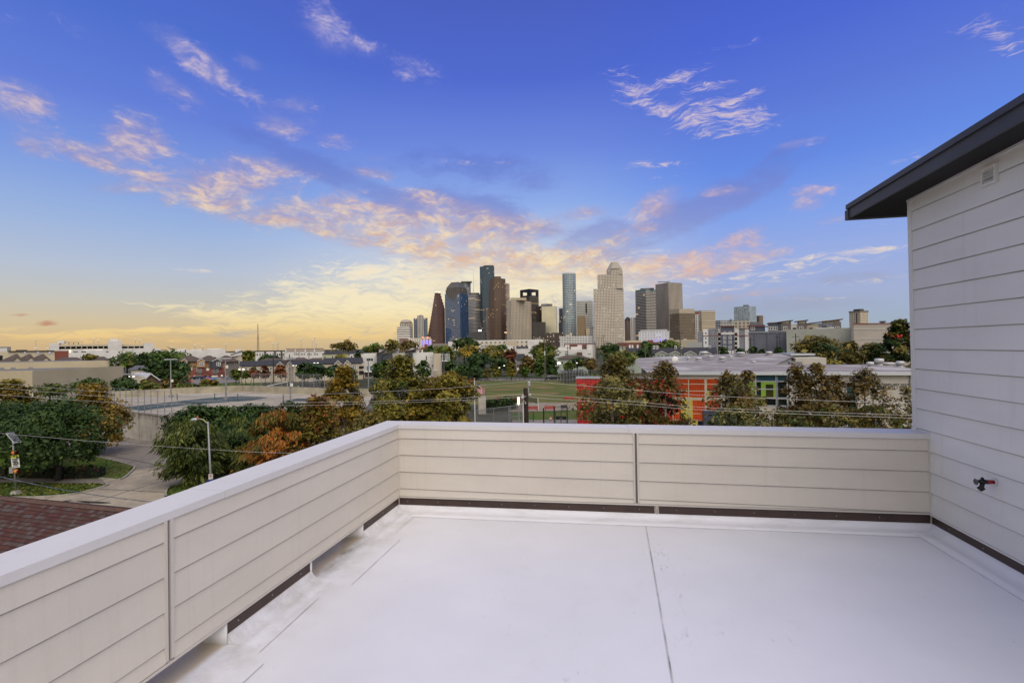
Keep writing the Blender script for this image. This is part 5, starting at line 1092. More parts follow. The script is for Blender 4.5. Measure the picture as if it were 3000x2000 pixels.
b = hs('modern_villa', 'large white flat roofed villa with boxy upper floors right of centre', 'villa', 1680, 255); b.box(1624, 1730, 1024, 12, M_white); b.box(1634, 1668, 1016, 9, M_white, 1024.3, 'upper_floor', 1.5); b.box(1655, 1668, 1010, 6, M_white, 1016.2, 'stair_box', 2.5); b.box(1672, 1705, 1015.5, 9, M_white, 1024.3, 'upper_floor', 1.5); b.box(1692, 1705, 1010, 6, M_white, 1015.7, 'stair_box', 2.5); b.box(1720, 1744, 1009, 10, M_white, name='side_tower', y=.6)
for a, c, y0, y1 in ((1631,1639,1035,1042),(1655,1664,1029,1032),(1655,1664,1035,1041),(1722,1732,1036,1038)): b.win(a, c, y0, y1, M_pane, M_wframe, bars=(2,1))
b = hs('hip_roofed_house', 'pale house with a dark brown hip roof in front of the white villa', 'house', 1680, 190); b.box(1635, 1722, 1052, 10, M_mint); b.hip(1631, 1727, 1052, 1660, 1700, 1040, 11, M_broof, 0, .5); b.shed(1622, 1704, 1047, 1031, 5, M_mint, 1052, 'side_wall', 11); b.box(1690, 1706, 1032, 4, plain('rust panel', (.11,.05,.035), .8), 1048, 'rust_panel', 10.6)
for a in (1645, 1668): b.win(a, a+5, 1058, 1066, M_pane, M_wframe)
# ---- mint terrace with dark roof
def terrace():
    b = hs('mint_terrace', 'long pale green terrace with dark roof and four white edged gables', 'terrace', 2000, 185); b.box(1911, 2096, 1037, 9, M_mint); b.ridge(1909, 2098, 1036.5, 1018, 11, M_droof)
    for p in (1938, 1978, 2022, 2066): b.gable(p-19, p+19, 1036.5, p, 1027.5, 4, M_mint, M_droof, None, -1.0, .4, M_wframe)
    for p in (1938, 1978, 2018, 2066):
        for k in (-12, -1, 9): b.win(p+k, p+k+7, 1038.5, 1049, M_pane, M_wframe, -1.05, bars=(2,1))
    for p in (1916, 1925, 1979, 1996, 2080): b.box(p-3, p+3, 1012, 2, M_wframe, 1022, 'dormer', 4.5); b.win(p-1.8, p+1.8, 1014.5, 1019, M_pane, None, 4.5)
    b = hs('mint_terrace', 'short pale green house with dark hip roof left of the long terrace', 'house', 1850, 185); b.box(1832, 1878, 1030, 8, M_mint); b.ridge(1828, 1882, 1030.5, 1019, 9, M_droof, -.2); b.box(1815, 1832, 1015, 8, M_mint, name='side_wing', y=.8); b.shed(1845, 1862, 1040, 1050, 4, M_droof, name='porch_roof', th=.25, y=-3)
    for p in (1845, 1853, 1868): b.box(p-2.5, p+2.5, 1010, 2, M_wframe, 1020, 'dormer', 4.5)
terrace()
# ---- blue and white apartments at right
def apts():
    b = hs('apartment_block', 'blue grey and white four storey apartment block right of the towers', 'apartments', 2140, 330)
    for a, c, yt, mt, y in ((2044,2062,972,M_lav,.6),(2060,2076,965,M_wframe,.2),(2075,2101,963,M_lav,0),(2101,2112.5,962,M_white,.3),(2112,2151,957.5,M_navy,-.6),(2150.5,2165,963,M_white,0),(2165,2182,963.5,M_lav,.5),(2182,2194,964,M_white,.2)): b.box(a, c, yt, 14, mt, name='wall', y=y)
    b.shed(2109, 2152, 955.5, 954.5, 8, M_redband, name='roof', th=.35, y=-1.4, over=0); b.shed(2164, 2196, 960.5, 961, 8, M_redband, name='roof', th=.3, y=-.3)
    for px in (2119, 2135):
        for py in (971, 985, 998, 1013): b.win(px, px+8, py, py+8.5, M_pane, M_wframe, -.65, bars=(2,2))
    b.box(2112, 2151, 974, .3, M_white, 979.5, 'band', -.75)
    for px in (2104, 2152.5, 2184):
        for py in (975, 988, 1001, 1014): b.win(px, px+7.5, py, py+9, M_dark, M_redband if py == 975 else None, .28 if px != 2152.5 else -.02, name='balcony')
    for px in (2084, 2091, 2169, 2066, 2050):
        for py in (973, 987, 1000): b.win(px, px+4, py, py+6.5, M_pane, M_wframe, {2084:0,2091:0,2169:.5,2066:.2,2050:.6}[px])
    b.box(2060, 2112, 982, .4, M_redband, 983.5, 'red_band', -.1); b.box(2150, 2194, 982, .4, M_redband, 983.5, 'red_band', -.1)
    for k in range(5): b.box(2122+k*11, 2131+k*11, 1026+k*.6, 4, M_wframe, name='porch', y=-6)
    b = hs('apartment_block', 'modern apartments with tilted brown wing roofs behind the grey warehouse', 'apartments', 2330, 420)
    b.box(2193, 2238, 951, 16, M_navy, name='wall', y=2); b.shed(2188, 2252, 953, 955, 14, M_redband, name='roof', th=.6, y=1); b.box(2250, 2292, 944, 16, M_navy); b.shed(2246, 2285, 947, 942, 10, M_wood, name='roof', th=.7, y=-.8)
    b.box(2287, 2317, 942, 16, M_gbrown, name='wall', y=-.6); b.box(2293, 2312, 940, 10, M_creamh, 947, 'upper_floor', -.8); b.shed(2279, 2323, 942.5, 936.8, 12, M_wood, name='roof', th=.6, y=-2.0); b.box(2317, 2340, 949, 14, M_white, name='wall'); b.box(2336, 2363, 941, 15, M_gbrown, name='wall', y=-.6); b.box(2340, 2359, 938.5, 10, M_creamh, 946, 'upper_floor', -.8); b.shed(2327, 2368, 941, 936, 12, M_wood, name='roof', th=.6, y=-2.0)
    b.box(2363, 2398, 948.5, 14, M_creamh, name='wall', y=.1); b.box(2398, 2445, 946.5, 14, M_lav, name='wall', y=-.2); b.box(2443, 2464, 943, 14, M_gbrown, name='wall', y=-.5); b.shed(2362, 2470, 947, 933, 14, M_wood, name='roof', th=.6, y=-1.5); b.box(2410, 2460, 938, 10, M_creamh, 947, 'upper_floor', .5)
    for px, y in ((2300,-.65),(2347,-.65),(2257,0),(2271,0),(2453,-.55),(2205,2)): b.win(px-5, px+6, 957, 966, M_pane, M_wframe, y, bars=(2,1))
    for px in (2322, 2370): b.win(px, px+11, 960, 966, M_dark, None, -.02)
    b.box(2409, 2440, 953.5, .5, M_dgrey, 958.5, 'sign_panel', -.8); o = text_obj('SING', 1.6, M_wframe, b.e, T(b.x(2431), -.9, b.at(2431, 956)[1], 0, PI/2), 'lettering', .03, sx=1.1)
apts()
b = hs('metal_warehouse', 'dark blue grey ribbed warehouse with a pale sloping roof', 'warehouse', 2250, 258); b.shed(2193, 2305, 977, 971.5, 30, M_lav if 0 else plain('blue grey ribbed wall', (.13,.134,.165), .75, 0, .1, .2), name='wall'); b.shed(2190, 2304, 972.5, 969, 30, M_wroof, name='roof', th=.25, y=.4); b.box(2192, 2304, 974, .3, M_lav, 976, 'gutter', -.3)
for px in (2209, 2246, 2283): b.box(px, px+1.2, 975.5, .25, M_navy, name='rib', y=-.26)
b = hs('green_warehouse', 'plain pale grey green warehouse wall at the right', 'warehouse', 2400, 232); b.box(2303.5, 2499, 962.5, 30, plain('grey green tilt up', (.35,.355,.315), .85, 0, .08, .1, dirt=(.24,.24,.20), dscale=.06)); b.box(2392, 2430, 959.5, 3, M_wroof, 962.3, 'roof_unit', 6); b.box(2430, 2444, 957.5, 3, M_wroof, 962.3, 'roof_unit', 6)
b = hs('big_store', 'large blank beige store with a thin red roof line at the right', 'store', 2600, 212); b.shed(2497, 2760, 948.5, 945, 40, plain('store wall', (.49,.435,.37), .85, 0, .07, .12, dirt=(.36,.31,.25), dscale=.05), name='wall'); b.shed(2497, 2760, 947.2, 943.7, .6, plain('red roof line', (.30,.03,.02), .6), name='red_line', th=.22, y=-.35)
for py in (964, 992): b.shed(2500, 2760, py, py+1, .15, M_wframe, name='joint_line', th=.14, y=-.16)
b.box(2493, 2500, 948.6, 1.0, M_grey, name='pier', y=-.5)
o = text_obj('Fiesta', 3.0, emit('red neon letter', (.9,.03,.02), .8), b.e, T(b.x(2644), -.5, b.at(2644, 983)[1], 0, PI/2), 'lettering', .1, sx=1.55, bold=.05)
b.box(2576, 2595, 940, 8, M_dgrey, 943, 'roof_turret_top', 8); b.box(2579, 2592, 942.5, 6, M_lav, 948, 'roof_turret', 9)
# ================================================================== school, court deck, street furniture
M_tile = facade('red tile wall', (.50,.14,.13), (.46,.010,.010), .34, .34, .91, .91, rough=.3, wrough=.6, ref=.5, var=.05)
M_tile2 = facade('orange tile wall', (.55,.25,.10), (.52,.045,.010), .34, .34, .91, .91, rough=.3, wrough=.6, var=.05); 
_b = M_tile2.node_tree.nodes['Principled BSDF']; _b.inputs['Emission Color'].default_value = (.8,.10,.02,1); _b.inputs['Emission Strength'].default_value = .28  # tiles glow by themselves, standing in for the hall's interior lighting
M_teal = plain('teal spandrel panel', (.025,.085,.115), .2, 0, .12, .6, spec=.8)
M_mull = plain('cream window frame', (.48,.42,.30), .6, 0, .06, 1); M_alu = plain('pale grey frame', (.42,.44,.46), .4, .2, .08, 1)
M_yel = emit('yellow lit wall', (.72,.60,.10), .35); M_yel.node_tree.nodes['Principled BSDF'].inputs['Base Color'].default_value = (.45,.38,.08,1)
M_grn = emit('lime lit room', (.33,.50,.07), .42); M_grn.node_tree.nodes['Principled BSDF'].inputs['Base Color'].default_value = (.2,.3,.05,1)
M_blu = plain('blue mural panel', (.02,.05,.13), .5, 0, .2, 1); M_roofw = None
def school_roof_mat():
    m, t, b = newmat('weathered white roof'); tc = t.n('ShaderNodeTexCoord').outputs['Object']
    p = t.mapping(tc, rot=(0,0,.25), scale=(.35, 1.6, 1)); a = t.noise(p, .5, 6, .68, .6); c2 = t.noise(t.mapping(tc, scale=(.3,.3,1)), .55, 4, .6)
    c = t.ramp(a, [(.30, (.42,.40,.39)), (.43, (.27,.245,.235)), (.56, (.20,.17,.16)), (.72, (.12,.095,.09))]); c = t.mix(t.maprange(c2, .54, .64, 0, .6), c, lin((.48,.465,.45)))
    t.link(c, b.inputs['Base Color']); b.inputs['Roughness'].default_value = .8; return m
M_sroof = school_roof_mat(); M_scream = plain('cream school wall', (.50,.465,.40), .85, 0, .06, .4, dirt=(.42,.38,.31), dscale=.25)
sc = hs('school', 'school with red and orange tiled walls under a weathered flat roof', 'school', 2080, 60, .095)
X = sc.x; Z = lambda px, py, y=0: sc.at(px, py, y)[1]
zt = Z(2080, 1090.5); zb_ = Z(2080, 1098)
xl_, xr2 = X(1930), X(2790)
sc_m = MB(); sc_m.box(xl_, xr2, 0, .35, zb_, zt+.06); sc_m.build('fascia', plain('pale grey fascia', (.50,.52,.53), .5, 0, .05, .4), sc.e)
m = MB(); m.box(xl_, xr2, .34, .9, zb_+.02, zb_+.12); m.build('soffit', M_scream, sc.e)
# roof: low front wing, ramping up to the rear wing
xm_ = X(2275, 20)
m = MB(); xa = X(1866, 30); 
v = [(xl_-1.5,.35,zt), (xr2,.35,zt), (xr2,21,zt+.02), (xm_,21,zt+.02), (xa,21,zt+.35)]
m.poly(v); 
zr2 = sc.at(2160, 1037, 44)[1]
m.poly([(xa,21,zt+.35), (xm_,21,zt+.02), (X(2312, 30),30,zt+.75), (X(2345,46),46,zr2), (X(2150,46),46,zr2+.05), (X(1872,40),40,zt+.72)]); m.build('roof', M_sroof, sc.e)
m = MB(); m.box(X(2330,33), X(2420,33), 33, 46, 0, zr2-.55); m.build('rear_wall', M_scream, sc.e)
m = MB(); m.add([(xm_+.01,21.02,zt-1),(X(2312,30)+.01,30,zt-1),(X(2345,46)+.01,46,zt-1),(X(2345,46)+.01,46,zr2-.01),(X(2312,30)+.01,30,zt+.74),(xm_+.01,21.02,zt+.01)], [(0,1,2,3,4,5)]); m.box(X(2312,30.5), X(2350,30.5), 30.5, 46, 0, zt+.1); m.build('rear_end_wall', M_grey, sc.e)
m = MB(); m.box(X(2286,46), X(2352,46), 38, 47, zr2-.25, zr2+.10); m.build('rear_fascia', M_alu, sc.e)
m = MB(); m.box(X(2314), xr2-.1, 1.21, 20.8, 0, zb_); m.box(X(2112), X(2314)-.01, 2.8, 20.8, 0, zb_); m.box(xl_+.5, X(2112), 7.5, 20.8, 0, zb_); m.build('core', M_scream, sc.e)
# red tiled block at the left
m = MB(); x0, x1 = X(1687, -1.5), X(1966, -1.5); zt1 = Z(1690, 1109, -1.5); m.box(x0, x1, -1.5, -.7, 0, zt1); m.build('tiled_wall', M_tile, sc.e)
m = MB(); m.box(x0-.05, x1, -1.58, -.62, zt1+.002, zt1+.26); m.build('coping', M_alu, sc.e)
# glazed hall
sc.box(1966, 2190, 1110, .5, M_scream, None and 0, 'lintel_backing', .9) if 0 else None
m = MB(); m.box(X(1966,.4), X(2190,.4), .4, 1.0, Z(2080, 1110, .4), zb_+.015); m.build('lintel', M_scream, sc.e)
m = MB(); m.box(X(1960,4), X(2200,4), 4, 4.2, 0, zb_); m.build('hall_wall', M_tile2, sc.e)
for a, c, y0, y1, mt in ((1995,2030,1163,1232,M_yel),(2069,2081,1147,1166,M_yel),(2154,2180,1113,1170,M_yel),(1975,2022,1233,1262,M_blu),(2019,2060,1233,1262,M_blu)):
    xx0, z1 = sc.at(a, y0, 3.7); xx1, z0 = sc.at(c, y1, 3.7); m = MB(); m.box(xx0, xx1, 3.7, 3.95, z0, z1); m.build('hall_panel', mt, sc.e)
text_obj('H', 1.25, M_yel, sc.e, T(X(2029,3.6), 3.6, Z(2029,1241,3.6), 0, PI/2), 'lettering', .03, sx=1.1, bold=.05)
xx0, z1 = sc.at(2070, 1139.5, 3.7); xx1, z0 = sc.at(2079, 1144, 3.7); m = MB(); m.box(xx0, xx1, 3.6, 3.8, z0, z1); m.build('teal_notice', plain('teal notice', (.08,.25,.25), .6), sc.e)
for px, wv in ((1968, .10),(2015.5, .10),(2066, .28),(2112, .12),(2152,.12)): m = MB(); m.box(X(px)-wv/2, X(px)+wv/2, .45, .62, 0, Z(px,1110)); m.build('mullion', M_mull, sc.e)
for py, h_ in ((1125.5,.09),(1146,.09),(1169.5,.34),(1213,.08),(1232,.10)): 
    z = Z(2040,py); m = MB(); m.box(X(1968)+.06, X(2190), .48, .59, z-h_/2, z+h_/2); m.build('transom', M_mull, sc.e)
# dark pavilion front in the middle, teal window bay, cream wall
m = MB(); m.box(X(2057,-.8), X(2200,-.8), -.8, 1, 0, Z(2120,1206,-.8)); m.build('entrance_box', plain('blue grey porch', (.07,.085,.12), .6, 0, .1, .5), sc.e)
m = MB(); m.box(X(2310,.5), xr2, .5, 1.2, 0, zb_+.01); m.box(X(2185,.5), X(2310,.5), .5, 1.2, 0, Z(2240,1190,.5)); m.build('cream_wall', M_scream, sc.e)
m = MB(); m.box(X(2187,.6), X(2310,.6), .6, .75, Z(2240,1117,.6), zb_+.012); m.build('spandrel', M_teal, sc.e)
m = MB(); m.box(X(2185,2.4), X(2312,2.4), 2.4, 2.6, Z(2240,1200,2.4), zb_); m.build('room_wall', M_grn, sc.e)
for a, c, y0, y1, mt in ((2216,2230,1118,1166,plain('dark green door', (.02,.06,.03), .6)),(2244,2266,1126,1166,plain('olive door', (.13,.12,.015), .6)),(2241,2274,1167,1190,M_dark),(2275,2310,1118,1190,plain('dim room', (.04,.05,.03), .8))):
    xx0, z1 = sc.at(a, y0, 2.2); xx1, z0 = sc.at(c, y1, 2.2); m = MB(); m.box(xx0, xx1, 2.15, 2.35, z0, z1); m.build('room_door' if 'door' in mt.name else 'room_panel', mt, sc.e)
gl = bpy.data.materials.new('clear glass'); gl.use_nodes = True; gt = NT(gl.node_tree); gb = gl.node_tree.nodes['Principled BSDF']; gb.inputs['Base Color'].default_value = (.02,.03,.03,1); gb.inputs['Roughness'].default_value = .03; gb.inputs['Alpha'].default_value = .12
m = MB(); m.quad((X(2187,.66),.66,Z(2240,1190,.66)), (X(2308,.66),.66,Z(2240,1190,.66)), (X(2308,.66),.66,Z(2240,1117,.66)), (X(2187,.66),.66,Z(2240,1117,.66))); m.build('window_pane', gl, sc.e)
m = MB(); m.quad((X(1968,.54),.54,0), (X(2186,.54),.54,0), (X(2186,.54),.54,Z(2040,1110)), (X(1968,.54),.54,Z(2040,1110))); m.build('window_pane', gl, sc.e)
for px in (2188, 2213.6, 2274, 2307): m = MB(); m.box(X(px)-.07, X(px)+.07, .44, .58, Z(2240,1190), zb_+.008); m.build('mullion', M_alu, sc.e)
for py in (1117.5, 1140.5, 1166, 1189): z = Z(2240,py); m = MB(); m.box(X(2188)+.08, X(2306), .46, .56, z-.06, z+.06); m.build('transom', M_alu, sc.e)
m = MB(); m.box(X(2480,.44), X(2508,.44), .40, .495, Z(2494,1260,.4), Z(2494,1122,.4)); m.build('side_window', plain('teal glass', (.03,.10,.10), .1, 0, .2, 1, spec=.8), sc.e)
for px in (2480, 2508): m = MB(); m.box(X(px)-.05, X(px)+.05, .36, .499, Z(2494,1260,.4), Z(2494,1121,.4)); m.build('window_frame', M_alu, sc.e)
for px in (2277, 2560, 2669): m = MB(); m.tube([(X(px), .42, 0), (X(px), .42, zb_+.005)], .07, 8); m.build('downpipe', M_grey, sc.e)
def ltr(s, pxc, py, size, sx=1.0): text_obj(s, size, plain('dark wall lettering', (.04,.038,.035), .7), sc.e, T(X(pxc,.49), .47, Z(pxc,py,.49), 0, PI/2), 'lettering', .02, sx=sx, bold=.0)
ltr('TEXAS EXEMPLARY SCHOOL', 2609, 1125.8, .285, 1.30); ltr('2006 * 2007 * 2008', 2609, 1132.2, .275, 1.34); ltr('2009 * 2010 * 2011', 2609, 1138.4, .275, 1.34)
# roof vents and dish
M_galv = plain('galvanised vent', (.36,.35,.34), .5, .4, .2, 3)
def vent(px, py, y, r, h, label, flat=False):
    x, _ = sc.at(px, py, y); zz = sc.at(px, py, y)[1]; p = sc.o + sc.ux*x + sc.uy*y; p.z = zz
    e = thing('roof_vent', label, 'roof vent', p, sc.h, 'round vents on the school roof')
    m = MB(); m.lathe([(r*1.25, 0), (r*1.25, .12), (r*.8, .14), (r*.8, h*.5)], 16); m.build('curb', M_galv, e, True)
    m = MB(); m.lathe([(r*.8, h*.5), (r*1.05, h*.52), (r*1.05, h*.92), (r*.85, h), (.02, h*1.04)], 16); m.build('hood', M_wroof if not flat else M_galv, e, True)
for px, py, y, r, h, l in ((2550,1077.5,15,.42,.85,'left white can shaped vent at the right end of the school roof'),(2576,1072.5,17.5,.55,1.1,'tallest white vent at the right end of the school roof'),(2600,1071.5,18.5,.9,.5,'wide flat vent between the cans on the school roof'),(2637,1076.5,15.5,.46,.9,'rightmost white can shaped vent on the school roof'),
    (2017,1055,26,.32,.55,'small vent just right of the satellite dish'),(2047,1056,26,.55,.55,'wide vent right of the satellite dish on the school roof'),(2062,1041,36,.75,.8,'tall capped vent at the back left of the school roof'),(2081,1047.5,32,.5,.4,'flat vent behind the wide one on the school roof'),(2115,1055,27,.55,.6,'square capped vent near the middle of the school roof'),(2140,1047,33,.45,.4,'low vent behind the middle vent on the school roof'),(2170,1040,40,.8,.6,'broad vent at the far edge of the school roof'),(2253,1039.5,42,.6,.7,'capped vent at the far right edge of the raised school roof'),(2207,1061,24,.35,.25,'tiny low vent near the roof step')):
    vent(px, py, y, r, h, l)
x, zz = sc.at(1980, 1064, 21.5); p = sc.o + sc.ux*x + sc.uy*21.5; p.z = zz
e = thing('satellite_dish', 'white satellite dish on the left part of the school roof', 'satellite dish', p, sc.h)
m = MB(); Md = T(-.05, 0, .62, .5, PI/2*.92, .35); m.lathe([(.02,.16),(.25,.13),(.45,.06),(.60,-.05),(.61,-.06),(.45,.04),(.02,.13)], 24, 0, Md, cap=False); m.build('dish', M_white, e, True)
m = MB(); m.box(-.5,.5,-.4,.4,.0,.06); m.tube([(0,.1,.05),(0,.15,.6)], .04, 6); m.tube([(-.4,-.3,.05),(0,.12,.5)], .025, 5); m.tube([(.4,-.3,.05),(0,.12,.5)], .025, 5); m.build('stand', M_galv, e)
m = MB(); m.tube([(.1,-.05,.35),(.45,-.45,.6)], .02, 5); m.tube([(.42,-.42,.58),(.5,-.5,.64)], .05, 6); m.build('feed_arm', M_galv, e)
# ---------------- raised sports court on a concrete deck
ZD = 3.40
P1 = G(365,1280); P2 = G(503,1305); dv = (P1-P2).normalized(); A0 = P2 + dv*26; 
nb = Vector((-dv.y, dv.x, 0)); 
if nb.y < 0: nb = -nb
Bc = P2.copy(); Fr = G(1075, 1192, 3.4); Fr.z = 0
far = [G(330,1166,ZD), G(582,1151.5,ZD), G(709,1146.5,ZD), G(940,1156,ZD), G(1090,1160,ZD)]
def wallconc():
    m, t, b = newmat('stained concrete'); tc = t.n('ShaderNodeTexCoord').outputs['Object']; s = t.n('ShaderNodeSeparateXYZ'); t.link(tc, s.inputs[0])
    st_ = t.noise(t.mapping(tc, scale=(2.2,2.2,.25)), 1.2, 6, .7); a = t.noise(tc, .6, 5, .65)
    topd = t.maprange(s.outputs[2], ZD-1.1, ZD, 0, .75)
    d = t.math('MULTIPLY', t.maprange(st_, .42, .66, 0, 1), t.math('ADD', topd, .25), clamp=True)
    c = t.mix(t.maprange(a, .35, .65), lin((.47,.43,.37)), lin((.36,.325,.275))); c = t.mix(d, c, lin((.10,.085,.068)))
    jz = t.math('COMPARE', t.math('FRACT', t.math('MULTIPLY', s.outputs[2], 1/1.15)), .5, .008); c = t.mix(t.math('MULTIPLY', jz, .5), c, lin((.07,.06,.05)))
    t.link(c, b.inputs['Base Color']); b.inputs['Roughness'].default_value = .9; return m
M_wallc = wallconc(); M_deckc = concrete_mat('court deck concrete', (.37,.325,.255), 6, .3, (.23,.20,.16)); M_courtg = plain('court green paint', (.038,.060,.052), .75, 0, .2, .4, dirt=(.07,.08,.07), dscale=.3)
cd = thing('court_deck', 'raised concrete sports court deck with a stained retaining wall', 'sports court', (P2.x, P2.y, 0)); Mo = Matrix.Translation(-P2)
foot = [tuple(Bc)[:2], tuple(Fr)[:2]] + [tuple(p)[:2] for p in far[::-1]] + [tuple(A0)[:2]]
m = MB(); m.prism(ccw(foot), 0, ZD); mb_at(m, Mo).build('retaining_wall', [M_wallc], cd)
m = MB(); m.poly([(x, y, ZD+.006) for x, y in ccw(foot)]); mb_at(m, Mo).build('deck_surface', M_deckc, cd)
for f in (.0, .31, .62, .9):
    m = MB(); p = P2 + dv*26*f; q = [p - nb*.12, p + dv*.5 - nb*.12, p + dv*.5 + nb*.1, p + nb*.1]; m.prism(ccw([tuple(k)[:2] for k in q]), 0, ZD-.02); mb_at(m, Mo).build('pilaster', M_wallc, cd)
m = MB(); q0 = P2 - nb*.14 - dv*.14; q1 = A0 - nb*.14; m.prism(ccw([tuple(k)[:2] for k in (q0, q1, q1 + nb*.5, q0 + nb*.5)]), ZD+.0, ZD+.20); mb_at(m, Mo).build('edge_kerb', M_wallc, cd)
m = MB(); hh = 1.15
for a, b_ in zip(far[:-1], far[1:]):
    t_ = (b_-a); t_.z = 0; t_.normalize(); n_ = Vector((-t_.y, t_.x, 0)); e_ = [a - t_*.05, b_ + t_*.05, b_ + t_*.05 + n_*.25, a - t_*.05 + n_*.25]; m.prism(ccw([tuple(k)[:2] for k in e_]), ZD-.4, ZD+hh)
mb_at(m, Mo).build('parapet', [plain('court parapet concrete', (.36,.32,.235), .9, 0, .2, .4, dirt=(.18,.16,.11), dscale=.5)], cd)
def onz(lst, z): return [tuple(G(a, b_, z)) for a, b_ in lst]
for k, l in enumerate(([(348,1194),(415,1203),(560,1185),(500,1177.5)], [(505,1177),(564,1184.5),(740,1173),(788,1164),(709,1160.2),(600,1166)], [(825,1175),(930,1175.5),(980,1168),(870,1167)], [(505,1211),(522,1213),(552,1208),(530,1205)])):
    m = MB(); m.poly([(x, y, ZD+.012) for x, y, _ in [(*c[:2], 0) for c in ccw([q[:2] for q in onz(l, ZD)])]]); mb_at(m, Mo).build('painted_court', M_courtg, cd)
M_wline = plain('white line paint', (.6,.6,.58), .7)
m = MB()
for a, b_ in (((430,1192),(520,1181)),((560,1177),(700,1166)),((640,1172),(720,1163.5))):
    p, q = G(*a, ZD), G(*b_, ZD); t_ = (q-p).normalized(); n_ = Vector((-t_.y, t_.x, 0))*.06; m.poly([(v.x, v.y, ZD+.017) for v in (p-n_, q-n_, q+n_, p+n_)])
mb_at(m, Mo).build('court_line', M_wline, cd)
M_net = bpy.data.materials.new('mesh net'); M_net.use_nodes = True; nb_ = M_net.node_tree.nodes['Principled BSDF']; nb_.inputs['Base Color'].default_value = (.28,.28,.28,1); nb_.inputs['Alpha'].default_value = .14
M_netd = bpy.data.materials.new('dark mesh screen'); M_netd.use_nodes = True; nb_ = M_netd.node_tree.nodes['Principled BSDF']; nb_.inputs['Base Color'].default_value = (.03,.03,.035,1); nb_.inputs['Alpha'].default_value = .55
def net(label, pa, pb, z):
    a, b_ = G(*pa, z), G(*pb, z); e = thing('tennis_net', label, 'net', a, 0, 'court nets'); L_ = b_-a; hh_ = .95
    for p in (Vector((0,0,0)), L_): m = MB(); m.tube([p, p+Vector((0,0,1.05))], .06, 6); m.build('post', plain('green net post', (.02,.06,.05), .5), e)
    mid = L_*.5; m = MB(); m.add([(0,0,.05), tuple(L_+Vector((0,0,.05))), tuple(L_+Vector((0,0,hh_))), tuple(mid+Vector((0,0,hh_-.1))), (0,0,hh_)], [(0,1,2,3,4)]); m.build('net', M_net, e)
    m = MB(); m.tube([Vector((0,0,hh_)), mid+Vector((0,0,hh_-.1)), L_+Vector((0,0,hh_))], .035, 5); m.build('tape', M_wline, e)
net('tennis net nearest the left edge of the raised court', (519,1172), (629,1171), ZD+.02); net('tennis net beside the middle light pole base', (697,1172), (830,1176), ZD+.02)
# fence posts along the court edges
M_post = plain('galvanised post', (.25,.255,.26), .45, .4, .1, 1)
fe = thing('court_fence', 'tall thin post fence along the left edge of the raised court', 'fence', (P2.x, P2.y, ZD))
for k in range(14):
    p = dv*(k*1.72) + nb*.05; m = MB(); m.tube([p + Vector((0,0,.2)), p + Vector((0,0,3.0))], .045, 6); m.build('post', M_post, fe)
m = MB(); p = dv*13*1.72; m.tube([Vector((0,0,2.98))+nb*.05, p + nb*.05 + Vector((0,0,2.98))], .025, 5); m.build('rail', M_post, fe)
fe = thing('court_fence', 'chain link fence on the far parapet of the raised court', 'fence', tuple(far[2])[:2] + (ZD+hh,))
pts = [(625+k*0, 0) for k in ()]
L0, L1 = far[2], far[3]; 
for k in range(12):
    f = (k-0)/7.6*1.0; p = (L0 + (L1-L0)*min(f, 1.0)) if f <= 1 else (L1 + (far[4]-L1)*((f-1)*1.5)); p = p - L0
    if k == 0: continue
    m = MB(); m.tube([Vector((p.x,p.y,-.3)), Vector((p.x,p.y,2.3))], .05, 6); m.build('post', M_post, fe)
d1 = L1-L0; m = MB(); s0 = d1*.13; m.quad((s0.x,s0.y,0), (d1.x,d1.y,0), (d1.x,d1.y,2.25), (s0.x,s0.y,2.25)); m.build('mesh', M_net, fe)
m = MB(); m.tube([s0+Vector((0,0,2.28)), d1+Vector((0,0,2.28))], .03, 5); m.build('rail', M_post, fe)
# far left glimpse of white fence panels
fe = thing('court_fence', 'white framed fence panels behind the yellow tree at the left', 'fence', tuple(G(100,1172,ZD)))
a0 = G(96,1174,ZD); a1 = G(195,1177,ZD)
for k in range(8):
    p = a0 + (a1-a0)*k/7 - Vector(fe.location); m = MB(); m.tube([p, p+Vector((0,0,1.3))], .06, 6); m.build('post', M_wframe, fe)
for zz in (.15, 1.25): m = MB(); m.tube([a0-Vector(fe.location)+Vector((0,0,zz)), a1-Vector(fe.location)+Vector((0,0,zz))], .035, 5); m.build('rail', M_wframe, fe)
# ---------------- light poles on the court
LPG = 'tall light poles around the court'
def light_pole(label, px, pyb, pyt, zb, w_=30, box=None, d=None):
    p = G(px, pyb, zb) if d is None else W(px, pyb, d); e = thing('light_pole', label, 'light pole', p, -math.atan2(p.x, p.y), LPG); hgt = zat(px, pyt, p.y) - p.z
    m = MB(); m.lathe([(.35,0),(.35,.35),(.12,.36),(.085,hgt)], 10); m.build('pole', M_post, e)
    wm_ = w_/F*p.y; m = MB(); m.box(-wm_/2, wm_/2, -.25, .25, hgt, hgt+.14); m.box(-.10, .10, -.1, .1, hgt-.1, hgt); m.build('head', M_alu, e)
    if box: z_ = zat(px, box, p.y)-p.z; m = MB(); m.box(.0, .36, -.35, -.1, z_-.22, z_+.22); m.build('camera_box', M_white, e)
light_pole('leftmost tall light pole with a flat T head on the court', 501, 1163, 1053.5, ZD, 31, 1115); light_pole('second tall light pole with a flat T head, at the court centre', 662, 1171, 1051, ZD, 30, 1074); light_pole('tall light pole with a white box halfway up, before the red tree', 851, 1178.5, 1051, ZD, 31, 1127); light_pole('rightmost tall light pole rising from behind the yellow tree', 1080, 1150, 1050, ZD, 28)
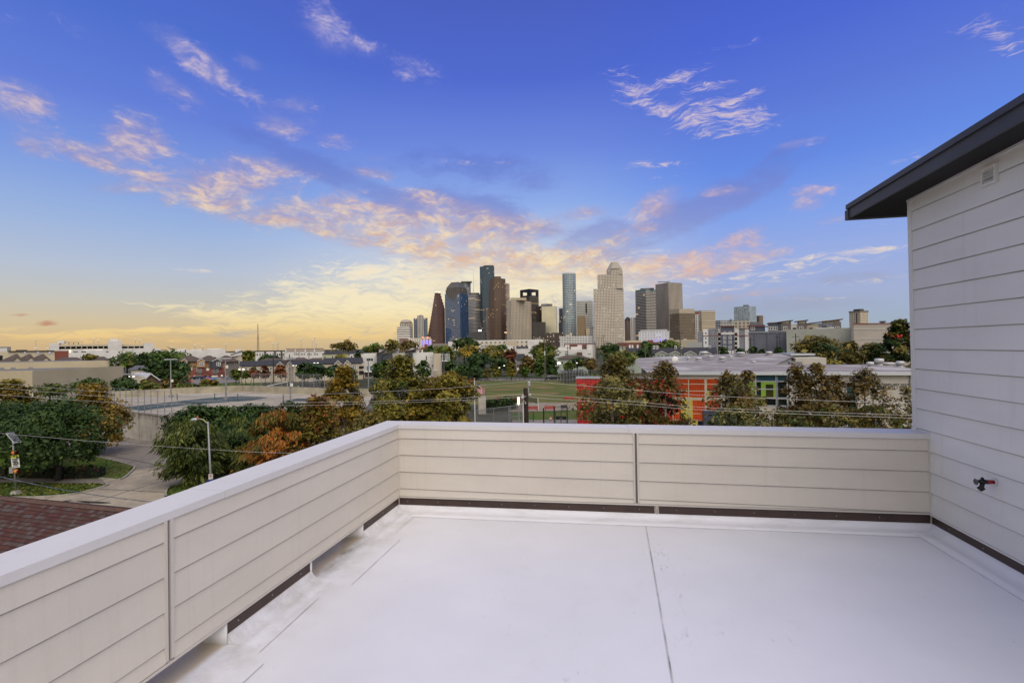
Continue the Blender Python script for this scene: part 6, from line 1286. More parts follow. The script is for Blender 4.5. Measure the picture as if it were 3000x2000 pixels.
# ---------------- cars
def make_car(label, body_mat, px, pyb, rz, L_=4.5, suv=False):
    p = G(px, pyb); e = thing('parked_car', label, 'car', p, rz); hx = L_/2; top = 1.68 if suv else 1.45; wd_ = .88
    prof = [(-hx,.42),(-hx+.06,.75),(-hx+.25,.92),(-hx*.55,.98),(-hx*.30 if not suv else -hx*.34, top-.05),(0,top),(hx*.42 if not suv else hx*.72, top-.08),(hx*.80,.98),(hx-.05,.90),(hx,.55),(hx-.05,.32),(-hx+.08,.30)]
    m = MB(); n = len(prof); ins = [0 if z < 1.0 else .17 for _, z in prof]
    m.add([(x,-wd_+ins[i],z) for i,(x,z) in enumerate(prof)] + [(x,wd_-ins[i],z) for i,(x,z) in enumerate(prof)], [(i,(i+1)%n,n+(i+1)%n,n+i) for i in range(n)] + [tuple(range(n-1,-1,-1)), tuple(range(n,2*n))]); o = m.build('body', body_mat, e)
    bv = o.modifiers.new('b','BEVEL'); bv.width = .05; bv.segments = 2
    for sgn in (-1,1):
        m = MB(); m.add([(-hx*.46,sgn*(wd_-.015),.99),(hx*.70,sgn*(wd_-.015),.99),(hx*.40 if not suv else hx*.66,sgn*(wd_-.155),top-.12),(-hx*.26,sgn*(wd_-.155),top-.12)], [(0,1,2,3)]); m.build('side_window', M_pane, e)
        for xx in (-hx*.62, hx*.60): m = MB(); m.tube([(xx,sgn*(wd_-.20),.33),(xx,sgn*(wd_+.01),.33)], .33, 14); w__ = m.build('wheel', plain('tyre', (.012,.012,.012), .8), e); m = MB(); m.tube([(xx,sgn*(wd_+.005),.33),(xx,sgn*(wd_+.025),.33)], .20, 12); m.build('rim', M_alu, w__)
    m = MB(); m.add([(-hx*.56,-.70,1.0),(-hx*.56,.70,1.0),(-hx*.33,.62,top-.10),(-hx*.33,-.62,top-.10)], [(0,1,2,3)]); m.v = [(x-.02,y,z+.01) for x,y,z in m.v]; m.build('windscreen', M_pane, e)
    for sgn in (-1,1): m = MB(); m.box(-hx-.005,-hx+.08,sgn*.62-.14,sgn*.62+.14,.64,.78); m.build('headlight', M_litw if 'lights' in label else M_alu, e)
    return e
car_black = plain('black car paint', (.008,.009,.012), .2, 0, .1, 1, spec=.8); car_silver = plain('silver car paint', (.22,.23,.25), .3, .5, .08, 1, spec=.7); car_dark = plain('dark blue car paint', (.015,.02,.035), .25, 0, .1, 1, spec=.8)
make_car('black suv driving on the park road right of the field', car_black, 1619, 1112.5, PI, 4.8, True); make_car('black car at the left end of the park road', car_black, 1350, 1113, PI*.96, 4.6)
make_car('silver suv parked before the grey townhouse end', car_silver, 673, 1111.5, .15, 4.6, True); make_car('dark blue car with pale nose in the car park', car_dark, 741, 1119, PI-.2, 4.7); make_car('silver car parked behind the goal frames', car_silver, 926, 1113, .1, 4.6); make_car('dark car parked in front of the brick townhouses', car_black, 578, 1111, .1, 4.6)
make_car('dark car half hidden by the small autumn trees', car_dark, 697, 1109, .1, 4.4)
# ---------------- playground
pp = G(550,1122); e = thing('playground_slide', 'orange curved slide behind the green bushes at the left', 'slide', pp); 
M_or = plain('orange plastic', (.55,.11,.03), .4, 0, .1, 1)
def slide(e, s=1):
    m = MB(); pts = [(-1.6*s,0,2.0),(-.8*s,0,1.7),(.2*s,0,.9),(.9*s,0,.4),(1.6*s,0,.3)]
    for k in range(4):
        a, b_ = pts[k], pts[k+1]
        for y0, z0, y1, z1 in ((-.35,.35,-.3,0),(-.3,0,.3,0),(.3,0,.35,.35)): m.quad((a[0],y0,a[2]+z0),(b_[0],y0,b_[2]+z0),(b_[0],y1,b_[2]+z1),(a[0],y1,a[2]+z1)); m.quad((a[0],y1,a[2]+z1-.03),(b_[0],y1,b_[2]+z1-.03),(b_[0],y0,b_[2]+z0-.03),(a[0],y0,a[2]+z0-.03))
    m.build('chute', M_or, e); m = MB(); m.box(-2.2*s,-1.5*s,-.5,.5,1.9,2.0); m.build('platform', M_wood, e)
    for xx in (-2.1,-1.6): m = MB(); m.tube([(xx*s,-.4,0),(xx*s,-.4,2.9)], .06, 6); m.build('post', M_dgrey, e)
slide(e); e = thing('playground_slide', 'paler orange slide right of the blue sunshades', 'slide', G(618,1126)); slide(e)
for px, py, l in ((607.5,1118,'left blue pyramid sunshade in the playground'),(626,1120,'right blue pyramid sunshade in the playground')):
    e = thing('sunshade', l, 'sunshade', G(px,py), 0, 'playground sunshades'); dpt = Vector(e.location).y; k = dpt/F
    m = MB(); r_ = 8.2*k; zt_ = 14*k; 
    m.add([(-r_,-r_,zt_-5*k),(r_,-r_,zt_-5*k),(r_,r_,zt_-5*k),(-r_,r_,zt_-5*k),(0,0,zt_+1.5*k)], [(0,1,4),(1,2,4),(2,3,4),(3,0,4)]); m.build('canopy', plain('blue canvas', (.06,.13,.30), .8), e)
    for sx in (-1,1): m = MB(); m.tube([(sx*r_*.7,0,0),(sx*r_*.7,0,zt_-3*k)], .06, 6); m.build('post', M_post, e)
e = thing('playground_fence', 'low dark rail fence around the playground', 'fence', G(600,1136)); a0 = G(590,1138); a1 = G(735,1128); o_ = Vector(e.location)
for k in range(12): p = a0+(a1-a0)*k/11-o_; m = MB(); m.tube([p, p+Vector((0,0,1.25))], .05, 5); m.build('post', M_dark, e)
for zz in (.3,1.2): m = MB(); m.tube([a0-o_+Vector((0,0,zz)), a1-o_+Vector((0,0,zz))], .035, 5); m.build('rail', M_dark, e)
e = thing('goal_frame', 'long white goal frame behind the court fence', 'goal', G(785,1140)); o_ = Vector(e.location); a0 = G(783,1141)-o_; a1 = G(842,1137)-o_
m = MB(); m.tube([a0, a0+Vector((0,0,1.0)), a1+Vector((0,0,1.9)), a1], .10, 6); m.tube([a0+Vector((.9,1.2,0)), a0+Vector((.9,1.2,.9))], .08, 6); m.tube([a0+Vector((0,0,1.0)), a0+Vector((.9,1.2,.9))], .08, 6); m.build('frame', M_wframe, e)
e = thing('bleachers', 'dark tiered bleachers with a white top rail behind the court fence', 'bleachers', G(900,1137)); o_ = Vector(e.location); kk = o_.y/F
for k in range(5): m = MB(); m.box(-36*kk, 34*kk, k*.8, k*.8+.35, .35+k*.45, .42+k*.45); m.build('seat_plank', M_dgrey, e)
for xx in (-34,-12,10,32): 
    m = MB(); 
    for k in range(5): m.tube([(xx*kk, k*.8+.15, 0), (xx*kk, k*.8+.15, .35+k*.45)], .05, 5)
    m.build('support', M_dark, e)
m = MB(); m.add([(-10*kk,3.2,18*kk),(38*kk,3.6,23*kk),(38*kk,4.2,23.5*kk),(-10*kk,3.8,18.5*kk),(-10*kk,3.2,17*kk),(38*kk,3.6,22*kk)], [(0,1,2,3),(4,5,1,0)]); m.build('top_rail', M_wframe, e)
e = thing('green_bin', 'pale green round bin beside the bleachers', 'bin', G(873.5,1139)); m = MB(); m.lathe([(.30,0),(.36,.75),(.33,.82),(.12,.95)], 14); m.build('body', plain('pale green plastic', (.12,.25,.10), .6), e)
# ---------------- flagpole
fp = G(1388,1240); fp = W(1388,1010,66); fp.z = 0
e = thing('flagpole', 'white flagpole with a gold ball in front of the field', 'flagpole', fp); zt_ = zat(1388,1112,66)
m = MB(); m.tube([(0,0,0),(0,0,zt_)], [.085,.055], 8); m.build('pole', M_wframe, e); m = MB(); m.lathe([(.01,zt_),(.10,zt_+.06),(.12,zt_+.14),(.08,zt_+.22),(.01,zt_+.26)], 12); m.build('finial', plain('gold ball', (.45,.25,.05), .35, .6), e, True)
fm, t, b = newmat('striped flag cloth'); uv = t.n('ShaderNodeUVMap').outputs[0]; s = t.n('ShaderNodeSeparateXYZ'); t.link(uv, s.inputs[0]); u, v = s.outputs[0], s.outputs[1]
stripe = t.math('GREATER_THAN', t.math('FRACT', t.math('MULTIPLY', v, 6.5)), .5); c = t.mix(stripe, lin((.42,.02,.03)), lin((.60,.56,.56)))
cant = t.math('MULTIPLY', t.math('LESS_THAN', u, .4), t.math('GREATER_THAN', v, 6/13))
cu = t.math('SUBTRACT', t.math('FRACT', t.math('MULTIPLY', u, 6/.4)), .5); cv_ = t.math('SUBTRACT', t.math('FRACT', t.math('MULTIPLY', t.math('SUBTRACT', v, 6/13), 5/(7/13))), .5)
star = t.math('LESS_THAN', t.math('ADD', t.math('MULTIPLY', cu, cu), t.math('MULTIPLY', cv_, cv_)), .07); c = t.mix(cant, c, t.mix(star, lin((.015,.03,.14)), lin((.6,.6,.6)))); t.link(c, b.inputs['Base Color']); b.inputs['Roughness'].default_value = .8
kk = 66/F; m = MB(); nu, nv = 18, 10; idx = {}; vs = []
for i in range(nu+1):
    for j in range(nv+1):
        u_, v_ = i/nu, j/nv; dr = u_**1.1
        x = (u_*30*(1-.12*(1-v_)) )*kk; z = (-(1-v_)*24*(1-.25*u_) - dr*20 )*kk; y = .10*math.sin(u_*9+v_*2.5)*u_
        idx[i,j] = len(vs); vs.append((x+.06, y, zat(1388,1121,66)+z))
m.add(vs, [(idx[i,j],idx[i+1,j],idx[i+1,j+1],idx[i,j+1]) for i in range(nu) for j in range(nv)], 0, [[(i/nu,j/nv),((i+1)/nu,j/nv),((i+1)/nu,(j+1)/nv),(i/nu,(j+1)/nv)] for i in range(nu) for j in range(nv)])
o = m.build('flag', fm, None, True, loc=fp); tag(o, 'red white and blue striped flag hanging from the flagpole', 'flag')
e = thing('net_post', 'thin pale post just right of the flag', 'post', W(1416.7,1010,90)); e.location.z = 0; m = MB(); m.tube([(0,0,0),(0,0,zat(1416.7,1119,90))], .05, 6); m.build('pole', M_post, e)
# ---------------- utility pole and wires
up = W(1538,1010,28); up.z = 0
e = thing('utility_pole', 'dark wooden utility pole with pale insulators beyond the parapet', 'utility pole', up); zt_ = zat(1537,1136.5,28); kk = 28/F
M_pole = plain('tarred pole wood', (.020,.010,.007), .85, 0, .5, 3, bump=.4, bscale=10); M_ins = plain('grey porcelain', (.36,.36,.35), .3, 0, .06, 4)
m = MB(); m.lathe([(.175,0),(.135,zt_-.02),(.12,zt_)], 14); m.build('pole', M_pole, e, True)
def ux(px): return Xat(px, 28)-up.x
m = MB(); z0 = zat(1547,1150,28); m.box(ux(1543.5), ux(1547.5), -.06, .06, zat(1546,1150,28), zat(1546,1133,28)); m.build('top_bracket', M_galv, e)
m = MB(); z0 = zat(1548,1134,28); m.lathe([(.05,0),(.06,.05)] + [q for k in range(5) for q in ((.09,.06+k*.055),(.075,.09+k*.055))] + [(.06,.345),(.03,.36)], 14, 0, T(ux(1548), 0, z0)); m.build('top_insulator', M_ins, e, True)
m = MB(); m.lathe([(.03,-.12),(.09,-.08),(.075,-.02),(.10,.02),(.08,.08),(.04,.12)], 12, 0, T(ux(1549), -.05, zat(1549,1156.5,28), 0, PI/2)); m.build('side_insulator', M_ins, e, True)
m = MB(); m.lathe([(.03,-.14),(.10,-.1),(.08,-.03),(.12,.0),(.10,.08),(.05,.14)], 12, 0, T(ux(1527.5), -.1, zat(1527,1165,28), 0, PI/2*.7, .3)); m.build('side_insulator', M_ins, e, True)
m = MB(); m.tube([(ux(1529),-.15,zat(1529,1163,28)),(ux(1538),-.15,zat(1538,1159,28))], .03, 6); m.tube([(ux(1530),-.15,zat(1530,1170,28)),(ux(1537),-.16,zat(1537,1177.5,28))], .015, 6); m.box(ux(1534.5), ux(1538.5), -.19, -.14, zat(1537,1182,28), zat(1537,1177.5,28)); m.build('hardware', M_galv, e)
for py in (1140, 1148): m = MB(); m.tube([(ux(1531),0,zat(1531,py,28)),(ux(1528),0,zat(1528,py,28))], .012, 5); m.build('step_bolt', M_galv, e)
m = MB(); m.tube([(ux(1530),-.03,0),(ux(1530),-.03,zat(1530,1154,28))], .035, 6); m.build('conduit', M_wframe, e)
WG_ = 'overhead wires along the street'
M_wire = plain('aluminium cable', (.50,.48,.48), .5, .2, .05, 1); M_wired = plain('twisted service cable', (.10,.105,.13), .6, 0, .8, 2.5)
def wdep(px, d0=28):          # the wires follow the street
    r = ray(px, 1010).x; x0 = ray(1538, 1010).x*d0; return (d0 + .203*x0)/(1 + .203*r)
def wire(label, pts, r=.0092, d0=28, mat=None, dd=0):
    P = [W(px, py, wdep(px, d0)) for px, py in pts]; sm_ = smoothline(P, 5); o_ = P[len(P)//2].copy(); m = MB(); m.tube([p-o_ for p in sm_], r, 6); o = m.build('power_line', mat or M_wire, None, True, loc=o_); tag(o, label, 'power line', WG_)
wire('upper wire running left from the top insulator of the utility pole', [(-300,1098),(0,1123),(337,1149.5),(640,1158.5),(872,1156.3),(1240,1141),(1400,1129),(1548,1116.5)])
wire('upper wire running right from the top insulator of the utility pole', [(1548,1116.5),(1600,1120.7),(1800,1137),(2080,1159),(2676,1182.4),(2900,1187)])
wire('middle wire running left from the utility pole', [(-300,1112),(0,1136),(337,1163),(640,1175),(892,1178.5),(1240,1171),(1532,1154)]); wire('middle wire running right from the utility pole', [(1549,1153),(1600,1157),(1850,1175),(2080,1194),(2676,1216.5),(2900,1222)])
wire('lower wire running left from the utility pole', [(-300,1132),(0,1156),(345,1179),(640,1186),(894,1187),(1240,1177),(1527,1163)]); wire('lower wire running right from the utility pole', [(1527,1161.5),(1600,1167),(1850,1184),(2080,1201.5),(2676,1224.6),(2900,1230)])
wire('single wire crossing in front of the dark trees at lower left', [(-300,1246),(0,1269),(337,1297),(640,1317.5),(760,1324),(1000,1330)], .0085, 26)
wire('twisted dark service cable dropping across the lawn at lower left', [(-200,1350),(0,1396),(168,1431),(317,1454.5),(449,1469.5),(560,1478)], .016, 18, M_wired)
# ---------------- school zone sign
sp0 = G(46,1447); dS = sp0.y
e = thing('school_speed_sign', 'school speed limit sign post with amber beacons and solar panel', 'road sign', sp0); o_ = Vector(e.location)
def PS(px, py, dd=0): return W(px, py, dS+dd) - o_
m = MB(); m.tube([PS(46.2,1437), PS(38,1290)], .062, 10); m.build('pole', M_post, e, True)
m = MB(); b0, b1 = PS(46,1447), PS(46,1437); 
for zz in ((b0, .38, b1, .20),): m.lathe([(.40,0),(.26,b1.z-b0.z),(.10,b1.z-b0.z+.01)], 4, 0, T(b0.x, b0.y, 0, PI/4))
m.build('base', M_kerb, e)
A_, B_, C_, D__ = PS(17,1268), PS(40,1265.5,.55), PS(64,1294,.25), PS(42,1297,-.35)
pm, t, b = newmat('solar cells'); uv = t.n('ShaderNodeUVMap').outputs[0]; s = t.n('ShaderNodeSeparateXYZ'); t.link(uv, s.inputs[0])
gx = t.math('COMPARE', t.math('FRACT', t.math('MULTIPLY', s.outputs[0], 4)), .5, .40); gy = t.math('COMPARE', t.math('FRACT', t.math('MULTIPLY', s.outputs[1], 9)), .5, .40); t.link(t.mix(t.math('MULTIPLY', gx, gy), lin((.35,.36,.40)), lin((.008,.009,.018))), b.inputs['Base Color']); b.inputs['Roughness'].default_value = .5
n_ = (B_-A_).cross(D__-A_).normalized(); n_ = n_ if n_.z > 0 else -n_
m = MB(); sh = [A_+(C_-A_)*.06, B_+(D__-B_)*.06, C_+(A_-C_)*.06, D__+(B_-D__)*.06]; m.quad(*[q+n_*.012 for q in sh], uv=[(0,0),(1,0),(1,1),(0,1)]); m.build('solar_cells', pm, e)
m = MB(); m.add([A_,B_,C_,D__,A_-n_*.06,B_-n_*.06,C_-n_*.06,D__-n_*.06], [(0,1,2,3),(7,6,5,4),(0,4,5,1),(1,5,6,2),(2,6,7,3),(3,7,4,0)]); m.build('panel_frame', plain('panel frame', (.5,.51,.53), .4, .3), e)
m = MB(); m.tube([PS(29,1267,.2), PS(26,1259,.2)], .012, 5); m.build('aerial', M_post, e)
tl, tr, br, bl = PS(31,1335,-.12), PS(54.3,1332,-.12), PS(55.6,1367,-.12), PS(32.6,1371,-.12)
ex = (tr-tl).normalized(); ey = (tl-bl).normalized(); ez = ex.cross(ey).normalized(); ey = ez.cross(ex); MS = Matrix(((ex.x,ey.x,ez.x,tl.x),(ex.y,ey.y,ez.y,tl.y),(ex.z,ey.z,ez.z,tl.z),(0,0,0,1))); sw = (tr-tl).length; sh_ = (tl-bl).length
M_sw = plain('white sign face', (.62,.62,.58), .5, 0, .03, 2); M_sy = plain('yellow green sign face', (.55,.56,.03), .5, 0, .03, 2); M_sb = plain('sign black', (.02,.02,.02), .6)
m = MB(); m.box(0, sw, -sh_, -.205*sh_, -.012, 0, 0, MS); m.build('sign_plate', M_sw, e); m = MB(); m.box(0, sw, -.20*sh_, 0, -.012, .002, 0, MS); m.build('school_plate', M_sy, e)
def sgn(txt, fy, size, sx=1.0, bold=.006): text_obj(txt, size, M_sb, e, MS @ T(sw/2, -sh_*fy, .006), 'lettering', .002, sx=sx, bold=bold)
sgn('SCHOOL', .10, .13, 1.15); sgn('SPEED', .31, .15, 1.15); sgn('LIMIT', .44, .15, 1.15); sgn('20', .63, .34, 1.3, .02); sgn('WHEN', .80, .085, 1.1, .003); sgn('FLASHING', .89, .085, 1.1, .003)
M_amb = plain('amber beacon housing', (.62,.19,.012), .45, 0, .08, 4)
for px, py in ((42,1325),(48.5,1380)):
    c0 = PS(px-3.2,py,-.05); c1 = PS(px+5,py+.3,-.10); m = MB(); m.tube([c0, c0+(c1-c0)*.55, c1], [.16,.165,.15], 12); bb = m.build('beacon', M_amb, e, True); m = MB(); d_ = (c1-c0).normalized(); m.tube([c1, c1+d_*.12], [.152,.14], 12, cap=True); m.build('lens', plain('dark lens', (.02,.004,.003), .3), bb)
m = MB(); c0 = PS(27,1367,.15); c1 = PS(38,1386,.15); m.box(c0.x, c1.x, c0.y-.02, c0.y+.25, c1.z, c0.z); m.build('control_box', M_galv, e)
# ---------------- street lamp with no-parking sign
lp0 = W(618,1010,34); lp0.z = 0
e = thing('street_lamp', 'grey street lamp with a curved arm before the feathery green tree', 'street lamp', lp0); o_ = Vector(lp0)
def PL(px, py, dd=0): return W(px, py, 34+dd) - o_
m = MB(); m.tube([Vector((0,0,0)), PL(617,1388), PL(609,1234)], [.085,.075,.05], 8); m.build('pole', M_post, e, True)
M_arm = plain('yellowish galvanised arm', (.36,.34,.22), .5, .3, .15, 3); m = MB(); m.tube(smoothline([PL(609,1240), PL(603,1236), PL(596,1229.5), PL(588,1226.5), PL(578,1227)], 4), [.035]*17, 7); m.build('arm', M_arm, e, True)
m = MB(); a, b_ = PL(579,1226.8), PL(559,1229.5); m.tube([a, a+(b_-a)*.25, a+(b_-a)*.7, b_], [.06,.11,.10,.04], 10); m.build('lamp_head', M_alu, e, True)
a = PL(579,1225); m = MB(); m.lathe([(.07,0),(.07,.12),(.04,.16)], 10, 0, T(*a)); m.build('photocell', plain('rusty orange cap', (.30,.09,.02), .6), e)
n0 = PL(617.5,1396,-.12); m = MB(); m.box(n0.x-.15, n0.x+.15, n0.y-.01, n0.y, n0.z-.19, n0.z+.19); sg_ = m.build('no_parking_sign', M_sw, e); 
ring = [(n0.x + .10*math.cos(q), n0.y-.014, n0.z+.055+.10*math.sin(q)) for q in np.linspace(0, 2*PI, 25)]; m = MB(); m.tube(ring, .012, 5, cap=False); m.tube([(n0.x-.07,n0.y-.016,n0.z+.125),(n0.x+.07,n0.y-.016,n0.z-.015)], .010, 5); m.build('red_ring', plain('sign red', (.35,.02,.02), .6), e)
text_obj('P', .15, M_sb, e, T(n0.x, n0.y-.012, n0.z+.055, 0, PI/2), 'lettering', .001, bold=.005); text_obj('ANY TIME', .05, M_sb, e, T(n0.x, n0.y-.012, n0.z-.13, 0, PI/2), 'lettering', .001)
bn = PL(620,1413,-.2); eb = thing('yard_sign', 'small blue and yellow sign below the no parking plate', 'sign', (lp0.x+bn.x, lp0.y+bn.y, lp0.z+bn.z-.3)); m = MB(); m.box(-.22,.22,-.01,.01,-.1,.52,0,T(0,0,0,0,0,-.28)); m.build('board', plain('deep blue board', (.01,.015,.20), .5), eb); m = MB(); m.box(-.11,.11,-.022,-.012,-.1,.40,0,T(0,0,0,0,0,-.28)); m.build('yellow_panel', plain('yellow panel', (.5,.36,.05), .6), eb); m = MB(); m.tube([(0,0.02,-(lp0.z+bn.z-.3)),(0,0.02,-.1)], .02, 5); m.build('stake', M_galv, eb)
# ---------------- park furniture
def bench(label, px, py, L_, mat, rz=0):
    p = G(px, py); e = thing('park_bench', label, 'bench', p, rz, 'benches beside the field'); 
    for k in range(3): m = MB(); m.box(-L_/2, L_/2, -.05+k*.15, .07+k*.15, .43, .47); m.build('seat_slat', mat, e)
    for k in range(3): m = MB(); m.box(-L_/2, L_/2, .42+k*.03, .45+k*.03, .52+k*.15, .64+k*.15); m.build('back_slat', mat, e)
    for sx in (-1,1): m = MB(); m.tube([(sx*L_*.42,-.05,0),(sx*L_*.42,0,.43),(sx*L_*.42,.42,.44),(sx*L_*.42,.52,.97)], .03, 5); m.tube([(sx*L_*.42,.45,0),(sx*L_*.42,.38,.43)], .03, 5); m.build('leg', mat, e)
M_rb = plain('red painted bench', (.34,.025,.015), .5, 0, .15, 3); M_bb = plain('black painted bench', (.012,.012,.013), .5)
bench('red bench at the left behind the dark hedge', 1464, 1179, 1.8, M_rb); bench('black bench between two red benches by the field', 1487, 1178.5, 1.7, M_bb); bench('red bench just left of the utility pole by the field', 1514, 1178.5, 2.2, M_rb); bench('red bench at the far right of the sand court', 1668, 1176, 2.2, M_rb, .1)
bench('red bench on the sand right beside the utility pole', 1560, 1207, 2.0, M_rb, .05); bench('red bench between the vine post and the black gate', 1612, 1206, 1.8, M_rb, .1); bench('black bench seen through the top of the black gate', 1657, 1203, 1.3, M_bb, .5)
e = thing('volleyball_net', 'volleyball net with a white post on the sand court', 'volleyball net', G(1577.5,1201)); o_ = Vector(e.location); dd = o_.y; zt_ = zat(1576,1165,dd); m = MB(); m.tube([(0,0,0),(-.08,0,zt_)], .06, 8); m.build('post', M_wframe, e)
q = W(1540,1163,dd+3)-o_; q2 = W(1540,1172,dd+3)-o_; m = MB(); m.quad((-.1,0,zt_-1.0),(-.1,0,zt_-.05),tuple(q),tuple(q2)); m.build('net', M_netd, e); m = MB(); m.tube([(-.1,0,zt_-1.0),tuple(q2)], .03, 5); m.tube([(-.1,0,zt_-.05),tuple(q)], .03, 5); m.build('tape', M_dgrey, e)
# black gate
M_blk = plain('black painted steel', (.010,.010,.011), .5, 0, .2, 3)
g0 = G(1644,1243); e = thing('black_gate', 'black double gate with solid lower panels between black posts', 'gate', g0, -math.atan2(g0.x, g0.y)); kk = g0.y/F
for px in (-20.5,-18,18.5): m = MB(); m.box((px-1.0)*kk, (px+1.0)*kk, -.08, .08, 0, 53*kk); m.build('post', M_blk, e)
m = MB(); m.box(-18*kk, 18*kk, -.04, .04, 51.5*kk, 53*kk); m.build('top_bar', M_blk, e)
for a, b_ in ((-15.5,-.3),(.3,15.8)):
    m = MB(); m.box(a*kk, b_*kk, -.03, .03, 14*kk, 24*kk); lf = m.build('panel', M_blk, e)
    m = MB(); m.box(a*kk, (a+1)*kk, -.04, .04, 1*kk, 38*kk); m.box((b_-1)*kk, b_*kk, -.04, .04, 1*kk, 38*kk); m.box((a+1.01)*kk, (b_-1.01)*kk, -.04, .04, 37*kk, 38*kk); m.box((a+1.01)*kk, (b_-1.01)*kk, -.04, .04, 1*kk, 2*kk); m.build('leaf_frame', M_blk, e)
    m = MB(); m.lathe([(.06,0),(.06,.04)], 8, 0, T((b_ if a < -1 else a)*kk + (-.12 if a < -1 else .12), -.035, 18*kk, 0, PI/2)); m.build('handle', M_alu, e)
e = thing('fence_post', 'thick black post overgrown with vine left of the gate', 'post', G(1593,1241)); k2 = Vector(e.location).y/F; m = MB(); m.box(-1.8*k2, 1.8*k2, -.1, .1, 0, 46*k2); m.build('post', M_blk, e)
e = thing('fence_post', 'thin black post standing before the park lawn', 'post', G(1562.5,1235)); m = MB(); m.box(-.05, .05, -.05, .05, 0, 28*k2); m.build('post', M_blk, e)
rs = G(1614,1241); e = thing('warning_sign', 'small red and white notice left of the black gate', 'sign', rs, -math.atan2(rs.x, rs.y)); k3 = rs.y/F; m = MB(); m.box(-4.2*k3, 4.2*k3, -.01, .01, 10*k3, 21*k3); m.build('sign_plate', plain('red sign', (.48,.03,.02), .5), e)
m = MB(); m.box(-3.6*k3, 3.6*k3, -.016, -.011, 13.2*k3, 17*k3); m.build('white_band', M_sw, e); text_obj('NO', .15, M_sw, e, T(0,-.014,19*k3,0,PI/2), 'lettering', .001, bold=.006); m = MB(); m.tube([(0,.02,0),(0,.02,21*k3)], .025, 5); m.build('stake', M_galv, e)
# chain link fence before the hedge
ca, cb = G(1395,1262), G(1531,1241); e = thing('chain_link_fence', 'grey chain link fence left of the utility pole', 'fence', ca); L_ = cb-ca; hf = 2.75
m = MB(); m.quad((0,0,0), tuple(L_), tuple(L_+Vector((0,0,hf))), (0,0,hf)); mn = bpy.data.materials.new('chain link mesh'); mn.use_nodes = True; q = mn.node_tree.nodes['Principled BSDF']; q.inputs['Base Color'].default_value = (.12,.12,.125,1); q.inputs['Alpha'].default_value = .40; m.build('mesh', mn, e)
for f in (.02,.36,.69,.72,.99): m = MB(); p = L_*f; m.tube([p, p+Vector((0,0,hf))], .05, 7); m.build('post', M_post, e)
for zz in (1.2, hf): m = MB(); s_ = L_*.72 if zz < 2 else Vector((0,0,0)); m.tube([s_+Vector((0,0,zz)), L_+Vector((0,0,zz))], .035, 6); m.build('rail', M_post, e)
tl0 = W(1516.5,1010,66); tl0.z = 0; e = thing('tube_lamp', 'bright vertical white tube lamp left of the utility pole', 'lamp', tl0); z0, z1 = zat(1516.5,1184.5,66), zat(1516.5,1163,66); m = MB(); m.tube([(0,0,z0),(0,0,z0+.06),(0,0,z1-.06),(0,0,z1)], [.08,.125,.125,.08], 12); m.build('tube', emit('white tube light', (1,.93,.80), 5.0), e, True); m = MB(); m.tube([(0,.16,0),(0,.16,z0)], .06, 8); m.build('post', M_galv, e)
cw = G(1414,1213); e = thing('concrete_wall', 'pale concrete wall stub behind the flag beside the hedge', 'wall', cw, .15); k4 = cw.y/F; m = MB(); m.box(-12*k4, 10*k4, 0, .4, 0, 52*k4); m.build('wall', M_wallc, e)
# gazebo, cage, park lamps
gz = G(1520,1102); e = thing('gazebo', 'white roofed gazebo among the park trees', 'gazebo', gz); k = gz.y/F
m = MB(); m.lathe([(10.5*k,13.5*k),(10.2*k,14.5*k),(5*k,24*k),(2.6*k,26.5*k),(.3*k,28*k)], 8, 0, T(0,0,0,.3)); m.build('roof', M_white, e)
for q in range(8): m = MB(); m.tube([(8.5*k*math.cos(q*PI/4+.3), 8.5*k*math.sin(q*PI/4+.3), 0), (8.5*k*math.cos(q*PI/4+.3), 8.5*k*math.sin(q*PI/4+.3), 13.6*k)], .09, 6); m.build('post', M_dgrey, e)
cg = G(1690,1124); e = thing('batting_cage', 'dark netted cage with rows of pale posts right of the field', 'sports cage', cg); k = cg.y/F
for i in range(9):
    f = i/8; x = (-38 + f*78)*k; y = (.0 + f*1.2)*8 if 0 else (f*6); 
    for yy in (y, y+9): m = MB(); m.tube([(x,yy,0),(x,yy,(41-4*f)*k)], .06, 6); m.build('post', M_post, e)
for zz in (12, 24, 34): m = MB(); m.tube([(-38*k,0,zz*k),(40*k,6,zz*k)], .04, 5); m.build('rail', M_post, e)
m = MB(); m.quad((-38*k,.3,0),(40*k,6.3,0),(40*k,6.3,34*k),(-38*k,.3,34*k)); m.quad((-38*k,9,0),(40*k,15,0),(40*k,15,34*k),(-38*k,9,34*k)); m.quad((-38*k,.3,34*k),(40*k,6.3,34*k),(40*k,15,34*k),(-38*k,9,34*k)); m.build('net', M_netd, e)
M_star = emit('park lamp glow', (1,.86,.55), 14); M_lampw = emit('white lamp glow', (1,.95,.85), 1.1)
def lamp(label, px, py, d, r, mat=None, name='park_lamp', double=False, grp='lit lamps in the park'):
    p = W(px, py, d); z = p.z; p.z = 0; e = thing(name, label, 'lamp', p, -math.atan2(p.x, p.y), grp); m = MB(); m.tube([(0,0,0),(0,0,z-r*.6)], .07, 6); m.build('pole', M_dgrey, e)
    for sx in ((-1,1) if double else (0,)):
        m = MB(); m.lathe([(.02,-r*.5),(r*.8,-r*.4),(r,0),(r*.7,r*.45),(.02,r*.6)] if not double else [(.02,-.1),(r,-.08),(r,.08),(.02,.14)], 12, 0, T(sx*r*1.6,0,z)); m.build('lamp_head', mat or M_lampw, e, True)
    if double: m = MB(); m.tube([(-r*1.6,0,z+.1),(r*1.6,0,z+.1)], .05, 5); m.build('arm', M_dgrey, e)
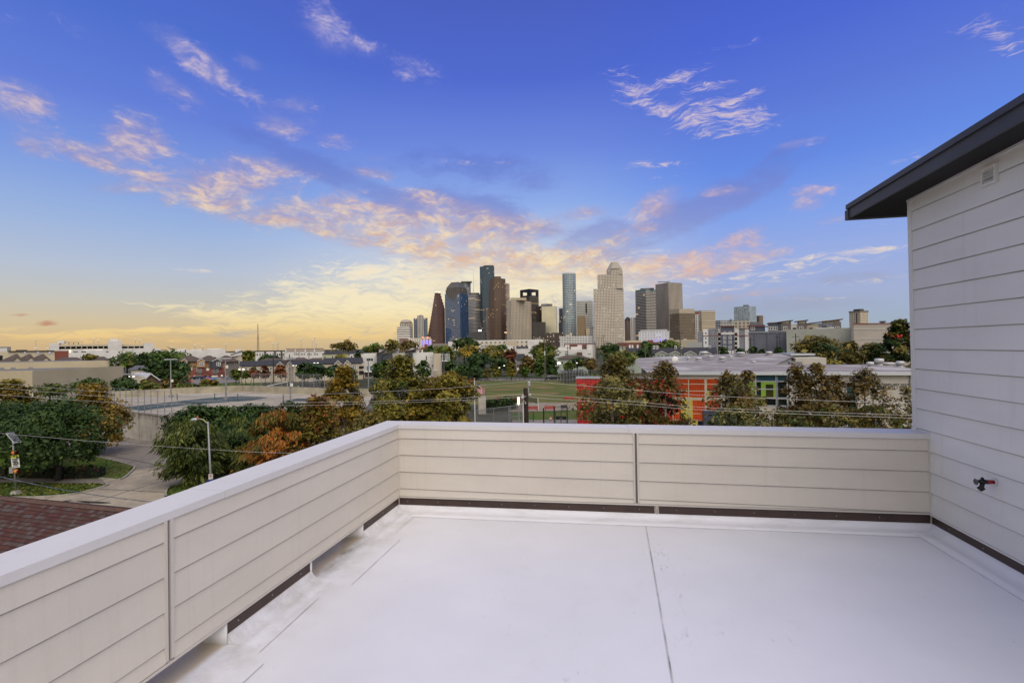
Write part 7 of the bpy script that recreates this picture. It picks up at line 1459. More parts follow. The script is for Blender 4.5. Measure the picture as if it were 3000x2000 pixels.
lamp('brilliant park lamp beside the pale house', 1637.5, 1063.5, 150, .42, M_star); lamp('round park lamp among the dark trees', 1477, 1071, 165, .30); lamp('greenish park lamp low under the dark oaks', 1463, 1077, 172, .28); lamp('faint park lamp behind the sports cage', 1690, 1063, 160, .28); lamp('small lit lamp beside the brick townhouse porch', 650, 1100, 190, .3)
lamp('double headed lit street lamp before the white pavilion', 384.5, 1103, 118, .28, None, 'street_lamp', True, 'lit double headed street lamps'); lamp('double headed lit street lamp beside the small green tree', 707.5, 1082, 112, .26, None, 'street_lamp', True, 'lit double headed street lamps'); lamp('double headed lit street lamp at the left of the dark hedge row', 864, 1070.5, 150, .30, None, 'street_lamp', True, 'lit double headed street lamps'); lamp('double headed lit street lamp above the dark hedge row', 926, 1063, 170, .34, None, 'street_lamp', True, 'lit double headed street lamps')
# high mast lights on the horizon
HM = 'high mast lights on the horizon'
mast_l = emit('mast lamp', (.62,.60,.52), .22)
for i, (px, py, wv, l) in enumerate(((662,1008.6,7,'leftmost high mast light above the white houses'),(800,1006,6.5,'high mast light just right of the radio mast, lower left of three'),(815,1001,6.5,'high mast light just right of the radio mast, top of three'),(811.5,1006.5,6,'high mast light just right of the radio mast, lower right of three'),(882,993,8,'high mast light above the white terrace, left one'),(914.5,996.7,7,'high mast light above the white terrace, middle one'),(922,989,8,'high mast light above the white terrace, highest one'),(927,1006,5,'small low high mast light above the terrace end'),(1025,985.5,10,'large high mast light alone right of the terrace'),(1038,1006,5,'small distant high mast light near the brown treetops'),(1157,973,8,'high mast light closest to the towers'))):
    d = 900 + 40*i; p = W(px, py, d); z = p.z; p.z = 0; e = thing('high_mast_light', l, 'mast light', p, 0, HM); k = d/F
    m = MB(); m.tube([(0,0,0),(0,0,z)], [.42,.22], 6); m.build('pole', M_galv, e)
    m = MB(); m.lathe([(wv*.12*k,-1.5*k),(wv*.45*k,-1.0*k),(wv*.5*k,.3*k),(wv*.42*k,.9*k),(.05,1.2*k)], 14, 0, T(0,0,z)); m.build('lamp_ring', mast_l, e, True)
p = W(756,1010,1800); p.z = 0; e = thing('radio_mast', 'thin dark lattice radio mast on the left horizon', 'radio mast', p); zt_ = zat(756,948,1800); m = MB()
for q in range(3): m.tube([(4.2*math.cos(q*2.1),4.2*math.sin(q*2.1),0),(2.2*math.cos(q*2.1),2.2*math.sin(q*2.1),zt_*.62)], .5, 4); m.tube([(2.2*math.cos(q*2.1),2.2*math.sin(q*2.1),zt_*.62),(.3*math.cos(q*2.1),.3*math.sin(q*2.1),zt_)], .4, 4)
for k in range(14): z_ = zt_*.62*k/14; r_ = 4.2-2*k/14; m.tube([(r_*math.cos(q*2.1),r_*math.sin(q*2.1),z_ + (4 if q % 2 else 0)) for q in range(4)], .3, 4)
m.build('mast', plain('dark mast steel', (.06,.06,.07), .6), e)
# garage roof lamps and small skyline lamps
for i, (px, py, d, l) in enumerate(((105,994.5,600,'tall lamp left of the parking structure'),(105.5,1019.5,400,'short lamp above the shop row'),(140,1021,420,'short lamp at the right end of the shop row'),(240,995,590,'left lamp post on the parking structure roof'),(275,991.5,590,'ball lamp on the parking structure roof'),(289,996,590,'thin lamp post beside the ball lamp on the parking structure'),(351,997,580,'lamp on the stair tower of the parking structure'),(397,993.5,590,'ball lamp right of the stair tower'),(409,995,590,'tall thin lamp post right of the stair tower'),(505,1017,500,'lamp above the far left white houses'),(571,1011,500,'lamp over the middle white houses'),(594,1015,500,'lamp beside the tall white house'))):
    p = W(px, py, d); z = p.z; p.z = 0; e = thing('roof_lamp', l, 'lamp', p, 0, 'small lamps along the left horizon'); m = MB(); m.tube([(0,0,0),(0,0,z)], .16, 5); m.build('pole', M_galv, e); m = MB(); m.lathe([(.1,-.6),(1.2,-.3),(1.2,.3),(.1,.6)], 8, 0, T(0,0,z)); m.build('lamp_head', mast_l, e)
for px, py, l in ((1481.5,974,'orange lit mast lamp before the brown tower'),(1821.5,964.5,'white lit mast lamp at the foot of the tallest beige tower')):
    d = 900; p = W(px, py, d); z = p.z; p.z = 0; e = thing('high_mast_light', l, 'mast light', p, 0, HM); m = MB(); m.tube([(0,0,0),(0,0,z)], [.4,.2], 6); m.build('pole', M_galv, e); m = MB(); m.box(-2.4,2.4,-.5,.5,z-.3,z+.9); m.build('lamp_ring', emit('orange mast lamp', (1,.6,.35), 1.3) if px < 1500 else mast_l, e)
# plain wooden utility poles in the middle distance
UP = 'wooden utility poles in the middle distance'; M_pw = plain('weathered pole wood', (.10,.085,.07), .9, 0, .2, .5); M_pd = plain('dark pole wood', (.03,.026,.024), .9, 0, .2, .5)
for px, py, d, l, dk_ in ((800,1034,150,'dark pole in front of the cream flats',1),(848,1038,140,'dark pole left of the red tree by the flats',1),(876,1030,260,'pole right of the white terrace front',0),(905,1031,260,'dark short pole at the white terrace',1),(1595,998,150,'pole rising behind the field beside the green trees',0),(1663,1012,200,'pole in front of the pale villa',0),(1736.5,955,220,'tallest pole left of the tallest beige tower',0),(1742,1000,170,'thick pole at the left of the batch of poles',0),(1752,985,300,'pole left of middle in the batch of poles',0),(1762,987,350,'middle pole in the batch of poles',0),(1768,980,330,'pole right of middle in the batch of poles',0),(1776,1000,280,'short pole at the right of the batch of poles',0),(1824,1008,130,'pole carrying a transformer above the treetop',0),(1890,1004,140,'pole left of the long mint terrace',0),(1992,965,130,'tall pole before the mint terrace roof',0),(2103,962,180,'pole before the blue apartments',0),(2199,987,170,'dark pole left of the ribbed warehouse',1),(2276,980,165,'dark pole before the ribbed warehouse',1),(2331,977.5,150,'dark pole before the grey green warehouse',1),(2151,1008,200,'short pole by the blue apartments',0),(349,1047,170,'pole with cross arms beside the dark oak at the left',1),(1300,1036,165,'pale pole at the dark balcony house',0),(1329,1022,180,'pole before the slatted balcony house',0)):
    p = W(px, py, d); z = p.z; p.z = 0; e = thing('utility_pole', l, 'utility pole', p, 0, UP); m = MB(); m.tube([(0,0,0),(0,0,z)], [.18,.13], 7); m.build('pole', M_pd if dk_ else M_pw, e)
    if px not in (1742,2151,905,1329): m = MB(); m.box(-1.1,1.1,-.06,.06,z-1.0,z-.85); m.build('cross_arm', M_pd, e)
    if px == 1824:
        for sx in (-.55,.05,.65): m = MB(); m.lathe([(.22,0),(.24,.7),(.1,.8)], 10, 0, T(sx,-.25,z-4.2)); m.build('transformer', M_alu, e)
    if px == 1595: m = MB(); m.box(-.2,.2,-.35,-.1,z-4.6,z-3.2); m.build('transformer', M_alu, e)
# park road fence
e = thing('park_fence', 'long dark rail fence along the park road behind the field', 'fence', G(1500,1116)); o_ = Vector(e.location); a0, a1 = G(1370,1118.5), G(1650,1114)
for k in range(23): p = a0+(a1-a0)*k/22-o_; m = MB(); m.tube([p, p+Vector((0,0,1.2 if k % 4 else 2.2))], .05, 5); m.build('post', M_dgrey, e)
for zz in (1.15,): m = MB(); m.tube([a0-o_+Vector((0,0,zz)), a1-o_+Vector((0,0,zz))], .04, 5); m.build('rail', M_dgrey, e)
# ================================================================== trees and hedges
PAL = {'dark': ((.004,.010,.004),(.013,.030,.009),(.040,.066,.018)), 'green': ((.010,.022,.005),(.032,.060,.013),(.085,.115,.028)), 'olive': ((.018,.020,.004),(.080,.078,.016),(.20,.175,.045)),
 'ochre': ((.025,.019,.004),(.115,.082,.015),(.24,.165,.038)), 'brown': ((.016,.011,.005),(.062,.043,.014),(.155,.118,.050)), 'rust': ((.030,.016,.005),(.135,.050,.012),(.26,.11,.024)), 'rustgreen': ((.016,.023,.005),(.068,.066,.015),(.20,.10,.022)),
 'redbrown': ((.022,.008,.006),(.080,.026,.016),(.14,.052,.026)), 'feather': ((.007,.013,.005),(.028,.042,.011),(.095,.108,.026)), 'sage': ((.022,.024,.010),(.080,.082,.032),(.22,.21,.10)), 'yellow': ((.04,.032,.005),(.15,.11,.015),(.26,.19,.03)), 'browngreen': ((.011,.012,.004),(.058,.053,.015),(.165,.135,.052))}
_lm = {}
def leafmat(k):
    if k in _lm: return _lm[k]
    m = bpy.data.materials.new('foliage ' + k); m.use_nodes = True; t = NT(m.node_tree); t.N.clear(); o = t.n('ShaderNodeOutputMaterial')
    a = t.n('ShaderNodeAttribute', attribute_name='tint'); p = PAL[k]
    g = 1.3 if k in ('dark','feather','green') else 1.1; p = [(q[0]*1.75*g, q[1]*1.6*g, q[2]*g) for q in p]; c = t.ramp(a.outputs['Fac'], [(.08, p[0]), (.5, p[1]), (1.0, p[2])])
    d = t.n('ShaderNodeBsdfPrincipled'); t.link(c, d.inputs['Base Color']); d.inputs['Roughness'].default_value = .55; d.inputs['Specular IOR Level'].default_value = .25
    tr = t.n('ShaderNodeBsdfTranslucent'); t.link(c, tr.inputs[0]); mx = t.n('ShaderNodeMixShader'); mx.inputs[0].default_value = .22; t.link(d.outputs[0], mx.inputs[1]); t.link(tr.outputs[0], mx.inputs[2]); t.link(mx.outputs[0], o.inputs[0])
    _lm[k] = m; return m
M_bark = plain('grey bark', (.095,.080,.065), .9, 0, .3, 3); M_barkd = plain('dark bark', (.035,.028,.022), .9, 0, .3, 3); M_barkp = plain('pale sycamore bark', (.24,.22,.19), .9, 0, .3, 2)
def leaves_mesh(name, P, tint, size, mat, rng, elong=1.0, droop=0.0, outward=None):
    n = len(P); 
    nrm = rng.normal(size=(n,3)); nrm[:,2] = np.abs(nrm[:,2])*.9 + .25
    if outward is not None: nrm += outward*1.1
    nrm /= np.linalg.norm(nrm, axis=1, keepdims=True)
    a = np.cross(nrm, rng.normal(size=(n,3))); a /= np.linalg.norm(a, axis=1, keepdims=True) + 1e-9
    if droop:
        dd = np.zeros((n,3)); 
        if outward is not None: dd[:, :2] = outward[:, :2]
        dd[:,2] = -droop; a = a*.55 + dd; a /= np.linalg.norm(a, axis=1, keepdims=True) + 1e-9
    b = np.cross(nrm, a); b /= np.linalg.norm(b, axis=1, keepdims=True) + 1e-9
    s = size*np.exp(rng.normal(size=(n,1))*.45)
    a = a*s*elong; b = b*s/(elong**.6)
    V = np.stack([P-a*.55, P+b*.42-a*.05, P+a*.55, P-b*.42-a*.05], 1).reshape(-1,3).astype(np.float32)
    me = bpy.data.meshes.new(name); me.vertices.add(4*n); me.vertices.foreach_set('co', V.ravel()); me.loops.add(4*n); me.loops.foreach_set('vertex_index', np.arange(4*n, dtype=np.int32)); me.polygons.add(n)
    me.polygons.foreach_set('loop_start', np.arange(0, 4*n, 4, dtype=np.int32)); me.polygons.foreach_set('loop_total', np.full(n, 4, dtype=np.int32)); me.update()
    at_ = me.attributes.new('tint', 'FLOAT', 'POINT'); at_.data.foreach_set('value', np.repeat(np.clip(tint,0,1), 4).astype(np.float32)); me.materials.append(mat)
    return me
def prof(style, h):
    if style == 'cone': return np.clip(np.where(h < .3, .80 + h*.67, 1.0*(1-(h-.3)/.7)**.8 + .08), .05, 1)
    if style == 'tall': return np.clip(np.sqrt(np.clip(1-(2*h-.85)**2*.85, 0, 1)), .08, 1)
    if style == 'broad': return np.clip(np.sqrt(np.clip(1-(np.abs(h-.35)/.66)**2.2, 0, 1)), .05, 1)
    return np.clip(np.sqrt(np.clip(1-(2*h-1)**2, 0, 1)), .08, 1)
_seed = [11]
def tree(label, px, d, ytop, ybot, hw, pal, style='round', dens=1.15, name='tree', group=None, lf=1.0, trunk=True, base=None, bark=None, clump=1.0, cat='tree', mix=None, zmin=0.0):
    _seed[0] += 1; rng = np.random.default_rng(_seed[0]); k = d/F
    p = W(px, 1010, d); p.z = 0; zt_, zb_ = zat(px, ytop, d), max(zmin + .05, zat(px, ybot, d)); R = hw*k; Hc = zt_-zb_
    e = thing(name, label, cat, p, rng.uniform(0, 6.28), group)
    area = (2*hw*.341)*((ybot-ytop)*.341); n = int(np.clip(area*dens*3.3, 200, 15000)); feather = style == 'feather'
    st_ = 'round' if feather else style
    size = max(.055, 1.75*d/482*lf) if not feather else 1.5*d/482*lf
    # limbs -> clumps
    rc = R*.36*clump; K = int(np.clip(40*(Hc/R/1.6)/clump**2, 14, 90))
    h = rng.uniform(0,1,K)**.9; th = rng.uniform(0,2*PI,K); rr = np.sqrt(rng.uniform(.12,1,K)); w_ = prof(st_, h)*(R-rc*.55)
    C = np.stack([np.cos(th)*rr*w_, np.sin(th)*rr*w_, zb_ + rc*.5 + h*(Hc-rc*1.05)], 1)
    C[0] = (0, 0, zt_-rc*.55)
    cr_ = rng.uniform(0,1,K); crad = rc*rng.uniform(.65,1.35,K)
    ci = rng.integers(0, K, n); v = rng.normal(size=(n,3)); v /= np.linalg.norm(v, axis=1, keepdims=True); rad = rng.uniform(0,1,(n,1))**.42
    off = v*rad*crad[ci][:,None]*np.array([1.1,1.1,.75]); P = C[ci] + off
    outw = P - np.array([0,0,zb_+Hc*.4]); outw /= np.linalg.norm(outw, axis=1, keepdims=True) + 1e-6
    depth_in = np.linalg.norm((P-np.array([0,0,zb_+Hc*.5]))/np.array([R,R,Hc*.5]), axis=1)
    tint = cr_[ci]*.42 + rng.uniform(0,1,n)*.36 + np.clip((off[:,2]/rc+1)*.5,0,1)*.16 + np.clip(depth_in-.5,0,.6)*.22 - .06  # crown shade painted into the leaves: darker inside, lighter on clump tops
    mt = leafmat(pal)
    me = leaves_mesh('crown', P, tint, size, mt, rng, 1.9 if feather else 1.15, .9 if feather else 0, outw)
    if mix:                                        # a second leaf colour on some boughs
        me.materials.append(leafmat(mix[0])); sel = (cr_[ci]*.6 + rng.uniform(0,1,n)*.4) < mix[1]; me.polygons.foreach_set('material_index', sel.astype(np.int32))
    o = bpy.data.objects.new('crown', me); COL.objects.link(o); o.parent = e
    if trunk:
        m = MB(); tr = max(.07, min(.32, R*.050)); top = zb_ + Hc*.62; bend = rng.normal(size=2)*R*.02
        m.tube([(0,0,0),(bend[0]*.4,bend[1]*.4,zb_*.6+.2),(bend[0],bend[1],zb_+Hc*.3),(bend[0]*.5,0,top)], [tr*1.25,tr,tr*.75,tr*.25], 7)
        for j in rng.permutation(K)[:(10 if area > 900 else 4)]:
            c = C[j]; z0 = min(top*.95, max(zb_*.75, c[2]-Hc*.28)); a0 = Vector((bend[0]*.8, bend[1]*.8, z0)); c = Vector(c); mid = a0.lerp(c, .5) + Vector((0,0,R*.06)); m.tube([a0, mid, c], [tr*.32, tr*.2, tr*.06], 5)
        m.build('trunk', bark or M_barkd, e, True)
    return e
T_ = tree
# --- left foreground
T_('large dark green oak at the left edge behind the school sign', 8, 43.5, 1178, 1352, 115, 'dark', 'broad', 1.3, 'oak_tree', mix=('green', .22))
T_('large dark green oak whose trunk stands on the verge by the driveway', 166, 42.5, 1166, 1366, 142, 'dark', 'broad', 1.3, 'oak_tree', mix=('green', .25))
T_('dark green oak filling the gap between the two big verge oaks', 85, 47, 1190, 1345, 90, 'dark', 'broad', 1.1, 'oak_tree', mix=('green', .2))
T_('ochre tree behind the big oak, leaning over the driveway', 275, 53, 1126, 1305, 95, 'ochre', 'cone', .85, 'sycamore_tree', bark=M_barkd, clump=.75)
T_('yellow green tree at the left edge above the dark oaks', 30, 54, 1112, 1225, 72, 'olive', 'cone', .95, 'sycamore_tree', mix=('ochre', .4), clump=.8)
T_('small dull green tree before the beige warehouse, left one', 145, 74, 1124, 1160, 55, 'feather', 'round', .8, zmin=1)
T_('small grey green tree before the right end of the beige warehouse', 262, 74, 1108, 1152, 60, 'dark', 'round', .8, mix=('feather', .5))
T_('round dark green tree right of the beige warehouse corner', 362, 92, 1106, 1152, 40, 'dark', 'round', 1.2, mix=('green', .3)); T_('small yellow green tree by the basketball hoop', 432, 98, 1113, 1152, 38, 'olive', 'round', .9, mix=('green', .5))
T_('big dark oak behind the brown gabled pavilion', 492, 158, 1054, 1118, 66, 'dark', 'broad', 1.3, 'oak_tree'); T_('lighter tree with gaps left of the big dark oak', 372, 215, 1030, 1080, 48, 'green', 'round', .8, mix=('olive', .3)); T_('green treetops behind the big dark oak', 500, 250, 1024, 1066, 66, 'green', 'broad', 1.1); T_('thin dark tree between the two green ones at left', 418, 200, 1032, 1075, 22, 'dark', 'tall', .9)
T_('small green tree over the brown hip roofs at left', 262, 200, 1037, 1056, 24, 'olive', 'round', .9)
T_('brownish shrub at the foot of the left light pole', 492, 106, 1108, 1147, 32, 'brown', 'round', 1.0, 'shrub', cat='shrub', mix=('green', .3), trunk=False); T_('yellow green bush below the orange slide', 552, 100, 1124, 1148, 40, 'green', 'broad', 1.2, 'shrub', cat='shrub', trunk=False, mix=('olive', .4)); T_('small bush behind the court parapet left of the pole', 460, 103, 1132, 1150, 26, 'olive', 'round', 1, 'shrub', cat='shrub', trunk=False); T_('small olive tree beside the paler slide', 600, 120, 1110, 1128, 16, 'olive', 'round', .8); T_('small brown olive tree below the right blue sunshade', 625, 118, 1112, 1128, 14, 'rustgreen', 'round', .8)
# --- along the driveway
T_('broad dark leafed tree overhanging the retaining wall corner', 572, 53, 1186, 1300, 76, 'dark', 'broad', 1.2, mix=('green', .3)); T_('feathery yellow green tree behind the street lamp', 560, 40.5, 1232, 1420, 104, 'feather', 'feather', 1.35, 'cypress_tree', bark=M_barkd, clump=.75); T_('dull feathery green tree right of the street lamp', 690, 45, 1220, 1410, 95, 'feather', 'feather', 1.3, 'cypress_tree', bark=M_barkd, clump=.75, mix=('dark', .5)); T_('dark green tree rising behind the feathery trees', 640, 56, 1190, 1330, 72, 'dark', 'round', 1.1, mix=('green', .35)); T_('dark green shrub mass before the ivy wall', 755, 58, 1186, 1320, 58, 'dark', 'round', 1.0)
T_('orange red cypress tree just beyond the parapet', 815, 37, 1202, 1420, 92, 'rust', 'feather', 1.5, 'cypress_tree', bark=M_barkd, clump=.65, mix=('rustgreen', .5)); T_('orange and green cypress tree with the tallest pointed top', 930, 38, 1158, 1420, 108, 'rustgreen', 'cone', 1.2, 'cypress_tree', bark=M_barkd, clump=.6, mix=('rust', .35)); T_('low green and rust tree at the foot of the orange cypress', 750, 39, 1290, 1440, 70, 'rustgreen', 'feather', 1.3, 'cypress_tree', bark=M_barkd, clump=.7, mix=('feather', .45))
T_('narrow ochre sycamore left of the large yellow green one', 1005, 60, 1073, 1262, 72, 'ochre', 'cone', .95, 'sycamore_tree', bark=M_barkp, clump=.72, mix=('olive', .3)); T_('large yellow green sycamore behind the corner of the parapet', 1172, 58, 1040, 1262, 108, 'olive', 'cone', 1.05, 'sycamore_tree', bark=M_barkp, clump=.68, mix=('green', .3)); T_('wide yellow green sycamore left of the flagpole', 1318, 54, 1088, 1268, 92, 'olive', 'round', 1.2, 'sycamore_tree', bark=M_barkp, clump=.62, mix=('ochre', .42)); T_('yellow sycamore bough between the two large yellow green trees', 1245, 56, 1120, 1268, 70, 'ochre', 'round', .9, 'sycamore_tree', bark=M_barkp, clump=.7, mix=('olive', .5)); T_('low dark tree between the ochre sycamore and the orange cypress', 1075, 50, 1205, 1290, 60, 'browngreen', 'round', .9, mix=('ochre', .3))
# --- ivy on the court wall
def leafbox(name, label, cat, corners, z0, z1, th, pal, n, size, mix=None, kind=None, bumps=.5):
    _seed[0] += 1; rng = np.random.default_rng(_seed[0]); e = thing(name, label, cat, tuple(corners[0])[:2] + (z0,)); o_ = np.array(tuple(corners[0])[:2] + (z0,))
    cs = [np.array(tuple(c)[:2]) for c in corners]; ls = [np.linalg.norm(b-a) for a, b in zip(cs[:-1], cs[1:])]; tot = sum(ls); u = rng.uniform(0, tot, n); P = np.zeros((n,3)); acc = 0
    for a, b, L_ in zip(cs[:-1], cs[1:], ls):
        s = (u >= acc) & (u <= acc+L_); f = ((u[s]-acc)/L_)[:,None]; q = a + (b-a)*f; nn_ = np.array([-(b-a)[1], (b-a)[0]])/L_; P[s,:2] = q + nn_*rng.uniform(-th/2, th/2, (s.sum(),1)); acc += L_
    hh_ = (z1-z0)*(1 + bumps*.35*(np.sin(u*1.3)+np.sin(u*3.1+1)*.6)); P[:,2] = z0 + rng.uniform(0,1,n)**.8*hh_
    P -= o_; tint = rng.uniform(0,1,n)*.6 + .3*np.sin(u*2.2)**2*rng.uniform(.4,1,n); me = leaves_mesh('foliage', P, tint, size, leafmat(pal), rng, 1.15)
    if mix: me.materials.append(leafmat(mix[0])); me.polygons.foreach_set('material_index', (rng.uniform(0,1,n) < mix[1]).astype(np.int32))
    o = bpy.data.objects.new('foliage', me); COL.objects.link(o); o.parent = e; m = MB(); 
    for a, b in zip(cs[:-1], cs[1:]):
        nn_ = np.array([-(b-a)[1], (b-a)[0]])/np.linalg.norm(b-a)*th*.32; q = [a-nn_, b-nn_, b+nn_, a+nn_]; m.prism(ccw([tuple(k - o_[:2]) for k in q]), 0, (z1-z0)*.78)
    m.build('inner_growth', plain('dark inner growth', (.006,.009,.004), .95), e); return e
iv0 = P2 + (Vector(Fr)-P2)*.10; iv1 = P2 + (Vector(Fr)-P2)*.80; iv0.z = iv1.z = 0
leafbox('ivy_hedge', 'long dark ivy covering the front wall of the court', 'ivy', [iv0 - Vector((0,.5,0)), iv1 - Vector((0,.5,0))], .3, ZD+.95, 1.4, 'dark', 9000, .20, ('brown', .16), bumps=.12)
leafbox('hedge', 'low dark clipped hedge under the verge oaks', 'hedge', [G(-200,1396), G(60,1396), G(230,1399), G(300,1395)], 0, .95, 1.3, 'dark', 3800, .13, ('redbrown', .2), bumps=.1)
leafbox('hedge', 'dark green hedge behind the chain link fence', 'hedge', [G(1418,1207), G(1500,1196)], 0, 2.0, 3.2, 'dark', 3200, .2, ('green', .12), bumps=.2)
# --- trees before the school
T_('big brown green sycamore at the left end of the school', 1806, 56, 1038, 1262, 112, 'browngreen', 'cone', 0.45, 'sycamore_tree', bark=M_barkp, clump=.62, mix=('olive', .2)); T_('pale green lower sycamore before the red tiled wall', 1788, 47, 1104, 1275, 122, 'sage', 'round', 0.35, 'sycamore_tree', bark=M_barkp, clump=.66, mix=('browngreen', .5)); T_('slender brown sycamore with a narrow pointed top at the red wall', 1946, 47, 1056, 1268, 84, 'brown', 'cone', 0.37, 'sycamore_tree', bark=M_barkp, clump=.66, mix=('browngreen', .35)); T_('brown sycamore filling the gap before the red wall', 1880, 50, 1096, 1268, 66, 'brown', 'round', 0.28, 'sycamore_tree', bark=M_barkp, clump=.66, mix=('browngreen', .4))
T_('pale brown sycamore before the orange tiles, left of two peaks', 2134, 46, 1092, 1275, 92, 'brown', 'cone', 0.34, 'sycamore_tree', bark=M_barkp, clump=.66, mix=('sage', .45)); T_('pale brown sycamore left of the teal window, right of two peaks', 2186, 48, 1085, 1270, 64, 'brown', 'cone', 0.30, 'sycamore_tree', bark=M_barkp, clump=.66, mix=('sage', .4)); T_('low green leafed sycamore before the school entrance', 2150, 43, 1190, 1285, 90, 'sage', 'round', 0.26, 'sycamore_tree', bark=M_barkp, clump=.66, mix=('dark', .5))
T_('tall brown sycamore right of the teal window, left peak', 2338, 48, 1066, 1272, 74, 'brown', 'cone', 0.35, 'sycamore_tree', bark=M_barkp, clump=.66, mix=('browngreen', .3)); T_('tall brown sycamore right of the teal window, right peak', 2386, 46, 1063, 1275, 82, 'brown', 'cone', 0.37, 'sycamore_tree', bark=M_barkp, clump=.66, mix=('browngreen', .35)); T_('brown sycamore between the tall ones before the cream wall', 2444, 47, 1096, 1275, 68, 'brown', 'cone', 0.34, 'sycamore_tree', bark=M_barkp, clump=.66, mix=('browngreen', .35))
T_('brown sycamore covering the start of the wall lettering', 2530, 46, 1072, 1275, 92, 'brown', 'cone', 0.30, 'sycamore_tree', bark=M_barkp, clump=.62, mix=('browngreen', .35)); T_('low green sycamore under the wall lettering', 2560, 43, 1180, 1280, 70, 'browngreen', 'round', 0.26, 'sycamore_tree', bark=M_barkp, clump=.66, mix=('green', .3)); T_('thin sparse sycamore at the far right against the house wall', 2656, 44, 1130, 1275, 52, 'browngreen', 'cone', 0.19, 'sycamore_tree', bark=M_barkp, clump=.66, mix=('brown', .35)); T_('low dark green sycamore row before the cream school wall', 2290, 44, 1195, 1285, 75, 'browngreen', 'round', 0.30, 'sycamore_tree', bark=M_barkp, clump=.66, mix=('green', .35)); T_('low green sycamore beside the teal side window', 2440, 43, 1190, 1285, 70, 'browngreen', 'round', 0.30, 'sycamore_tree', bark=M_barkp, clump=.66, mix=('green', .35))
# --- behind the school
T_('dark brown round tree behind the school roof, left one', 2394, 95, 983, 1075, 68, 'browngreen', 'broad', 1.25, mix=('dark', .45)); T_('brown green tree in the middle behind the school roof', 2492, 97, 1000, 1075, 42, 'browngreen', 'round', 1.2, mix=('olive', .2)); T_('pale thin tree beside the tall dark tree behind the school', 2548, 100, 1003, 1075, 30, 'olive', 'round', .7, mix=('browngreen', .4)); T_('tall dark pointed tree before the red shop letters', 2640, 92, 936, 1078, 62, 'browngreen', 'cone', 1.05, mix=('dark', .55), clump=.6); T_('low dark tree left of the tall pointed tree behind the school', 2572, 94, 1004, 1075, 26, 'dark', 'round', 1.1, mix=('browngreen', .4)); T_('low pale shrub at the back edge of the school roof', 2440, 88, 1052, 1078, 34, 'olive', 'broad', .8, 'shrub', cat='shrub', trunk=False)
T_('bright green treetop behind the big school sycamore', 1826, 120, 1028, 1072, 42, 'green', 'round', 1.1, mix=('olive', .4)); T_('dark tree left of the long mint terrace', 1888, 148, 1016, 1064, 26, 'dark', 'round', 1.2); T_('green treetop above the red brick block', 1788, 230, 1006, 1034, 30, 'dark', 'round', 1.1, mix=('green', .3)); T_('green treetop in front of the white lit block', 1893, 250, 1000, 1026, 26, 'green', 'round', 1.1); T_('green and rust treetop before the low beige block', 1958, 255, 996, 1022, 34, 'green', 'broad', 1.1, mix=('rustgreen', .35))
for i, (px, l) in enumerate(((2118,'left'),(2170,'second'),(2205,'third'),(2232,'fourth'),(2280,'right'))): T_('dark palm like bush before the blue grey warehouse, %s one' % l, px, 150, 1016 + (i % 2)*5, 1042, 16 if i != 3 else 11, 'dark', 'round', .9, 'bush', cat='bush', trunk=False)
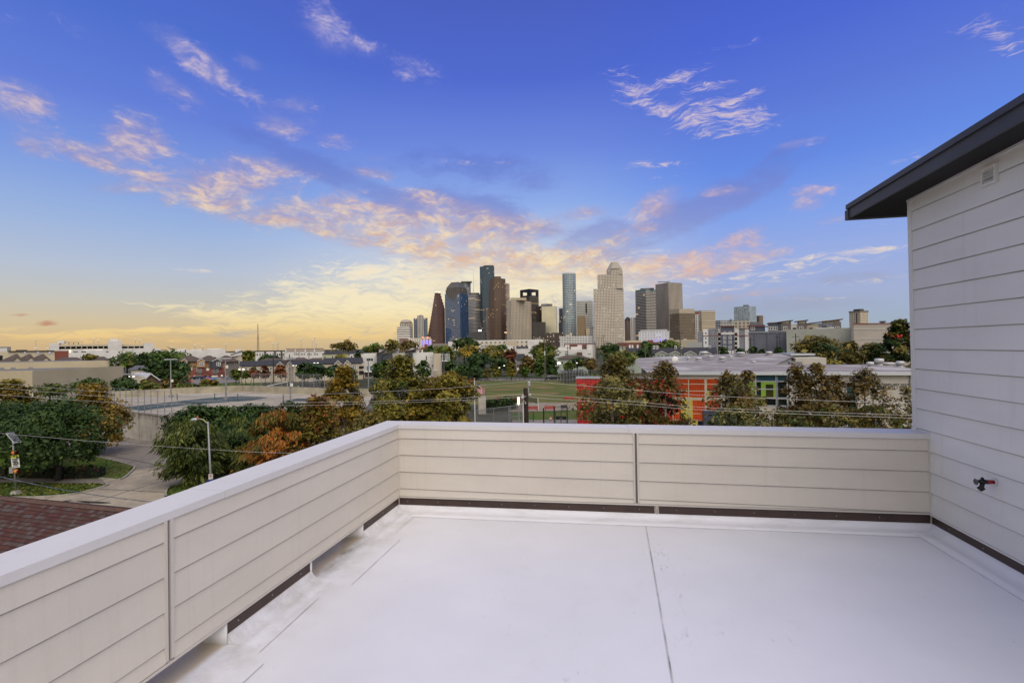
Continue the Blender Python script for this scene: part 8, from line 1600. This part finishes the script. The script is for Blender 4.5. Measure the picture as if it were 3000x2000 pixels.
# --- park and middle distance
for a in (('dark green treetop rising above the white gabled houses',1360,330,989,1024,42,'dark','broad',1.2,('olive',.25)),('yellow green tree left of the golden treetop',1296,285,1012,1052,46,'green','broad',1.2,('olive',.4)),('golden yellow treetop among the dark park trees',1378,280,1010,1050,36,'yellow','broad',1.2,('olive',.45)),('very dark broad oak at the centre of the park',1400,172,1038,1112,52,'dark','broad',1.35,('green',.12)),('olive tree below the white gabled houses',1442,245,1013,1064,38,'olive','round',1.15,('green',.3)),('reddish brown tree left of the dark roofed house',1496,228,1020,1066,26,'redbrown','round',1.1,('browngreen',.3)),('dark oak with a visible forked trunk in the park',1466,180,1046,1092,30,'dark','broad',1.2,('olive',.2)),('orange brown tree behind the gazebo',1543,172,1045,1096,28,'brown','broad',1.2,('olive',.3)),('round green tree right of the gazebo',1578,166,1051,1102,18,'green','tall',1.2,('dark',.4)),('olive green treetop behind the pole by the field',1590,238,1003,1060,44,'green','round',1.2,('olive',.4)),('dark green tree right of the pole by the field',1614,160,1046,1102,19,'dark','tall',1.2,('green',.35)),('small yellow green tree left of the gazebo',1497,160,1060,1102,18,'olive','cone',1.1,('yellow',.25)),('small olive tree at the left of the park lamp',1454,162,1072,1104,12,'olive','cone',1.0,('green',.3)),('low green tree right before the gazebo',1537,160,1073,1104,14,'green','round',1.2,None),('small green tree beside the blank white wall',1240,160,1056,1104,23,'dark','tall',1.2,('green',.35)),('green tree right of the cream balcony house',1318,176,1055,1098,22,'dark','round',1.1,('green',.3)),('dark tree row left of the park oaks',1356,162,1068,1112,34,'dark','broad',1.25,('green',.2)),('dark round tree in the middle of the park row',1392,160,1072,1112,28,'dark','round',1.2,None),('low grey bare tree in the park',1428,158,1078,1110,16,'browngreen','round',.35,('sage',.4)),('green bush left of the sports cage lamp',1664,158,1060,1088,16,'green','round',1.2,('olive',.3)),('leafy tree over the pale house roof',1690,170,1044,1076,28,'dark','broad',1.1,('olive',.35)),('brown tree behind the sports cage',1728,150,1048,1084,24,'brown','round',1.0,('olive',.4)),
  ('dark red shrub left of the flagpole',1376,100,1112,1150,26,'redbrown','broad',1.0,('dark',.5)),('dark green tree left of the yellow sycamore top',1108,150,1062,1110,24,'dark','round',1.2,('green',.3)),('dark green clump beside the charcoal stair tower',1125,140,1056,1105,20,'dark','tall',1.2,('green',.3)),
  ('dark green dense tree at the left of the hedge row',890,146,1062,1110,26,'dark','round',1.3,None),('dark green dense tree in the middle of the hedge row',930,148,1064,1110,30,'dark','broad',1.3,('green',.15)),('dark green dense tree at the right of the hedge row',978,150,1066,1110,30,'dark','broad',1.3,('green',.15)),('low dark tree before the stepped roof flats',1020,152,1075,1112,26,'dark','round',1.1,None),
  ('small reddish tree before the cream flats, left one',742,156,1076,1108,18,'redbrown','round',.9,('browngreen',.4)),('small reddish tree before the cream flats, middle one',776,156,1075,1108,16,'redbrown','round',.9,('browngreen',.3)),('red autumn tree left of the tall pole with the white box',823,154,1069,1108,20,'redbrown','round',1.1,('rust',.4)),('small green tree half red by the parked cars',690,150,1080,1112,18,'green','round',1.1,('rustgreen',.45)),('small yellow green tree beside the double lamp',718,150,1084,1110,12,'olive','round',1.0,('green',.4)),('dark mounded treetop behind the cream flats',792,290,1041,1062,32,'dark','broad',1.3,None),('tree between the white houses and the flats',728,255,1026,1064,20,'olive','round',1.0,('green',.4)),('small dark tree before the olive house',1048,205,1026,1056,14,'dark','cone',.9,None),('yellowish shrub before the olive house',998,215,1037,1050,16,'olive','broad',.9,None),('green treetops left of the charcoal towers',1098,320,1008,1034,34,'green','broad',1.2,('yellow',.25)),('olive tree below the left foot of the skyline',1146,345,994,1026,22,'olive','round',1.0,('browngreen',.4)),('bare brownish tree below the domed tower',1198,330,998,1030,34,'browngreen','broad',.8,('brown',.4)),('brown hazy treetops on the horizon',1005,440,1003,1024,40,'brown','broad',1.1,('olive',.4)),('dark treetop behind the charcoal tower roofs',1262,300,1012,1044,22,'dark','round',1.0,('green',.3)),('dark green trees hiding the foot of the apartment block',1468,300,1008,1030,20,'green','round',1.0,('dark',.5)),('dark treetop at the right of the white villa',1800,260,1008,1036,22,'dark','round',1.0,('green',.4)),('olive bush at the foot of the batch of poles',1790,150,1030,1060,28,'dark','round',1.0,('olive',.4))):
    T_(a[0], a[1], a[2], a[3], a[4], a[5], a[6], a[7], a[8], mix=a[9], bark=M_barkd)
# far belt of city greenery that no one could count
def greenery():
    rng = np.random.default_rng(5); n = 14000; P = np.zeros((n,3)); az_ = rng.uniform(-.85, .80, n); d_ = 330 + rng.uniform(0,1,n)**1.4*900; P[:,0] = d_*np.tan(az_); P[:,1] = d_
    cl = np.floor(P[:,:2]/26); hsh = np.abs(np.sin(cl[:,0]*12.9898 + cl[:,1]*78.233)*43758.5453) % 1; cc = (cl+.5)*26; q = np.linalg.norm(P[:,:2]-cc, axis=1); keep = (hsh > .45) & (q < 12)
    P[:,2] = np.clip((5 + hsh*5.5)*np.sqrt(np.clip(1-(q/13)**2, .02, 1))*rng.uniform(.25,1,n)**.5, .5, 9.6); P = P[keep]; hsh = hsh[keep]; n = len(P)
    me = leaves_mesh('city_greenery', P, rng.uniform(0,1,n)*.6 + hsh*.35, 2.2, leafmat('dark'), rng); me.materials.append(leafmat('olive')); me.polygons.foreach_set('material_index', (hsh > .8).astype(np.int32)); o = bpy.data.objects.new('city_greenery', me); COL.objects.link(o); tag(o, 'far belt of dark treetops spread between the city blocks', 'greenery', kind='stuff')
greenery()
# fallen grass tufts on the verge
def turf():
    rng = np.random.default_rng(9); n = 9000; polys = [lawn1, lawn2, lawn3]; pts = []
    def inside(x, y, p):
        c = False; j = len(p)-1
        for i in range(len(p)):
            if (p[i][1] > y) != (p[j][1] > y) and x < (p[j][0]-p[i][0])*(y-p[i][1])/(p[j][1]-p[i][1]) + p[i][0]: c = not c
            j = i
        return c
    while len(pts) < n:
        p = polys[rng.choice(3, p=(.5,.4,.1))]; xs_ = [q[0] for q in p]; ys_ = [q[1] for q in p]; x, y = rng.uniform(min(xs_), max(xs_)), rng.uniform(min(ys_), max(ys_))
        if inside(x, y, p): pts.append((x, y, .05))
    P = np.array(pts); me = leaves_mesh('grass', P, rng.uniform(0,1,len(P))*.8, .10, leafmat('green'), rng, 1.5); me.materials.append(leafmat('olive')); me.polygons.foreach_set('material_index', (rng.uniform(0,1,len(P)) < .35).astype(np.int32)); o = bpy.data.objects.new('grass', me); COL.objects.link(o); tag(o, 'short rough grass on the verges beside the driveway', 'grass', kind='stuff')
turf()
